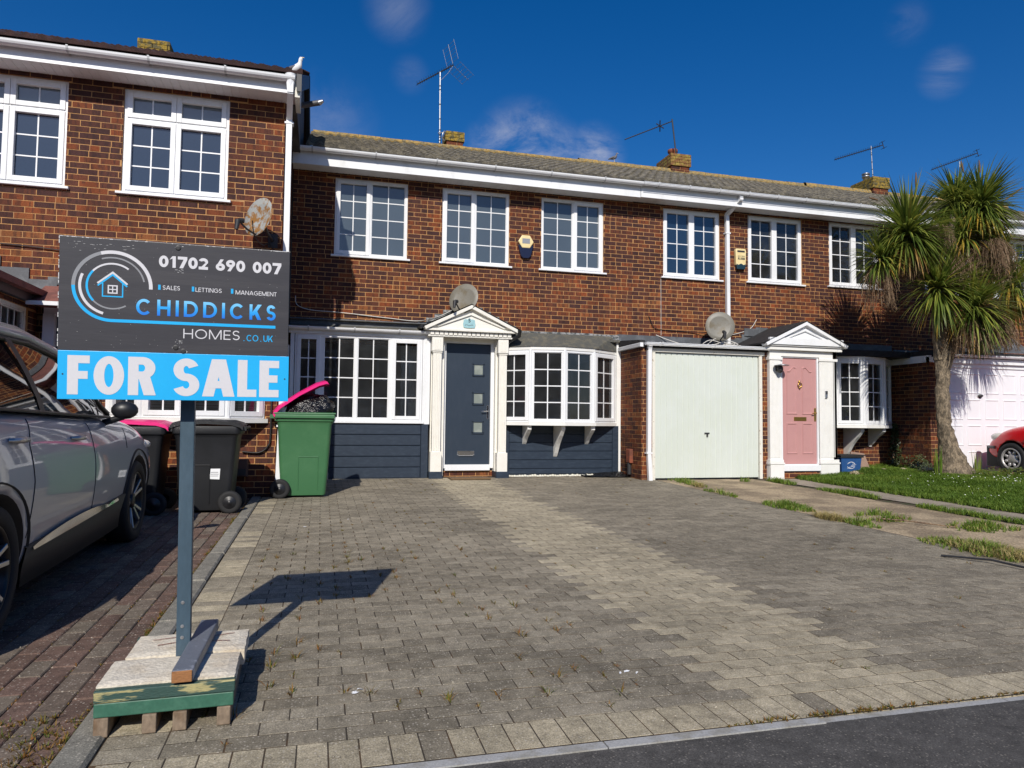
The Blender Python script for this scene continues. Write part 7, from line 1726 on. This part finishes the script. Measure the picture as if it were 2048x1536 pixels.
# grass line between drive and path, tufts on the concrete drive
pts = []
for k in range(900):
    y = rr(-8.8, -1.2); e = noise.noise(Vv((y * 1.1, 3, 0)))
    if e < -.12: continue
    pts.append((7.50 + rr(-.08, .08) + .03 * math.sin(y * 3), y, gz(y) - .008, .7 + .6 * max(e, 0), .1))
for k in range(260):
    y = rr(-7.5, -1.2); pts.append((8.2 + rr(-.05, .06), y, gz(y), .8, .05))
for (x0, y0, rx, ry, n, c) in ((5.66, -4.25, .20, .38, 210, .05), (5.60, -5.55, .12, .25, 70, .1), (6.75, -6.0, .34, .25, 150, .12), (5.62, -7.0, .26, .55, 260, .18), (5.80, -1.45, .10, .55, 90, .1), (5.55, -2.9, .07, .4, 50, .1), (6.15, -5.4, .3, .1, 60, .12), (6.3, -5.0, .25, .08, 40, .1), (7.0, -1.3, .10, .08, 14, 0), (5.56, -8.3, .10, .5, 80, .3), (7.1, -7.4, .3, .3, 80, .2)):
    for k in range(int(n * .75)):
        a = rr(0, 6.28); r_ = random.random() ** .6 * 1.15; x, y = x0 + rx * r_ * math.cos(a), y0 + ry * r_ * math.sin(a); pts.append((x, y, gz(y) - .005, 1.25 * (1.05 - r_ * .6), c + (.25 if random.random() < .2 else 0)))
scatter('grass_tufts', 'green grass tufts growing along the joints of the concrete drive and path', 'grass', GRASS, pts, (.05, .11), .0045, 7, .035, (.15, .75), 4, .8)
pts = []
for (x0, y0, rx, ry, n) in ((5.52, -5.2, .10, .22, 90), (5.62, -7.15, .20, .42, 160), (5.9, -7.35, .12, .15, 40), (5.75, -1.9, .06, .2, 20)):
    for k in range(n): a = rr(0, 6.28); r_ = math.sqrt(random.random()); pts.append((x0 + rx * r_ * math.cos(a), y0 + ry * r_ * math.sin(a), gz(y0) - .005, 1.1, .15))
scatter('dry_grass', 'straw-coloured dry grass beside the block paving edge', 'grass', GRASS, pts, (.04, .09), .004, 6, .03, (.78, .9), 5, 1.3)
# weeds in the joints of the block paving: mostly at the short joints on the left
pts = []
r_ = 0; y = -9.362
while y < -.3:
    off = (r_ % 2) * .10225; x = -.494 - .2045 + off
    while x < 5.4:
        jx = x - .002; p = .40 if -.5 < jx < 1.4 else (.07 if jx < 3.5 else .10)
        if y > -5.5: p *= .75
        if -.4 < jx and random.random() < p and noise.noise(Vv((jx * .9, y * .6, 9))) > -.35: 
            s = rr(.4, 1.2) * (1.5 if jx < 1.3 and y < -6 else .8); yy = y + rr(.02, .08)
            for k in range(3): pts.append((jx + rr(-.004, .004), yy + rr(-.03, .03), gz(yy) - .006, s, 0 if random.random() < .6 else .25))
        x += .2045
    if random.random() < .9:
        for k in range(14):
            jx = rr(-.45, 5.4)
            if noise.noise(Vv((jx * 1.3, y * .9, 4))) > .05: pts.append((jx, y - .002, gz(y) - .006, rr(.15, .35), .1))
    y += .1045; r_ += 1
for k in range(300): x = rr(1.5, 4.4); pts.append((x, -9.575 + rr(-.01, .01), gz(-9.57), rr(.2, .55) * (1.4 if 1.6 < x < 2.4 else .6), .1))
for k in range(420):
    y = rr(-9.5, -2.6); pts.append((-.84 + rr(-.012, .012), y, gz(y) - .012, rr(.3, .9) * (1.3 if noise.noise(Vv((y * 2, 0, 0))) > .1 else .4), -.05 + rr(-.1, .2)))
for k in range(500):
    c = random.randint(0, 12); x = -.835 - c * .1045; y = rr(-9.5, -4); pts.append((x, y, gz(y) - .018, rr(.2, .5), .1))
for k in range(260): y = rr(-9.58, -8.9); pts.append((rr(-1.25, -.84), y, gz(y) - .012, rr(.4, 1.2), rr(-.05, .2)))
scatter('joint_weeds', 'tiny green and rusty weeds sprouting in the paving joints', 'weeds', WEED, pts, (.008, .030), .0024, 6, .014, (.05, .85), 6, 1.3)
# dirt and grit sitting on the blocks
q = MB()
for k in range(2600):
    x = rr(-3, 5.4); y = -9.5 + 9.2 * random.random() ** 1.6; s = rr(.0015, .0042); z = gz(y) + .002 if x > -.8 else gz(y) - .01
    q.add([(x - s, y, z), (x + s * .6, y - s, z), (x + s, y + s * .5, z), (x, y, z + s * 1.2)], [(0, 1, 3), (1, 2, 3), (2, 0, 3)], 0, random.random())
q.build('grit', PM('grit_pale', (.42, .38, .30), .9, (.2, .17, .13), 40., fine=.3), kind='stuff', label='pale grit and crumbs scattered over the block paving', cat='grit')
q = MB()
for (x, y) in ((.16, -8.96), (.185, -8.93), (1.32, -9.0), (1.36, -8.98), (1.40, -9.01), (-1.18, -9.1), (2.3, -6.3), (-.12, -4.8), (.3, -4.4), (1.4, -6.9)):
    for k in range(3): a = rr(0, 3.1); s = rr(.006, .018); z = gz(y) + .004; c, d = math.cos(a) * s, math.sin(a) * s; xx, yy = x + rr(-.012, .012), y + rr(-.01, .01); q.add([(xx - c, yy - d, z), (xx + d * .4, yy - c * .4, z), (xx + c, yy + d, z + .002), (xx - d * .4, yy + c * .4, z + .003)], [(0, 1, 2, 3)])
q.build('paper_scraps', WHPR, kind='stuff', label='small white scraps lying on the block paving', cat='litter')
q = MB(); q.tube([(5.02, -7.15, gz(-7.15) + .012), (5.2, -7.45, gz(-7.4) + .03), (5.25, -7.75, gz(-7.7) + .02), (5.27, -8.0, gz(-8) + .012)], .009, 6); tag(q.build('twig', DARKM), 'thin dark stick lying near the tuft of straw grass', 'twig')
q = MB(); q.tube([(6.0, -5.35, gz(-5.35) + .02), (6.15, -5.6, gz(-5.6) + .03), (6.45, -5.95, gz(-6) + .01)], .008, 6); q.tube([(6.15, -5.6, gz(-5.6) + .03), (6.1, -5.55, gz(-5.6) + .08)], .006, 5); tag(q.build('twig', BARKR), 'brown twig on the concrete drive among grass tufts', 'twig')
# daisies
q = MB(); random.seed(4)
for k in range(90):
    cx_, cy_ = random.choice(((9.8, -2.6), (10.6, -3.0), (10.3, -3.3), (9.4, -2.9), (12, -5), (11.2, -2.6), (9.0, -4)))
    x, y = cx_ + rr(-.6, .6), cy_ + rr(-.5, .5); z = gz(y) + lawn_off(x) + rr(.05, .075); s = rr(.006, .012); q.lathe([(.0001, .003), (s, .0)], (x, y, z), (rr(-.3, .3), -.4, 1), 6, sm=False)
q.build('daisies', DAISY, kind='stuff', label='white daisies dotted through the lawn', cat='flowers')
def spiky(label, p, n, h_, seed, mat=GRASS, rnd=(.2, .7), w_=.011, lean=.35):
    r_ = random.Random(seed); t = thing('spiky_plant', label, 'plant', p, 'upright spiky plants by the palm'); q = MB()
    for k in range(n):
        a = r_.uniform(0, 6.28); d = Vv((math.cos(a) * r_.uniform(0, lean), math.sin(a) * r_.uniform(0, lean), 1)); strap(q, Vv(p) + Vv((math.cos(a) * .05, math.sin(a) * .05, -.02)), d, h_ * r_.uniform(.5, 1), w_, .03, r_.uniform(*rnd), 4)
    q.build('leaves', mat, t, 'stuff')
zf = lambda x, y: gz(y) + lawn_off(x)
spiky('clump of tall sword leaves just left of the palm trunk', (10.22, -2.1, zf(10.22, -2.1)), 26, .62, 1, lean=.10, w_=.02)
spiky('tall sword leaves right of the palm base by the garage', (11.28, -1.9, zf(11.2, -1.9)), 20, .50, 2, lean=.16, w_=.016, rnd=(.4, .88))
def bush(name, label, cat, blobs, mat, n, size, seed, rnd=(.1, .7)):
    r_ = random.Random(seed); t = thing(name, label, cat, (blobs[0][0], blobs[0][1], gz(blobs[0][1]))); q = MB(); st = MB()
    for (x, y, z, rx, ry, rz) in blobs:
        for k in range(n):
            u = Vv((r_.gauss(0, 1), r_.gauss(0, 1), r_.gauss(0, 1))).normalized() * r_.uniform(.55, 1.05); p = Vv((x + u.x * rx, y + u.y * ry, z + u.z * rz)); a = Vv((r_.gauss(0, 1), r_.gauss(0, 1), r_.gauss(0, .6))).normalized(); b = a.orthogonal().normalized(); s = size * r_.uniform(.6, 1.3)
            q.add([p - a * s, p - b * s * .55, p + a * s, p + b * s * .55], [(0, 1, 2, 3)], 0, r_.uniform(*rnd))
        st.tube([(x, y + ry * .5, gz(y)), (x, y + ry * .5, z)], .012, 5)
    q.build('foliage', mat, t, 'stuff'); st.build('stem', BARKR, t); return t
bush('ivy', 'dark ivy climbing the brick corner under the bow window', 'ivy', [(11.16, -.16, .86, .07, .08, .14), (11.14, -.18, .62, .10, .10, .18), (11.12, -.2, .38, .14, .12, .20), (11.2, -.26, .20, .2, .14, .16), (11.0, -.22, .18, .14, .12, .12)], IVY, 190, .026, 3)
bush('shrub', 'dark low shrub between ivy and palm trunk at the wall foot', 'shrub', [(11.1, -.75, .24, .16, .25, .18), (10.95, -1.0, .18, .22, .2, .14), (10.75, -1.2, .16, .2, .2, .12), (10.4, -1.7, .17, .2, .2, .12)], IVY, 230, .022, 5)
bush('ground_plants', 'low yellow-green plants between the palm base and the red car', 'plants', [(11.2, -2.3, .16, .3, .2, .10), (11.6, -2.4, .17, .3, .2, .09), (12.0, -2.6, .18, .35, .2, .09), (10.9, -2.35, .14, .25, .15, .08), (12.5, -2.75, .18, .3, .2, .08)], WEED, 260, .018, 6, (.0, .35))
bush('weeds', 'leafy weeds around the foot of the blue recycling box', 'weeds', [(9.25, -1.3, .08, .15, .12, .06), (9.6, -1.25, .08, .2, .12, .06), (10.0, -1.15, .09, .2, .12, .06), (10.35, -1.0, .10, .2, .12, .06)], WEED, 170, .016, 7, (.0, .4))

# ================================================================ across the road (out of frame, added to feed the window and car reflections)
for i, x in enumerate((-14.5, -6.5, 1.5, 9.5, 17.5)):
    t = thing('unseen_house', ('unseen opposite terraced house, furthest left across the road', 'unseen opposite terraced house, second from left across the road', 'unseen opposite terraced house facing the blue door from across the road', 'unseen opposite terraced house facing the pink door from across the road', 'unseen opposite terraced house, furthest right across the road')[i], 'house', (x + 4, -28, -.4), 'unseen houses added across the road')
    q = MB(); q.box(x, x + 7.98, -34, -28, -.4, 4.9); q.build('walls', BRR, t); q = MB(); q.prism([(-34.4, 4.9), (-27.6, 4.9), (-31, 6.7)], (Vv((x, 0, 0)), Vv((0, 1, 0)), Vv((0, 0, 1)), Vv((1, 0, 0))), 0, 7.98); q.build('roof', TILE, t)
    for wx in (1.0, 3.4, 5.8):
        for wz in (.7, 3.3):
            q = MB(); q.box(x + wx, x + wx + 1.2, -28, -27.95, wz, wz + 1.2); wd = q.build('window', WHITE, t); q = MB(); q.box(x + wx + .08, x + wx + 1.12, -27.95, -27.94, wz + .08, wz + 1.12); q.build('pane', CARGL, wd)
